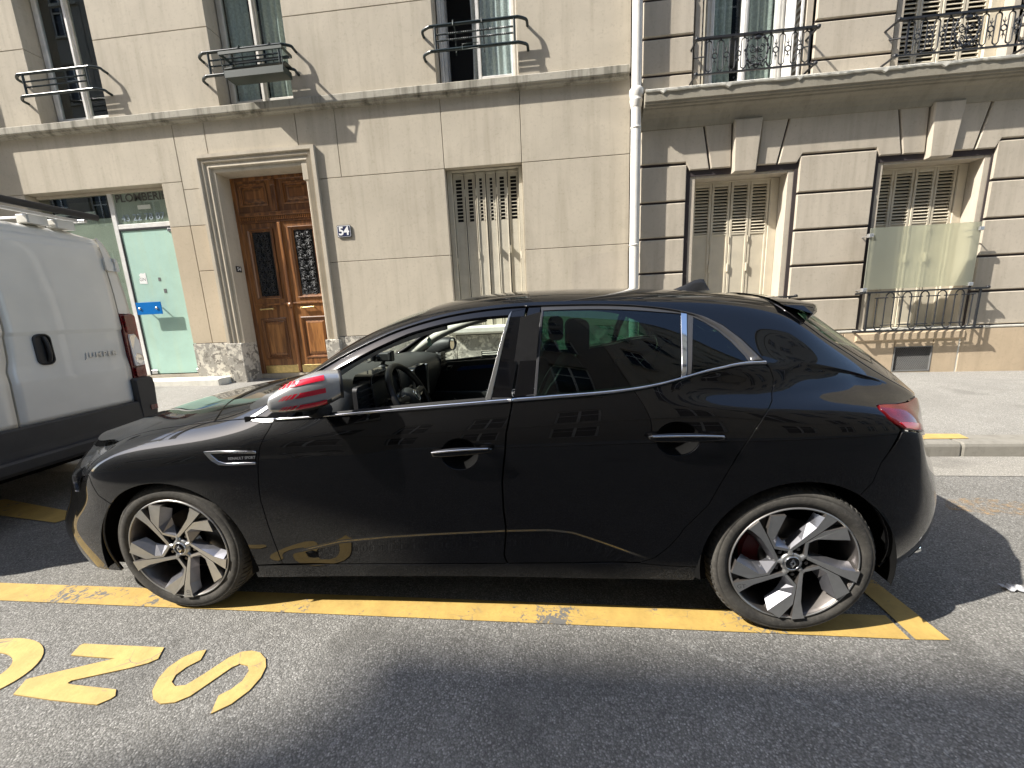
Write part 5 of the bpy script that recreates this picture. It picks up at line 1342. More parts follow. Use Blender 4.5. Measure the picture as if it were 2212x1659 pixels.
def cut_mesh(poly, holes=(), extra=None, res=.022, off=0, gap=.0026, rim=.014, step=.012):
    """triangulate an (s, t) outline on the body surface; returns verts, faces, normals"""
    loops = [resample([(s, t*TS) for s, t in L], step) for L in [poly]+list(holes)]
    allp = np.concatenate(loops); lo, hi = allp.min(0), allp.max(0)
    gx = np.arange(lo[0]+res/2, hi[0], res); gy = np.arange(lo[1]+res/4, hi[1], res*.55)
    P = np.stack(np.meshgrid(gx, gy, indexing='ij'), -1).reshape(-1, 2)
    ok = inside(P, loops[0])
    for h in loops[1:]: ok &= ~inside(P, h)
    P = P[ok]
    if extra is not None:
        X = np.array([(a, b*TS) for a, b in extra]); k = inside(X, loops[0])
        for h in loops[1:]: k &= ~inside(X, h)
        X = X[k]; dx = np.min([edge_dist(X, L) for L in loops], axis=0); X = X[dx > .004]
        dm = np.array([np.min(np.linalg.norm(X-q, axis=1)) for q in P]); P = P[dm > .006]
    else: X = np.zeros((0, 2))
    if len(P):
        d = np.min([edge_dist(P, L) for L in loops], axis=0); P = P[d > res*.3]
    pts = np.concatenate([allp, P, X])
    edges = []; o = 0
    for L in loops: n = len(L); edges += [(o+i, o+(i+1) % n) for i in range(n)]; o += n
    vo, eo, fo, ov, oe, of = delaunay_2d_cdt([Vector(p) for p in pts], edges, [], 0, 1e-6)
    V2 = np.array([(v.x, v.y) for v in vo]); F = np.array([f for f in fo])
    c = V2[F].mean(1); ok = inside(c, loops[0])
    for h in loops[1:]: ok &= ~inside(c, h)
    F = F[ok]
    Pn = sample(G, V2[:, 0], V2[:, 1]/TS); Nn = sample(GN, V2[:, 0], V2[:, 1]/TS)
    Nn /= np.linalg.norm(Nn, axis=1, keepdims=True)
    tri = Pn[F]; fn = np.cross(tri[:, 1]-tri[:, 0], tri[:, 2]-tri[:, 0]); flip = (fn*Nn[F].mean(1)).sum(1) < 0
    F[flip] = F[flip][:, ::-1]
    # boundary loop in face order
    E = {}
    for f in F:
        for i in range(3): E[(f[i], f[(i+1) % 3])] = 1
    B = [(a, b) for a, b in E if (b, a) not in E]
    T = np.zeros_like(Pn)
    for a, b in B:
        d = Pn[b]-Pn[a]; d /= max(np.linalg.norm(d), 1e-9); T[a] += d; T[b] += d
    bi = sorted({a for e in B for a in e})
    inw = np.zeros_like(Pn)
    q = np.cross(Nn[bi], T[bi]); q /= np.maximum(np.linalg.norm(q, axis=1, keepdims=True), 1e-9); inw[bi] = q
    X = Pn+Nn*off; X[bi] += inw[bi]*gap
    verts = list(map(tuple, X)); norms = list(map(tuple, Nn)); faces = [tuple(int(i) for i in f) for f in F]
    if rim:
        m1, m2 = {}, {}
        for i in bi:
            m1[i] = len(verts); verts.append(tuple(X[i]-inw[i]*.0010-Nn[i]*.0012)); norms.append(tuple(Nn[i]*.55-inw[i]*.83))
        for i in bi:
            m2[i] = len(verts); verts.append(tuple(X[i]-inw[i]*.0010-Nn[i]*rim)); norms.append(tuple(-inw[i]))
        for a, b in B: faces += [(b, a, m1[a], m1[b]), (m1[b], m1[a], m2[a], m2[b])]
    return verts, faces, norms
def mirror(d):
    v, f, n = d
    return [(x, 2*YC-y, z) for x, y, z in v], [q[::-1] for q in f], [(x, -y, z) for x, y, z in n]
def join(*ds):
    V, F, Nn = [], [], []
    for v, f, n in ds: o = len(V); V += v; F += [tuple(i+o for i in q) for q in f]; Nn += n
    return V, F, Nn
def to_obj(name, d, mat, parent=None):
    v, f, n = d; me = bpy.data.meshes.new(name); me.from_pydata(v, [], f); me.materials.append(mat)
    me.polygons.foreach_set('use_smooth', [True]*len(f)); me.update()
    me.normals_split_custom_set_from_vertices(n)
    return link(name, me, parent or CAR)
def skin(name, poly, mat, parent=None, side='pair', **k):
    d = cut_mesh(poly, **k)
    if side == 'joined': return to_obj(name, join(d, mirror(d)), mat, parent)
    a = to_obj(name, d, mat, parent); r = [a]
    if side == 'pair':
        pb = parent[1] if isinstance(parent, tuple) else parent
        r.append(to_obj(name, mirror(d), mat, pb))
    return r
def xz_to_st(pts, s0=None):
    """find (s, t) of side-view points (x, z) on the near flank"""
    jt = int(5.2*NT); A = G[:, :jt]; out = []
    for x, z in pts:
        d = (A[..., 0]-x)**2+(A[..., 2]-z)**2; d = np.where(np.isnan(d), 9, d)
        if s0: d[(SGRID < s0[0]) | (SGRID > s0[1])] = 9
        i, j = np.unravel_index(np.argmin(d), d.shape)
        i0, i1, j0, j1 = max(i-1, 0), min(i+1, len(SGRID)-1), max(j-1, 0), min(j+1, jt-1)
        J = np.array([[A[i1, j, c]-A[i0, j, c] for c in (0, 2)], [A[i, j1, c]-A[i, j0, c] for c in (0, 2)]]).T/np.array([[SGRID[i1]-SGRID[i0], TGRID[j1]-TGRID[j0]]])
        try: q = np.linalg.solve(J, np.array([x-A[i, j, 0], z-A[i, j, 2]])); q = np.clip(q, [-.02, -.05], [.02, .05])
        except Exception: q = (0, 0)
        out.append((SGRID[i]+q[0], float(np.clip(TGRID[j]+q[1], 0, 9))))
    return out
ARCH_F = [(-.015+.372*math.cos(math.radians(a)), .285+.368*math.sin(math.radians(a))) for a in range(-16, 200, 6)]
ARCH_R = [(2.675+.365*math.cos(math.radians(a)), .312+.366*math.sin(math.radians(a))) for a in range(-3, 194, 6)]
AF = [p for p in xz_to_st(ARCH_F, (-.55, .5))]; AR = [p for p in xz_to_st(ARCH_R, (2.1, 3.2))]   # both run from the rear foot over the top to the front foot
CUTS = {
 'd1f': [(0.519, 4.932), (0.515, 4.843), (0.506, 4.59), (0.495, 4.389), (0.483, 4.087), (0.475, 3.892), (0.473, 3.639), (0.46, 3.172), (0.453, 2.876), (0.451, 2.656), (0.462, 2.114), (0.483, 1.359), (0.492, 0.821)],
 'doorbot': [(0.492, 0.821), (0.739, 0.723), (1.031, 0.766), (1.313, 0.787), (1.518, 0.833), (1.762, 0.916), (2.078, 1.027)],
 'd2r': [(2.559, 5.178), (2.572, 5.018), (2.582, 4.802), (2.579, 4.638), (2.555, 4.373), (2.526, 4.23), (2.508, 4.132), (2.466, 3.856), (2.415, 3.488), (2.357, 2.936), (2.322, 2.588), (2.236, 2.134), (2.186, 1.645), (2.133, 1.233), (2.078, 1.027)],
 'rbseam': [(2.98, 3.719), (2.927, 3.242), (2.913, 2.927), (2.887, 2.732)],
 'fbseam': [(-0.397, 3.795), (-0.37, 3.644), (-0.335, 3.155), (-0.296, 2.929)],
}

K = CUTS
hood_f = (-.60, 5.0)
# fender ------------------------------------------------------------------
iF = min(range(len(AF)), key=lambda i: abs(AF[i][0]-K['fbseam'][-1][0])+abs(AF[i][1]-K['fbseam'][-1][1])*.2)
tri_lo = [(.36, 5.06), (.407, 4.955), (.473, 4.880), (.518, 4.886)]
hs = [(-.552, 4.90), (-.53, 4.965), (-.505, 5.02), (-.458, 5.05), (-.37, 5.055), (-.255, 5.065), (-.09, 5.07), (.04, 5.08), (.15, 5.085), (.34, 5.085)]
foot_f = AF[0]
d1f = [(.518, 4.886)]+K['d1f'][1:]
sill_f = [(.345, 0.86), (.345, .0)]
fender = hs+tri_lo[0:]+d1f[1:]+[(.47, .80), (foot_f[0]+.02, .74), foot_f]+AF[1:iF+1]+K['fbseam'][::-1][1:]+[(-.445, 4.095), (-.446, 4.30), (-.484, 4.53), (-.55, 4.85)]
skin('front_fender', fender, m_paint)
# front bumper: half outline from the centre line round to the wheel arch
fb = [(-1.72, 0), (-1.3, 0), (-.94, 0), (-.62, 0), (AF[-1][0], 0)]+AF[::-1][:len(AF)-iF]+K['fbseam'][::-1][1:]+[(-.488, 3.75), (-.527, 3.51), (-.59, 3.33), (-.69, 3.38), (-.75, 3.72), (-.86, 3.92), (-1.25, 3.97), (-1.25, 4.90), (-1.30, 4.93), (-1.72, 4.93)]
grille = [(-1.72, 1.9), (-1.30, 1.9), (-1.12, 2.2), (-1.18, 3.1), (-1.3, 3.3), (-1.72, 3.3)]
skin('front_bumper', fb, m_paint, side='joined', holes=[])
skin('upper_grille', [(-1.72, 3.4), (-1.36, 3.5), (-1.30, 3.9), (-1.30, 4.5), (-1.72, 4.6)], m_plas, side='joined', off=.004, rim=0)
skin('lower_grille', [(-1.72, .6), (-1.30, .6), (-1.05, 1.1), (-1.05, 2.0), (-1.3, 2.5), (-1.72, 2.5)], m_plas, side='joined', off=.003, rim=0)
skin('fog_slot', [(-.97, 1.5), (-.90, 1.2), (-.86, 1.6), (-.87, 2.6), (-.93, 3.0), (-.98, 2.8)], m_gloss, off=.003, rim=0)
# headlamps
hl = [(-.546, 4.86), (-.478, 4.53), (-.44, 4.30), (-.439, 4.095), (-.463, 3.974), (-.483, 3.75), (-.522, 3.51), (-.588, 3.345), (-.69, 3.395), (-.745, 3.73), (-.855, 3.935), (-1.245, 3.985), (-1.245, 4.89), (-.98, 4.955), (-.75, 4.965), (-.60, 4.95)]
HL = [empty('headlamp', CAR), empty('headlamp', CAR)]
skin('lamp_cover', hl, m_lampglass, (HL[0], HL[1]) if 0 else HL[0], side='near', off=-.001, rim=0)
to_obj('lamp_cover', mirror(cut_mesh(hl, off=-.001, rim=0)), m_lampglass, HL[1])
d = cut_mesh(hl, off=-.045, rim=0, gap=.002); m_bowl = M('lamp_bowl_grey', (.30, .30, .31), .25, .6, var=.2, vscale=14); to_obj('lamp_bowl', d, m_bowl, HL[0]); to_obj('lamp_bowl', mirror(d), m_bowl, HL[1])
for poly, mt, nm in (([(-.66, 4.72), (-.64, 4.50), (-1.0, 4.40), (-1.15, 4.55), (-1.0, 4.78)], m_lampin, 'main_reflector'), ([(-.53, 4.45), (-.50, 4.36), (-.56, 4.22), (-.60, 4.32)], m_amber, 'side_marker'),
                     ([(-.495, 4.12), (-.49, 3.90), (-.53, 3.60), (-.60, 3.42), (-.67, 3.46), (-.60, 3.75), (-.545, 4.05)], m_whitelamp, 'daylight_strip'), ([(-.70, 4.25), (-.68, 4.0), (-1.02, 4.0), (-1.05, 4.28)], m_lampin, 'main_reflector')):
    d = cut_mesh(poly, off=-.030, rim=.01, gap=0); to_obj(nm, d, mt, HL[0]); to_obj(nm, mirror(d), mt, HL[1])
# bonnet
sc = .150
hood = [(-.60, 9), (-.60, 8), (-.60, 7), (-.60, 6.2), (-.598, 5.20), (-.565, 5.04), (-.535, 5.035), (-.46, 5.075), (-.37, 5.08), (-.255, 5.09), (-.09, 5.095), (.04, 5.105), (sc, 5.11), (.150, 5.8), (.148, 6.4), (.14, 7.2), (.10, 8), (.10, 9)]
skin('bonnet', hood, m_paint, side='joined', gap=.0018)
skin('cowl', [(.145, 7.25), (.105, 8), (.105, 9), (.25, 9), (.26, 8), (.27, 7.2), (.22, 6.95), (.158, 6.9)], m_plas, side='joined', off=-.012, rim=0)
# windscreen
ws = [(.235, 9), (.245, 8), (.26, 7.18), (.45, 6.99), (.75, 6.92), (1.0, 6.94), (1.14, 7.05), (1.19, 8), (1.20, 9)]
skin('windscreen', ws, m_carglass, side='joined', off=-.003, rim=0, gap=0)
# roof, pillars and quarter in one shell
gut = [(.365, 5.10), (.42, 5.45), (.475, 5.84), (.53, 5.90), (.656, 5.94), (.795, 5.97), (.94, 6.0), (1.10, 6.05), (1.25, 6.08), (1.455, 6.09), (1.62, 6.09), (1.78, 6.10), (1.90, 6.11), (2.06, 6.12), (2.20, 6.12), (2.28, 6.11), (2.357, 6.05), (2.428, 5.91), (2.488, 5.645), (2.54, 5.30), (2.56, 5.16)]
iR = min(range(len(AR)), key=lambda i: abs(AR[i][0]-K['rbseam'][-1][0])+abs(AR[i][1]-K['rbseam'][-1][1])*.2)
arch_front = AR[iR:]                     # from the seam over the top to the front foot
qp = K['d2r'][1:]                          # down the rear edge of the back door
rb_up = K['rbseam'][::-1]
lamp_lo = [(2.990, 3.768), (2.966, 3.84), (2.942, 3.94), (2.922, 4.13), (2.928, 4.24)]
lamp_top = [(3.027, 4.343), (3.134, 4.558), (3.25, 4.895), (3.295, 5.0)]
hatch_edge = [(3.265, 5.15), (3.20, 5.4), (3.12, 5.77), (3.004, 6.14), (2.868, 6.37), (2.756, 6.74), (2.69, 7.19), (2.675, 8), (2.67, 9)]
seam_q = []
shell = gut+qp+[(2.08, .98), (2.2, .90), (AR[-1][0]-.01, .86)]+arch_front[::-1]+rb_up[1:-1]+lamp_lo+lamp_top+hatch_edge+[(1.21, 9), (1.20, 8), (1.15, 7.03), (1.0, 6.92), (.75, 6.90), (.45, 6.97), (.255, 7.16), (.22, 6.90), (.160, 6.86)]+[(.156, 6.3), (.158, 5.8), (.158, 5.11), (.25, 5.10)]
skin('body_shell', shell, m_paint, side='joined', step=.010)
sill = [(.345, 0), (.345, .70), (.48, .72), (.70, .66), (1.0, .71), (1.31, .735), (1.52, .78), (1.76, .86), (2.08, .96), (2.2, .88), (AR[-1][0]-.012, .84), (AR[-1][0]-.004, .4), (2.30, 0)]
skin('side_sill', sill, m_paint, gap=.0008)
# doors
d12u = [(1.624, 6.04), (1.604, 5.633), (1.579, 5.308), (1.5605, 5.05)]
d12 = [(1.558, 4.93), (1.546, 4.5), (1.536, 4.13), (1.530, 3.71), (1.519, 3.32), (1.513, 3.06), (1.513, 2.49), (1.519, 2.10), (1.517, 1.9), (1.505, 1.17), (1.518, .832)]
db = K['doorbot']; b1 = [q for q in db if q[0] < 1.5]; b2 = [q for q in db if q[0] > 1.53]
blo = [(.522, 4.930), (.598, 4.938), (.744, 4.972), (.951, 4.985), (1.076, 4.990), (1.312, 4.992), (1.558, 4.996)]
bhi = [(.522, 5.025), (.596, 5.030), (.743, 5.036), (.95, 5.040), (1.075, 5.045), (1.312, 5.048), (1.560, 5.050)]
blo2 = [(1.562, 4.996), (1.728, 4.995), (1.913, 4.995), (2.062, 4.996), (2.169, 4.997), (2.241, 5.0), (2.384, 5.005), (2.47, 5.045), (2.557, 5.10)]
bhi2 = [(1.563, 5.050), (1.728, 5.048), (1.914, 5.042), (2.063, 5.040), (2.17, 5.040), (2.234, 5.042), (2.387, 5.075), (2.47, 5.130), (2.553, 5.195)]
def handle_hole(s0, s1, t):
    """round finger recess behind a handle"""
    c = (s0+s1)/2; return [(c+.085*math.cos(a), t+.062/.185*math.sin(a)*.98) for a in np.linspace(0, 2*math.pi, 28, endpoint=False)]
hx1 = xz_to_st([(1.235, .800), (1.49, .812), (1.345, .790)], (.8, 2)); hx2 = xz_to_st([(2.08, .863), (2.36, .862), (2.20, .850)], (1.6, 2.5))
R1 = [(1.345+.075*math.cos(a), .785+.064*math.sin(a)) for a in np.linspace(0, 2*math.pi, 26, endpoint=False)]
R2 = [(2.195+.080*math.cos(a), .848+.064*math.sin(a)) for a in np.linspace(0, 2*math.pi, 26, endpoint=False)]
H1, H2 = xz_to_st(R1, (.8, 2)), xz_to_st(R2, (1.6, 2.5))
front_door = d1f[1:]+b1[1:]+[(1.518, .832)]+d12[::-1][1:]+[(1.5585, 4.985)]+blo[::-1]
cl = []
for dz in (-.014, -.009, -.004, .0, .004, .008, .012, .018):
    xs = np.arange(.50, 2.16, .009); cl += xz_to_st(list(zip(xs, np.interp(xs, CREASE[:, 0], CREASE[:, 1])-dz)), (.4, 2.3))
fd = skin('front_door', front_door, m_paint, holes=[H1], step=.010, extra=cl)
rear_door = [(1.522, .835)]+b2+K['d2r'][::-1][1:-1]+blo2[::-1]+[(s+.004, t) for s, t in d12[:-1]]
rd = skin('rear_door', rear_door, m_paint, holes=[H2], step=.010, extra=cl)
for (dn, df), R, xc, zc in ((fd, R1, 1.345, .785), (rd, R2, 2.195, .848)):
    yb = float(sample(G, *[[v] for v in xz_to_st([(xc, zc)])[0]])[0][1])
    mb = MB(); n = len(R); vs = []
    for f, dy in ((1.02, .004), (.93, .016), (.75, .032), (.45, .042)): vs += [(xc+(x-xc)*f, yb+dy, zc+(z-zc)*f) for x, z in R]
    fs = [(r*n+i, r*n+(i+1) % n, (r+1)*n+(i+1) % n, (r+1)*n+i) for r in range(3) for i in range(n)]+[tuple(range(3*n, 4*n))]
    for o, m in ((dn, False), (df, True)):
        q = MB().add([(x, 2*YC-y, z) for x, y, z in vs] if m else vs, fs, True).build('handle_recess', m_under, o, fix=True)
def handle(x0, z0, x1, z1, o, far):
    yb = float(sample(G, *[[v] for v in xz_to_st([((x0+x1)/2, (z0+z1)/2)])[0]])[0][1])
    n = 22; vs = []; m = 10
    for i in range(n+1):
        u = i/n; x = x0+(x1-x0)*u; z = z0+(z1-z0)*u+.006*math.sin(math.pi*u)
        k = math.sin(math.pi*min(1, max(0, .03+.97*u)))**.32 if 0 < i < n else .12
        h = (.0205-.005*u)*k; yo = yb-.030-.012*math.sin(math.pi*u)**.7; d = .011*k
        if i in (0, n): yo += .010
        for j in range(m):
            a = 2*math.pi*j/m; vs.append((x, yo+d*math.cos(a), z+h*math.sin(a)))
    fs = [(i*m+j, (i+1)*m+j, (i+1)*m+(j+1) % m, i*m+(j+1) % m) for i in range(n) for j in range(m)]+[tuple(range(m)), tuple(range(n*m, (n+1)*m))]
    for xx in (x0+.03, x1-.03):
        b = len(vs); zz = z0+(z1-z0)*(xx-x0)/(x1-x0)
        vs += [(xx+dx, yy, zz+dz) for yy in (yb-.03, yb+.004) for dx, dz in ((-.022, -.008), (.022, -.008), (.022, .010), (-.022, .010))]
        fs += [(b, b+1, b+5, b+4), (b+1, b+2, b+6, b+5), (b+2, b+3, b+7, b+6), (b+3, b, b+4, b+7)]
    if far: vs = [(x, 2*YC-y, z) for x, y, z in vs]
    ob = MB().add(vs, fs, True).build('door_handle', m_paint, o, fix=True)
    c = [(x, y-.0115, z+.004) for x, y, z in [(x0+(x1-x0)*u, yb-.030-.012*math.sin(math.pi*u)**.7, z0+(z1-z0)*u+.006*math.sin(math.pi*u)+.006) for u in np.linspace(.05, .93, 14)]]
    if far: c = [(x, 2*YC-y, z) for x, y, z in c]
    MB().tube(c, .0035, 6).build('handle_chrome', m_chrome, o)
for o, f in ((fd[0], False), (fd[1], True)): handle(1.232, .797, 1.488, .816, o, f)
for o, f in ((rd[0], False), (rd[1], True)): handle(2.075, .862, 2.362, .862, o, f)
# side glass and its trims
skin('window_frame', [(s, t) for s, t in gut[2:]][:0] or ([(.545, 5.86), (.656, 5.915), (.795, 5.945), (.94, 5.975), (1.10, 6.02), (1.25, 6.055), (1.455, 6.065), (1.62, 6.065), (1.605, 5.98), (1.557, 5.958), (1.547, 5.905), (1.40, 5.915), (1.253, 5.914), (1.10, 5.90), (.94, 5.835), (.80, 5.755), (.70, 5.58), (.60, 5.045), (.535, 5.035)]), m_gloss, gap=0, rim=.02)
gt = [(.47, 5.80), (.53, 5.865), (.656, 5.915), (.795, 5.945), (.94, 5.975), (1.10, 6.02), (1.25, 6.055), (1.455, 6.065), (1.622, 6.065)]
gb = [(.475, 5.84), (.53, 5.90), (.656, 5.938), (.795, 5.968), (.94, 5.998), (1.10, 6.046), (1.25, 6.077), (1.455, 6.088), (1.623, 6.089)]
lo3 = lambda P, d: [(s, t-d) for s, t in P]
moulding('drip_moulding', lo3(gb, .030), gb, m_seal, .002, .006)
gb2 = [(1.627, 6.089), (1.78, 6.098), (1.90, 6.108), (2.06, 6.118), (2.20, 6.118), (2.28, 6.108), (2.357, 6.048), (2.428, 5.908), (2.488, 5.643), (2.535, 5.32), (2.553, 5.20)]
in2 = [(1.627, 6.045), (1.78, 6.05), (1.90, 6.055), (2.06, 6.06), (2.18, 6.06), (2.26, 6.05), (2.33, 5.98), (2.40, 5.83), (2.458, 5.57), (2.497, 5.27), (2.506, 5.17)]
moulding('drip_moulding', in2, gb2, m_seal, .002, .006)
skin('door_frame_trim', [(1.630, 6.04), (1.684, 6.035), (1.684, 5.95), (1.693, 5.946), (1.814, 5.952), (1.935, 5.954), (2.056, 5.955), (2.17, 5.965), (2.273, 6.0), (2.29, 6.0), (2.317, 5.975), (2.358, 5.905), (2.406, 5.76), (2.446, 5.55), (2.484, 5.27), (2.493, 5.16), (2.505, 5.165), (2.495, 5.28), (2.455, 5.58), (2.397, 5.84), (2.327, 5.99), (2.258, 6.05), (2.18, 6.058), (2.06, 6.057), (1.90, 6.052), (1.78, 6.047)], m_seal, gap=.0005, rim=.004)
skin('pillar_panel', [(1.557, 5.958), (1.605, 5.98), (1.619, 6.04), (1.601, 5.633), (1.576, 5.308), (1.5575, 5.055), (1.474, 5.05)], m_gloss)
skin('pillar_panel', [(1.629, 6.035), (1.683, 6.03), (1.648, 5.058), (1.5655, 5.053), (1.583, 5.308), (1.608, 5.633)], m_gloss)
skin('window_rubber', [(1.684, 5.945), (1.6915, 5.945), (1.659, 5.052), (1.6495, 5.058)], m_seal, off=.003, gap=.0003, rim=.006)
skin('window_trim', [(1.547, 5.904), (1.557, 5.957), (1.473, 5.052), (1.452, 5.052)], m_satin, off=.004, gap=.0003, rim=.008)
skin('rear_window', [(1.692, 5.945), (1.814, 5.951), (1.935, 5.953), (2.056, 5.954), (2.17, 5.964), (2.264, 5.995), (2.225, 5.045), (2.17, 5.042), (2.063, 5.042), (1.914, 5.044), (1.728, 5.05), (1.66, 5.052)], m_privglass, gap=0, rim=0, off=-.004)
skin('window_trim', [(2.265, 5.995), (2.288, 6.0), (2.243, 5.046), (2.226, 5.044)], m_chrome, off=.004, gap=.0003, rim=.006)
skin('pillar_panel', [(2.289, 5.998), (2.315, 5.975), (2.287, 5.48), (2.264, 5.052), (2.244, 5.046)], m_seal, gap=.0003)
skin('quarter_window', [(2.317, 5.972), (2.358, 5.903), (2.406, 5.758), (2.446, 5.548), (2.484, 5.268), (2.490, 5.155), (2.387, 5.078), (2.267, 5.052), (2.289, 5.48)], m_privglass, gap=0, rim=0, off=-.003)
moulding('belt_moulding', blo, bhi, m_chrome)
moulding('belt_moulding', blo2, bhi2, m_chrome)
skin('belt_rubber', bhi[2:]+[(1.46, 5.072), (1.312, 5.072), (1.075, 5.070), (.95, 5.066), (.76, 5.06)], m_rubber, off=.001, gap=.0003, rim=.01)
# triangle in front of the door glass, mirror base
skin('sail_panel', [(.365, 5.09), (.42, 5.44), (.478, 5.82), (.535, 5.858), (.552, 5.45), (.535, 5.03), (.518, 5.02), (.44, 5.02)], m_gloss, gap=.0005)
skin('sail_trim', [(.362, 5.082), (.44, 5.02), (.520, 5.02), (.5185, 4.93), (.518, 4.89), (.473, 4.884), (.407, 4.960)], m_satin, off=.003, gap=.0005)
skin('sail_trim', [(.365, 5.10), (.45, 5.50), (.495, 5.62), (.512, 5.60), (.47, 5.40), (.40, 5.10)], m_satin, off=.003, gap=.0005)
# tail: lamp, bumper, tailgate
lamp = [(2.932, 4.235), (2.926, 4.13), (2.946, 3.94), (2.971, 3.838), (3.003, 3.757), (3.05, 3.744), (3.15, 3.80), (3.26, 3.90), (3.40, 3.95), (3.55, 4.0), (3.60, 4.25), (3.50, 4.62), (3.40, 4.87), (3.335, 4.965), (3.265, 4.90), (3.134, 4.54), (3.03, 4.328)]
TL = [empty('tail_lamp', CAR), empty('tail_lamp', CAR)]
d = cut_mesh(lamp, off=.004, rim=.012); to_obj('lamp_cover', d, m_redlamp, TL[0]); to_obj('lamp_cover', mirror(d), m_redlamp, TL[1])
for poly in ([(2.985, 3.87), (3.01, 3.79), (3.06, 3.78), (3.2, 3.88), (3.3, 3.96), (3.35, 4.03), (3.2, 3.98), (3.08, 3.90)],):
    d = cut_mesh(poly, off=.007, rim=.003, gap=0); to_obj('brake_light', d, M('bright_red_lamp', (.42, .006, .012), .08, var=.15, vscale=40, Coat_Weight=.8), TL[0]); to_obj('brake_light', mirror(d), MATS['bright_red_lamp'], TL[1])
rbp = [(4.16, 0), (3.78, 0), (3.40, 0), (3.2, 0), (3.06, .0), (AR[0][0]+.012, .45)]+AR[:iR+1]+K['rbseam'][::-1][1:-1]+[(3.003, 3.745), (3.05, 3.732), (3.15, 3.788), (3.26, 3.888), (3.40, 3.937), (3.56, 3.985), (3.62, 3.70), (3.78, 3.50), (4.16, 3.45)]
skin('rear_bumper', rbp, m_paint, side='joined')
skin('bumper_diffuser', [(4.16, .02), (3.5, .02), (3.30, .15), (3.32, .7), (3.55, .95), (4.16, .95)], m_plas, side='joined', off=.004, rim=.01)
MB().lathe([(.025, 0), (.03, .0), (.032, .06), (.025, .08)], 16, 'x', (3.33, .33, .20)).build('exhaust_tip', m_chrome, CAR)
tg = [(4.16, 3.47), (3.78, 3.52), (3.63, 3.72), (3.61, 4.25), (3.51, 4.63), (3.36, 4.81), (3.26, 4.98), (3.26, 5.0)]
lower = [(4.16, 3.48), (3.78, 3.53), (3.635, 3.72), (3.615, 4.25), (3.515, 4.64), (3.415, 4.88), (3.40, 5.0), (4.16, 5.0)]
skin('tailgate_panel', lower, m_paint, side='joined')
up = [(3.40, 9), (3.40, 8), (3.40, 7), (3.40, 6), (3.395, 5.03), (3.26, 5.03), (3.212, 5.25), (3.128, 5.75), (3.018, 6.17), (2.876, 6.41), (2.766, 6.75), (2.702, 7.2), (2.687, 8), (2.682, 9)]
gl = [(3.20, 9), (3.195, 8), (3.18, 7.0), (3.15, 6.45), (3.08, 6.35), (2.93, 6.52), (2.83, 6.85), (2.79, 7.3), (2.785, 8), (2.785, 9)]
skin('tailgate', [(3.40, 9), (3.40, 8), (3.40, 7), (3.40, 6), (3.395, 5.03), (3.315, 5.03), (3.275, 5.16), (3.212, 5.41), (3.128, 5.78), (3.012, 6.15), (2.876, 6.385), (2.766, 6.74), (2.702, 7.2), (2.687, 8), (2.682, 9)]+[(2.78, 9), (2.78, 8), (2.785, 7.3), (2.825, 6.84), (2.93, 6.50), (3.085, 6.33), (3.155, 6.44), (3.185, 7.0), (3.20, 8), (3.205, 9)], m_paint, side='joined')
skin('rear_screen', gl, m_privglass, side='joined', off=.001, rim=0, gap=0)
# roof spoiler: a lip carried back over the rear screen
sp = MB(); vs = []; n = 30
for i in range(n+1):
    u = -1+2*i/n; au = abs(u); y = YC+u*.605
    xe = 2.925-.030*au**2-.070*au**8; ze = 1.346-.006*au**2-.022*au**6
    xf = 2.705+.02*au**2+.03*au**6; zf = 1.412-.06*au**4-.055*au**10
    zf = float(sample(G, [2.70], [9-1.9*au])[0][2])+.004; xf = float(sample(G, [2.70], [9-1.9*au])[0][0])
    for f, dz in ((0, 0), (.3, .004), (.65, .006), (.92, .004), (1.0, 0)): vs.append((xf+(xe-xf)*f, y, zf+(ze-zf)*f+dz))
    yo = YC+u*.640
    vs += [(xe+.003, y, ze-.010), (xe-.006, (y+yo)/2, ze-.024), (xe-.045, yo, ze-.046), (2.80, yo, float(sample(G, [2.80], [9-1.9*au])[0][2])-.012)]
m = 9
fs = [(i*m+j, (i+1)*m+j, (i+1)*m+j+1, i*m+j+1) for i in range(n) for j in range(m-1)]+[tuple(range(m)), tuple(range(n*m, n*m+m))]
sp.add(vs, fs, True); sp.sm[-1] = sp.sm[-2] = False
sp.build('roof_spoiler', m_paint, CAR, fix=True)
# shark-fin aerial
mb = MB(); P = [(2.445, 1.438), (2.50, 1.462), (2.55, 1.486), (2.585, 1.491), (2.605, 1.488), (2.622, 1.455), (2.628, 1.425)]
vs = []
for x, z in P:
    w = .032*(1-(z-1.425)/.085)+.004; vs += [(x, YC-w, 1.425), (x, YC-w*.5, (z+1.425)/2+.01), (x, YC, z), (x, YC+w*.5, (z+1.425)/2+.01), (x, YC+w, 1.425)]
mb.add(vs, [(i*5+k, i*5+k+1, (i+1)*5+k+1, (i+1)*5+k) for i in range(6) for k in range(4)], True).build('roof_aerial', m_plas, CAR, fix=True)
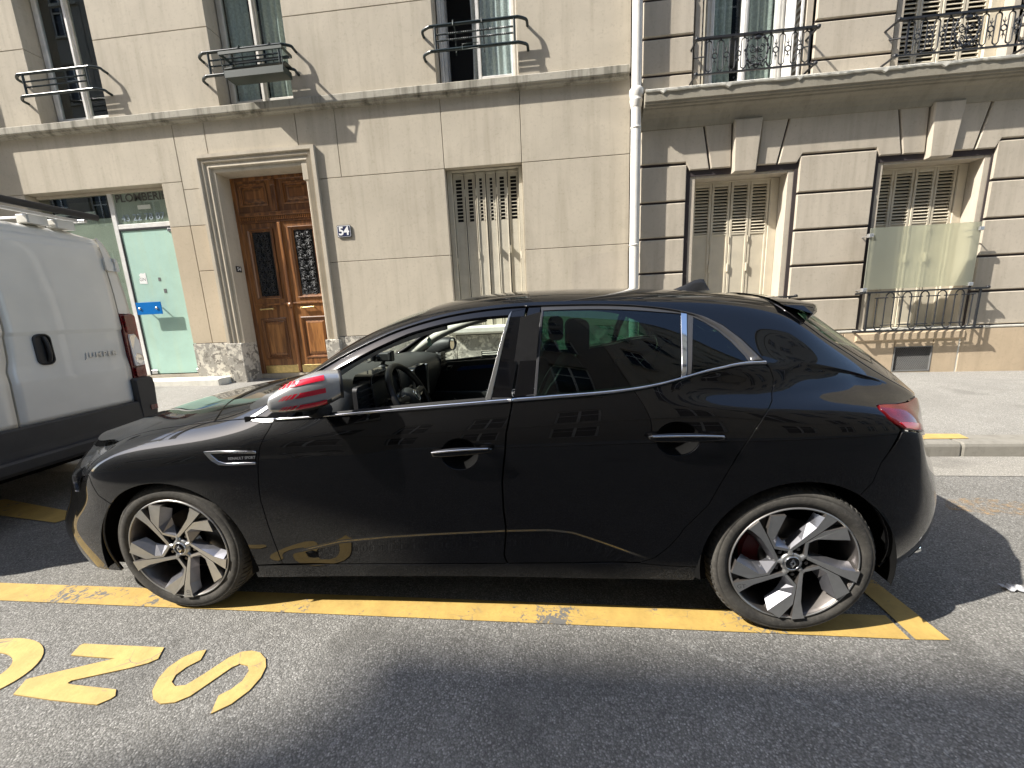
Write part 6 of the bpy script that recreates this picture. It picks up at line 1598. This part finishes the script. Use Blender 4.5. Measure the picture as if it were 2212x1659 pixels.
# fender blade with lettering
BD = empty('fender_badge', CAR)
bo = [(.226, 4.002), (.326, 3.957), (.462, 3.875), (.460, 3.579), (.348, 3.612), (.306, 3.648), (.275, 3.76)]
skin('badge_plate', bo, m_gloss, BD, side='near', off=.003, gap=0, rim=.004)
skin('badge_chrome', [(.222, 4.006), (.326, 3.962), (.462, 3.885), (.462, 3.835), (.326, 3.918), (.255, 3.94), (.30, 3.72), (.33, 3.66), (.36, 3.645), (.46, 3.612), (.46, 3.572), (.345, 3.605), (.300, 3.645), (.268, 3.76)], m_chrome, BD, side='near', off=.006, gap=0, rim=.005)
yb = float(sample(G, [.40], [3.75])[0][1])
pB = sample(G, [.405], [3.755])[0]
link('badge_lettering', text_mesh('RENAULT SPORT', .0165, m_ltgrey, 'badge_lettering', .0004, shear=.1), BD, (pB[0], pB[1]-.0075, pB[2]), (math.radians(88), math.radians(-3), 0))
link('pillar_lettering', text_mesh('4CONTROL', .0175, m_ltgrey, 'pillar_lettering', .0003, spacing=1.15), CAR, (1.607, .0755, 1.0235), (math.radians(64), math.radians(-3.5), 0))
mb = MB(); q = [(a, b) for a, b in rrect(-.046, .046, -.014, .014, .005, 3)]; mb.tube([(a, 0, b) for a, b in q], .0009, 4, closed=True)
mb.build('pillar_label', m_ltgrey, CAR, loc=(1.607, .0757, 1.0235), rot=(math.radians(-26), math.radians(-3.5), 0))
# underside, inner arches
MB().box(-.58, 2.95, .10, 1.714, .18, .235).build('floor_pan', m_under, CAR)
for cx, cz, r, nm in ((-.015, .285, .40, 'f'), (2.675, .312, .395, 'r')):
    for s in (0, 1):
        mb = MB(); vs = []; A = [math.radians(a) for a in range(-12, 194, 7)]
        for yy, rr_ in ((.008, r-.028), (.03, r-.012), (.34, r), (.40, r)):
            vs += [(cx+rr_*math.cos(a), (2*YC-yy) if s else yy, cz+rr_*math.sin(a)) for a in A]
        n = len(A); fs = [(k*n+i, k*n+i+1, (k+1)*n+i+1, (k+1)*n+i) for k in range(3) for i in range(n-1)]
        b = len(vs); vs += [(cx, (2*YC-.40) if s else .40, cz)]; fs += [(3*n+i, 3*n+i+1, b) for i in range(n-1)]
        mb.add(vs, fs, True).build('arch_liner', m_under, CAR)
# body core that closes the light paths behind the panel gaps
mb = MB(); cz = [(-.55, .30, .70), (.1, .24, .86), (.45, .24, .88)]
mb.box(-.66, -.42, .40, 1.41, .22, .66); mb.box(-.42, .38, .42, 1.39, .2, .83); mb.box(.38, 2.25, .075, .085, .20, .93); mb.box(.38, 2.25, 2*YC-.085, 2*YC-.075, .20, .93); mb.box(2.25, 2.36, .07, 1.744, .2, .95); mb.box(2.36, 3.2, .42, 1.39, .2, .90); mb.box(3.0, 3.14, .30, 1.51, .30, .80)
mb.build('inner_structure', m_under, CAR)

# ---------------------------------------------------------------- wheels
RR = .246
S1 = [(.161, -.116), (.142, -.127), (.104, -.411), (.066, -.696), (.036, -.985), (.240, -.955), (.214, -.90), (.171, -.696), (.176, -.40), (.190, -.149)]
S10 = [(-.345, -.838), (-.155, -.965), (.047, -.718), (.095, -.39), (-.066, -.204), (-.104, -.225), (.057, -.422), (.028, -.543)]
F10 = [(-.104, -.225), (.057, -.422), (.028, -.543), (-.345, -.838), (-.33, -.70), (-.165, -.575), (-.080, -.44), (-.095, -.30)]
F1 = [(.190, -.149), (.176, -.40), (.171, -.696), (.214, -.90), (.285, -.86), (.245, -.70), (.232, -.42), (.235, -.20)]
WEDGE = [(.142, -.127), (.104, -.411), (.066, -.696), (.036, -.985), (-.155, -.965), (.047, -.718), (.095, -.39), (-.02, -.24)]
def face_y(r): return -.006+.030*max(0, 1-r)**1.3
def rotp(p, a): c, s = math.cos(a), math.sin(a); return (p[0]*c-p[1]*s, p[0]*s+p[1]*c)
def spoke(mb, P, a, dy=0, depth=.030):
    Q = [rotp(p, a) for p in P]; n = len(Q); ar = sum(Q[i][0]*Q[(i+1) % n][1]-Q[(i+1) % n][0]*Q[i][1] for i in range(n))
    if ar < 0: Q = Q[::-1]
    c = np.mean(Q, axis=0)
    f = [(x*RR, face_y(math.hypot(x, z))+dy, z*RR) for x, z in Q]; b = [(x*RR, y+depth, z*RR) for x, y, z in [(q[0], w[1], q[1]) for q, w in zip(Q, f)]]
    mb.add(f+b, [tuple(range(n))]+[(i, n+i, n+(i+1) % n, (i+1) % n) for i in range(n)])
def facet(mb, P, k, a, d0=.001, d1=.036):
    """sloping side of a spoke: the first k points lie on its edge, the others deeper"""
    Q = [rotp(p, a) for p in P]; n = len(Q)
    v = [(x*RR, face_y(math.hypot(x, z))+(d0 if i < k else d1), z*RR) for i, (x, z) in enumerate(Q)]
    top, bot = list(range(k)), list(range(n-1, k-1, -1))
    fs = []
    m = min(len(top), len(bot))
    for i in range(m-1): fs.append((top[i], top[i+1], bot[i+1], bot[i]))
    mb.add(v, fs)
WM = {}
def wheel_meshes():
    mb = MB()
    prof = [(.243, .026), (.2465, .012), (.252, .006), (.266, .0005), (.280, .0), (.290, .003), (.292, .0045), (.294, .003), (.304, .010), (.3125, .024)]
    full = prof+[(.3175, .040)]
    for g in (.072, .112, .150): full += [(.3190, g-.006), (.3110, g-.004), (.3110, g+.004), (.3190, g+.006)]
    full += [(.3175, .186), (.3125, .202), (.300, .216), (.27, .226), (.243, .20)]
    mb.lathe(full, 96, 'y'); WM['tyre'] = mb.mesh('tyre', m_tyre, True)
    # shoulder blocks of the tread
    mb = MB()
    for k in range(72):
        a = 2*math.pi*k/72; w = .0175
        for y0, y1, r0, r1, tw in ((.016, .064, .3095, .3205, .25),):
            vs = []
            for yy, r in ((y0, .3105), (y0+.008, .3155), (y0+.02, .3195), (y1, .3210)):
                for s in (-1, 1):
                    b = a+s*w+tw*(yy-y0); vs.append((r*math.cos(b), yy, r*math.sin(b)))
            for yy, r in ((y0, .305), (y0+.008, .309), (y0+.02, .312), (y1, .313)):
                for s in (-1, 1):
                    b = a+s*w+tw*(yy-y0); vs.append((r*math.cos(b), yy, r*math.sin(b)))
            fs = [(i*2, i*2+1, i*2+3, i*2+2) for i in range(3)]+[(i*2+o, i*2+2+o, i*2+10+o, i*2+8+o) for i in range(3) for o in (0, 1)]+[(0, 1, 9, 8)]
            mb.add(vs, fs)
    WM['tread_blocks'] = mb.mesh('tread_blocks', m_tread, True)
    mb = MB(); mb.lathe([(.2475, .016), (.2465, .006), (.243, .003), (.238, .006), (.234, .018), (.229, .040), (.222, .09), (.220, .19), (.232, .205)], 72, 'y'); WM['rim'] = mb.mesh('rim', m_alloyd, True)
    mb = MB(); mb.lathe([(.2455, .0045), (.2435, .0020), (.2405, .0025), (.2390, .0045)], 72, 'y'); WM['rim_edge'] = mb.mesh('rim_edge', m_alloy, True)
    for nm, P in (('straight', S1), ('bent', S10)):
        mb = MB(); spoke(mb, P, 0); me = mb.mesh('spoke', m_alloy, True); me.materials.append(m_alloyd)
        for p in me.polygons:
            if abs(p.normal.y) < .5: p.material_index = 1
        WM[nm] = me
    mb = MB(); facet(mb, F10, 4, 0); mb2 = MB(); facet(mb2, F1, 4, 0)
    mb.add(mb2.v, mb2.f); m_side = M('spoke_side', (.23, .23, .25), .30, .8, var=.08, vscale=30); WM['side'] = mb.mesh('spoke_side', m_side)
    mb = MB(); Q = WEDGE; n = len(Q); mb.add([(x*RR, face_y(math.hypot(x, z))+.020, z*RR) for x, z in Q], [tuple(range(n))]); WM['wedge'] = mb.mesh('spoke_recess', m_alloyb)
    mb = MB(); mb.lathe([(.0, .012), (.029, .012), (.030, .016), (.034, .0145), (.040, .017), (.042, .022), (.045, .034), (.075, .040), (.080, .055)], 40, 'y')
    for k in range(5):
        a = math.radians(-42+72*k+0); c, s = math.cos(a), math.sin(a)
        mb.tube([(.038*c, .021, .038*s), (.068*c, .024, .068*s)], [.012, .008], 8)
    WM['hub'] = mb.mesh('hub', m_alloy)
    mb = MB(); mb.lathe([(0, .0105), (.026, .0105), (.0275, .013)], 36, 'y'); WM['cap'] = mb.mesh('hub_cap', m_gloss)
    mb = MB(); mb.lathe([(.026, .0105), (.027, .0085), (.0285, .0085), (.0295, .0125)], 36, 'y')
    o = [(-.0125, 0), (0, .021), (.0125, 0), (0, -.021)]; i_ = [(-.0048, .001), (.0, .0085), (.0048, -.001), (.0, -.0085)]
    for k in range(4):
        a, b = o[k], o[(k+1) % 4]; c, d = i_[(k+1) % 4], i_[k]
        y = .0085-.0015*(k % 2); mb.add([(a[0], y, a[1]), (b[0], y+.001, b[1]), (c[0], y-.0015, c[1]), (d[0], y, d[1])], [(0, 1, 2, 3)])
    WM['logo'] = mb.mesh('cap_emblem', m_chrome)
    mb = MB()
    for k in range(5):
        a = math.radians(-78+72*k); c = (.060*math.cos(a), 0, .060*math.sin(a))
        mb.lathe([(.0155, .022), (.0155, .042)], 12, 'y', c)
    WM['seat'] = mb.mesh('bolt_seat', m_alloyb)
    WM['bolt'] = MB().lathe([(0, .024), (.0075, .024), (.0095, .028), (.0095, .042)], 6, 'y', smooth=False).mesh('wheel_bolt', m_disc)
    mb = MB(); mb.lathe([(.05, .10), (.075, .088), (.080, .096), (.152, .096), (.152, .120), (.05, .125)], 48, 'y'); WM['disc'] = mb.mesh('brake_disc', m_disc)
    mb = MB(); n = 10
    vs = []; A = [math.radians(a) for a in np.linspace(150, 215, n)]
    for r, y in ((.095, .085), (.16, .082), (.172, .095), (.172, .135), (.095, .135)): vs += [(r*math.cos(a), y, r*math.sin(a)) for a in A]
    fs = [(k*n+i, k*n+i+1, ((k+1) % 5)*n+i+1, ((k+1) % 5)*n+i) for k in range(5) for i in range(n-1)]+[tuple(k*n for k in range(5)), tuple(k*n+n-1 for k in range(5))[::-1]]
    mb.add(vs, fs); WM['caliper'] = mb.mesh('brake_caliper', m_caliper, True)
    WM['gt'] = text_mesh('GT', .026, M('etched_letters', (.13, .13, .13), .5), 'spoke_lettering', 0)
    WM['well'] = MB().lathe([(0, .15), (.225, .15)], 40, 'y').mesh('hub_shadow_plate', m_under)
wheel_meshes()
def make_wheel(x, z, spin, far):
    w = empty('wheel', CAR, (x, (2*YC-.008) if far else .008, z), (0, math.radians(spin), math.pi if far else 0))
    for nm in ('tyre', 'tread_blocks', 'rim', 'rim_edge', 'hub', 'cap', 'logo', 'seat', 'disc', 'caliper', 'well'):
        o = link(WM[nm].name.split('.')[0], WM[nm], w)
        if nm == 'tread_blocks': o['kind'] = 'stuff'
        if nm == 'caliper': o.rotation_euler = (0, math.radians(-spin), 0)
    for k in range(5):
        a = 72*k
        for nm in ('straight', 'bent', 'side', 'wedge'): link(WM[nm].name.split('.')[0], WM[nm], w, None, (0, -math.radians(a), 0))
        b = math.radians(-78+72*k); link('wheel_bolt', WM['bolt'], w, (.060*math.cos(b), 0, .060*math.sin(b)))
    p = rotp((.135, -.88), math.radians(-72 if spin == 0 else 0))
    o = link('spoke_lettering', WM['gt'], w, (p[0]*RR, face_y(.88)-.0012, p[1]*RR), (math.pi/2, math.radians(-5 if spin == 0 else 90), 0))
    return w
make_wheel(0, .3195, 5, False); make_wheel(2.669, .3195, 0, False); make_wheel(0, .3195, 20, True); make_wheel(2.669, .3195, 40, True)

# ---------------------------------------------------------------- mirrors and cabin
def mirror_part(far):
    mp = empty('door_mirror', CAR)
    fy = (lambda y: 2*YC-y) if far else (lambda y: y)
    # cap: egg-shaped shell, long axis along x, blunt towards the rear
    n, m = 30, 24; vs = []
    ca_, sa_ = math.cos(math.radians(14 if far else 32)), math.sin(math.radians(14 if far else 32))
    def turn(p):
        x, y, z = p[0]-cx, p[1]-cy, p[2]
        return (cx+x*ca_-y*sa_, cy+x*sa_+y*ca_, z)
    cx, cy, cz = .775, -.055, 1.052
    for i in range(n+1):
        u = i/n; x = -.138+.252*u
        hz = .076*math.sin(math.pi*min(1, .08+.60*u))**.75*(1-.10*max(0, u-.75)/.25)
        hy = .066*math.sin(math.pi*min(1, .07+.56*u))**.7
        zc = .050*(u-.45)
        if i == 0: hz *= .30; hy *= .35
        for j in range(m):
            a = 2*math.pi*j/m; ca, sa = math.cos(a), math.sin(a)
            zz = hz*(abs(sa)**.85)*(1 if sa > 0 else -.86); yy = hy*(abs(ca)**.85)*(1 if ca > 0 else -1)
            q = turn((cx+x, cy+yy, cz+zc+zz)); vs.append((q[0], fy(q[1]), q[2]))
    fs = [(i*m+j, (i+1)*m+j, (i+1)*m+(j+1) % m, i*m+(j+1) % m) for i in range(n) for j in range(m)]+[tuple(range(m))]
    me = MB().add(vs, fs, True).mesh('mirror_cap', [m_mirrorcap, m_plas], True)
    for p in me.polygons:
        c = p.center
        yy = fy(c.y)
        if c.z < cz-.038+.20*(c.x-cx) or yy > (cy-.05 if far else cy+.055): p.material_index = 1
    link('mirror_cap', me, mp)
    R = [vs[n*m+j] for j in range(m)]; ctr = np.mean(R, axis=0)
    rim = [tuple(ctr+(np.array(q)-ctr)*k+np.array([dx, 0, 0])) for k, dx in ((1.0, 0), (1.02, .012), (.90, .014), (.88, .004)) for q in R]
    MB().add(rim, [(k*m+j, (k+1)*m+j, (k+1)*m+(j+1) % m, k*m+(j+1) % m) for k in range(3) for j in range(m)], True).build('mirror_rim', m_plas, mp, fix=True)
    MB().add([tuple(ctr+(np.array(q)-ctr)*.89+np.array([.004, 0, 0])) for q in R], [tuple(range(m))]).build('mirror_glass', m_mirror, mp)
    mb = MB(); mb.tube([(cx-.01, fy(cy+.02), cz-.055), (cx-.01, fy(-.0), cz-.082), (cx-.01, fy(.075), cz-.090)], [.036, .028, .026], 12); mb.build('mirror_arm', m_plas, mp)
    if far: return mp
    # three red vinyl stripes that break into slanted bars towards the front
    def cap_pt(u, zz):
        x = -.138+.252*u; hz = .076*math.sin(math.pi*min(1, .08+.60*u))**.75*(1-.10*max(0, u-.75)/.25); hy = .066*math.sin(math.pi*min(1, .07+.56*u))**.7; zc = .050*(u-.45)
        s = max(-1, min(1, (zz-zc)/(hz if zz > zc else hz*.86)));
        sa = math.copysign(abs(s)**(1/.85), s); ca = math.sqrt(max(0, 1-sa*sa)); yy = -hy*(ca**.85)
        return turn((cx+x, cy+yy-.0028, cz+zz))
    for k in range(3):
        def stripe(u0, u1, sh):
            nu = max(1, int((u1-u0)/.03)); vs = []
            for i in range(nu+1):
                for j in range(9):
                    v = j/8; u = u0+(u1-u0)*i/nu+sh*(v-.5)*(1 if i == 0 else (1 if u1 < .4 else .0))
                    zt = -.022+.034*k+.032*(u-.45)+.022*math.sin(u*2.2)*(k-1)*.6; zz = zt+.0185*(v-.5)*(1 if u > .35 else .85)
                    vs.append(cap_pt(u, zz))
            MB().add(vs, [(i*9+j, (i+1)*9+j, (i+1)*9+j+1, i*9+j+1) for i in range(nu) for j in range(8)], True).build('red_stripe', m_redvinyl, mp)
        off = .03*(2-k)*0+.035*k
        stripe(.40+off*.5, .80, .10)
        for a, w in ((.315, .055), (.26, .035), (.215, .025), (.18, .016)): stripe(a+off*.5, a+w+off*.5, .08)
    return mp
mirror_part(False); mirror_part(True)
# --- cabin lining
def far(y): return 2*YC-y
MB().box(.40, 2.9, .20, 1.61, .25, .30).build('cabin_floor', m_under, CAR)
# dashboard: profile swept across
prof = [(.42, .80), (.42, 1.00), (.50, 1.045), (.62, 1.062), (.76, 1.060), (.84, 1.045), (.875, 1.01), (.885, .95), (.86, .86), (.80, .72), (.70, .62), (.55, .60)]
mb = MB(); ys = [.13, .17, .25, .6, .907, 1.2, 1.55, 1.64, 1.68]; n = len(prof); vs = []
for y in ys:
    e = abs(y-YC)/.777; sh = -.05*e**6
    vs += [(x+sh, y, z+(-.03*e**6 if z > .9 else 0)) for x, z in prof]
fs = [(k*n+i, k*n+(i+1) % n, (k+1)*n+(i+1) % n, (k+1)*n+i) for k in range(len(ys)-1) for i in range(n)]+[tuple(range(n)), tuple(range((len(ys)-1)*n, len(ys)*n))[::-1]]
DB = MB().add(vs, fs, True).build('dashboard', m_plasg, CAR, fix=True)
mb = MB(); q = rrect(.245, .585, .895, 1.075, .05, 6); n = len(q)
vs = [(.90-.10*(z-.9), y, z) for y, z in q]+[(.80, y, z) for y, z in q]+[(.86-.10*(z-.9), .415+(y-.415)*.93, .985+(z-.985)*.90) for y, z in q]
fs = [(i, (i+1) % n, n+(i+1) % n, n+i) for i in range(n)]+[(i, (i+1) % n, 2*n+(i+1) % n, 2*n+i) for i in range(n)]+[tuple(range(2*n, 3*n))]
mb.add(vs, fs).build('instrument_binnacle', m_screen, DB, fix=True)
MB().tube([(.905-.10*(z-.9), y, z) for y, z in q], .0025, 6, closed=True).build('binnacle_rim', m_seal, DB)
mb = MB(); q = rrect(.80, 1.02, .78, 1.03, .03, 4); mb.prism(q, .86, .905, 'yz'); mb.build('centre_screen', m_screen, DB)
for yy in (.775, 1.045): MB().bbox(.86, .91, yy-.012, yy+.012, .82, 1.02, .004).build('screen_trim', m_satin, DB)
for yy in (.20, 1.58):
    mb = MB(); 
    for k in range(4): mb.box(.87, .89, yy-.06, yy+.06, .94+.025*k, .945+.025*k)
    mb.prism(rrect(yy-.07, yy+.07, .925, 1.04, .02), .855, .875, 'yz'); mb.build('air_vent', m_plas, DB)
# steering wheel
SWP = empty('steering_wheel', CAR, (1.015, .42, .930), (0, math.radians(-27), 0))
mb = MB(); n = 48; A = [2*math.pi*i/n for i in range(n)]
mb.tube([(0, .183*math.cos(a), (.183 if math.sin(a) > -.6 else .172)*math.sin(a)) for a in A], .0165, 10, closed=True); mb.build('wheel_rim', m_leather, SWP)
mb = MB(); mb.ell((-.015, 0, -.005), .045, .075, .066, 20, 12); mb.build('airbag_cover', m_plasg, SWP)
for s in (-1, 1):
    mb = MB(); mb.tube([(-.01, s*.05, .0), (-.005, s*.12, .012), (0, s*.178, .012)], [.028, .022, .018], 10); mb.build('wheel_spoke', m_plas, SWP)
    MB().tube([(.012, s*.085, .026), (.012, s*.135, .030), (.010, s*.130, -.004), (.012, s*.088, -.012)], .004, 6).build('spoke_trim', m_satin, SWP)
MB().tube([(-.01, 0, -.05), (0, 0, -.172)], [.026, .020], 10).build('wheel_spoke', m_plas, SWP)
mb = MB(); mb.tube([(.031, .026*math.cos(a), .030*math.sin(a)) for a in A[::2]], .0022, 6, closed=True)
P = [(.033, -.011, 0), (.033, 0, .021), (.033, .011, 0), (.033, 0, -.021)]; mb.tube(P, .003, 6, closed=True); mb.build('wheel_emblem', m_chrome, SWP)
MB().tube([(.98, .42, .90), (.82, .42, .84)], .04, 12).build('steering_column', m_plas, CAR)
for s in (-1, 1): MB().tube([(.95, .42+s*.03, .93), (.955, .42+s*.17, .955)], [.008, .010], 8).build('stalk', m_plas, CAR)
# seats
def seat(y, x0):
    S_ = empty('seat', CAR)
    MB().prism(rrect(x0-.05, x0+.50, .42, .62, .06), y-.25, y+.25, 'xz', True).build('cushion', m_seat, S_)
    mb = MB(); q = smooth_path([(x0+.42, .52), (x0+.36, .62), (x0+.50, .95), (x0+.58, 1.10), (x0+.64, 1.12), (x0+.68, 1.02), (x0+.62, .75), (x0+.55, .50)], 4); mb.prism(q, y-.235, y+.235, 'xz', True); mb.build('backrest', m_seat, S_)
    for s in (-1, 1): mb = MB().prism(smooth_path([(x0+.36, .60), (x0+.42, .80), (x0+.52, 1.02), (x0+.60, 1.0), (x0+.58, .70)], 3), y+s*.20, y+s*.265, 'xz', True); mb.build('side_bolster', m_leather, S_)
    MB().prism(rrect(x0+.60, x0+.70, 1.14, 1.30, .035), y-.13, y+.13, 'xz', True).build('headrest', m_seat, S_)
    for s in (-.05, .05): MB().tube([(x0+.64, y+s, 1.10), (x0+.655, y+s, 1.16)], .007, 6).build('headrest_post', m_chrome, S_)
seat(.48, 1.20); seat(1.33, 1.12)
RS = empty('rear_bench', CAR)
MB().prism(rrect(2.05, 2.48, .45, .66, .06), .22, 1.59, 'xz', True).build('cushion', m_seat, RS); MB().prism([(2.44, .55), (2.50, .60), (2.72, 1.02), (2.68, 1.08), (2.60, 1.06), (2.36, .62)], .22, 1.59, 'xz', True).build('backrest', m_seat, RS)
for y in (.45, .907, 1.36): MB().prism(rrect(2.62, 2.71, 1.06, 1.19, .03), y-.11, y+.11, 'xz', True).build('headrest', m_seat, RS)
# centre console, handbrake, armrest
MB().prism(rrect(.86, 1.72, .45, .70, .05), .82, 1.0, 'xz', True).build('centre_console', m_plas, CAR)
MB().prism(rrect(1.30, 1.66, .68, .80, .04), .83, .99, 'xz', True).build('armrest', m_leather, CAR)
MB().tube([(1.18, .905, .70), (1.12, .905, .78), (1.10, .905, .80)], [.016, .018, .020], 10).build('gear_lever', m_leather, CAR)
# door linings, both sides
for s in (0, 1):
    fy = far if s else (lambda y: y)
    T_ = empty('door_lining', CAR)
    mb = MB(); y = fy(.105); d = -1 if s else 1
    pr = smooth_path([(.55, .35), (.52, .80), (.60, .925), (.9, .945), (1.3, .962), (1.56, .985), (1.56, .35)], 1)
    mb.prism(pr, fy(.095), fy(.135), 'xz'); mb.build('lining_panel', m_plas, T_)
    mb = MB(); mb.prism(rrect(.74, 1.50, .62, .70, .03), fy(.13), fy(.195), 'xz', True); mb.build('armrest', m_plasg, T_)
    MB().prism(smooth_path([(.96, .870), (1.0, .905), (1.30, .918), (1.54, .925), (1.54, .900), (1.25, .892), (.96, .870)], 2)[:-1], fy(.133), fy(.142), 'xz').build('accent_strip', m_bluetrim, T_)
    mb = MB(); mb.tube([(.80, fy(.142), .878), (.90, fy(.150), .880), (.925, fy(.152), .915), (.89, fy(.152), .912), (.87, fy(.150), .882)], .005, 6); mb.build('inner_handle', m_satin, T_)
    mb = MB(); mb.prism([(1.60, .35), (1.60, .99), (2.05, 1.03), (2.25, 1.06), (2.38, 1.10), (2.20, .60), (2.10, .35)], fy(.10), fy(.135), 'xz'); mb.build('lining_panel', m_plas, T_)
    mb = MB(); mb.prism([(1.50, .3), (1.545, 1.0), (1.60, 1.32), (1.68, 1.34), (1.645, 1.0), (1.62, .3)], fy(.13) if 0 else fy(.125), fy(.17), 'xz'); mb.build('centre_pillar', m_plas, CAR)
# pale headliner, A-pillar trims and roof rails inside
d = cut_mesh([(1.22, 9), (1.22, 8), (1.17, 7.05), (1.25, 6.35), (1.62, 6.40), (2.1, 6.40), (2.4, 6.3), (2.66, 6.9), (2.66, 8), (2.66, 9)], off=-.035, rim=0, gap=0)
to_obj('headliner', join(d, mirror(d)), m_liner)
for pl, mt in (([(.50, 6.78), (.75, 6.74), (1.0, 6.76), (1.17, 6.95), (1.25, 6.36), (1.10, 6.20), (.80, 6.12), (.60, 6.10), (.47, 6.1)], m_liner),
               ([(.53, 5.80), (.656, 5.86), (.80, 5.90), (.94, 5.94), (1.10, 5.99), (1.25, 6.02), (1.62, 6.02), (2.0, 6.03), (2.25, 6.0), (2.40, 5.85), (2.45, 6.2), (2.1, 6.42), (1.62, 6.42), (1.25, 6.38), (1.10, 6.22), (.8, 6.14), (.5, 6.12)], m_plas)):
    d = cut_mesh(pl, off=-.030, rim=0, gap=0); to_obj('pillar_trim', d, mt); to_obj('pillar_trim', mirror(d), mt)
for s in (0, 1):
    S_ = np.linspace(.56, 1.24, 14); P = sample(G, S_, np.full(14, 6.42))+sample(GN, S_, np.full(14, 6.42))*-.055
    P = [((x, 2*YC-y, z) if s else (x, y, z)) for x, y, z in P]
    MB().tube(P, [.040-.010*i/13 for i in range(14)], 10).build('pillar_trim', m_liner, CAR)
# quarter trim and far window surrounds keep the far glass as separate openings
d = cut_mesh([(2.24, 5.02), (2.30, 6.02), (2.26, 6.06), (2.55, 5.6), (2.75, 5.4), (2.80, 4.8), (2.4, 4.8)], off=-.04, rim=0, gap=0)
fd_glass = cut_mesh([(.56, 5.06), (.66, 5.50), (.80, 5.745), (.94, 5.825), (1.10, 5.89), (1.253, 5.905), (1.40, 5.905), (1.545, 5.895), (1.455, 5.055), (1.075, 5.05), (.76, 5.04)], off=-.006, rim=0, gap=0)
to_obj('front_window', mirror(fd_glass), m_carglass)
# interior mirror
MB().prism(rrect(-.11, .11, -.032, .032, .028), 0, .025, 'yz').build('rear_view_mirror', m_plas, CAR, loc=(1.0, .88, 1.275), rot=(0, math.radians(-12), 0))
# things lying in the cabin
CR = Matrix.Rotation(SLOPE, 4, 'Y')
def in_cabin(x, y, z): return tuple(CR @ Vector((x, y, z)))
PH = thing('phone_holder', 'black phone holder clamped above the dashboard behind the steering wheel', 'phone holder', None, in_cabin(.80, .60, 1.062), (0, SLOPE, 0))
MB().lathe([(0, 0), (.034, 0), (.030, .012), (.012, .02), (.010, .03)], 16, 'z').build('suction_foot', m_plas, PH)
MB().tube([(0, 0, .02), (.01, 0, .045)], .009, 8).build('stem', m_plas, PH)
mb = MB(); mb.bbox(-.045, .06, -.02, .015, .035, .085, .008); mb.build('clamp_body', m_plas, PH)
for xx in (-.048, .052): MB().bbox(xx-.008, xx+.012, -.035, .012, .04, .092, .006).build('clamp_jaw', m_plas, PH)
MB().lathe([(0, -.028), (.014, -.026), (.017, -.02)], 14, 'y', (-.02, 0, .055)).build('clamp_knob', m_gloss, PH)
MB().tube(smooth_path([(-.05, .0, .05), (-.10, .02, .03), (-.105, .03, .10), (-.09, .05, .16)], 4), .004, 6).build('cable', m_rubber, PH)
AF_ = thing('air_freshener', 'small dark tree-shaped air freshener hanging below the interior mirror', 'air freshener', None, in_cabin(.985, .88, 1.25), (0, SLOPE, 0))
MB().tube([(0, 0, 0), (-.004, 0, -.035)], .0012, 4).build('string', m_rubber, AF_)
MB().prism([(-.012, -.10), (.012, -.10), (.018, -.085), (.008, -.075), (.014, -.06), (.006, -.05), (0, -.032), (-.006, -.05), (-.014, -.06), (-.008, -.075), (-.018, -.085)], -.002, .002, 'xz').build('scented_card', m_green, AF_)
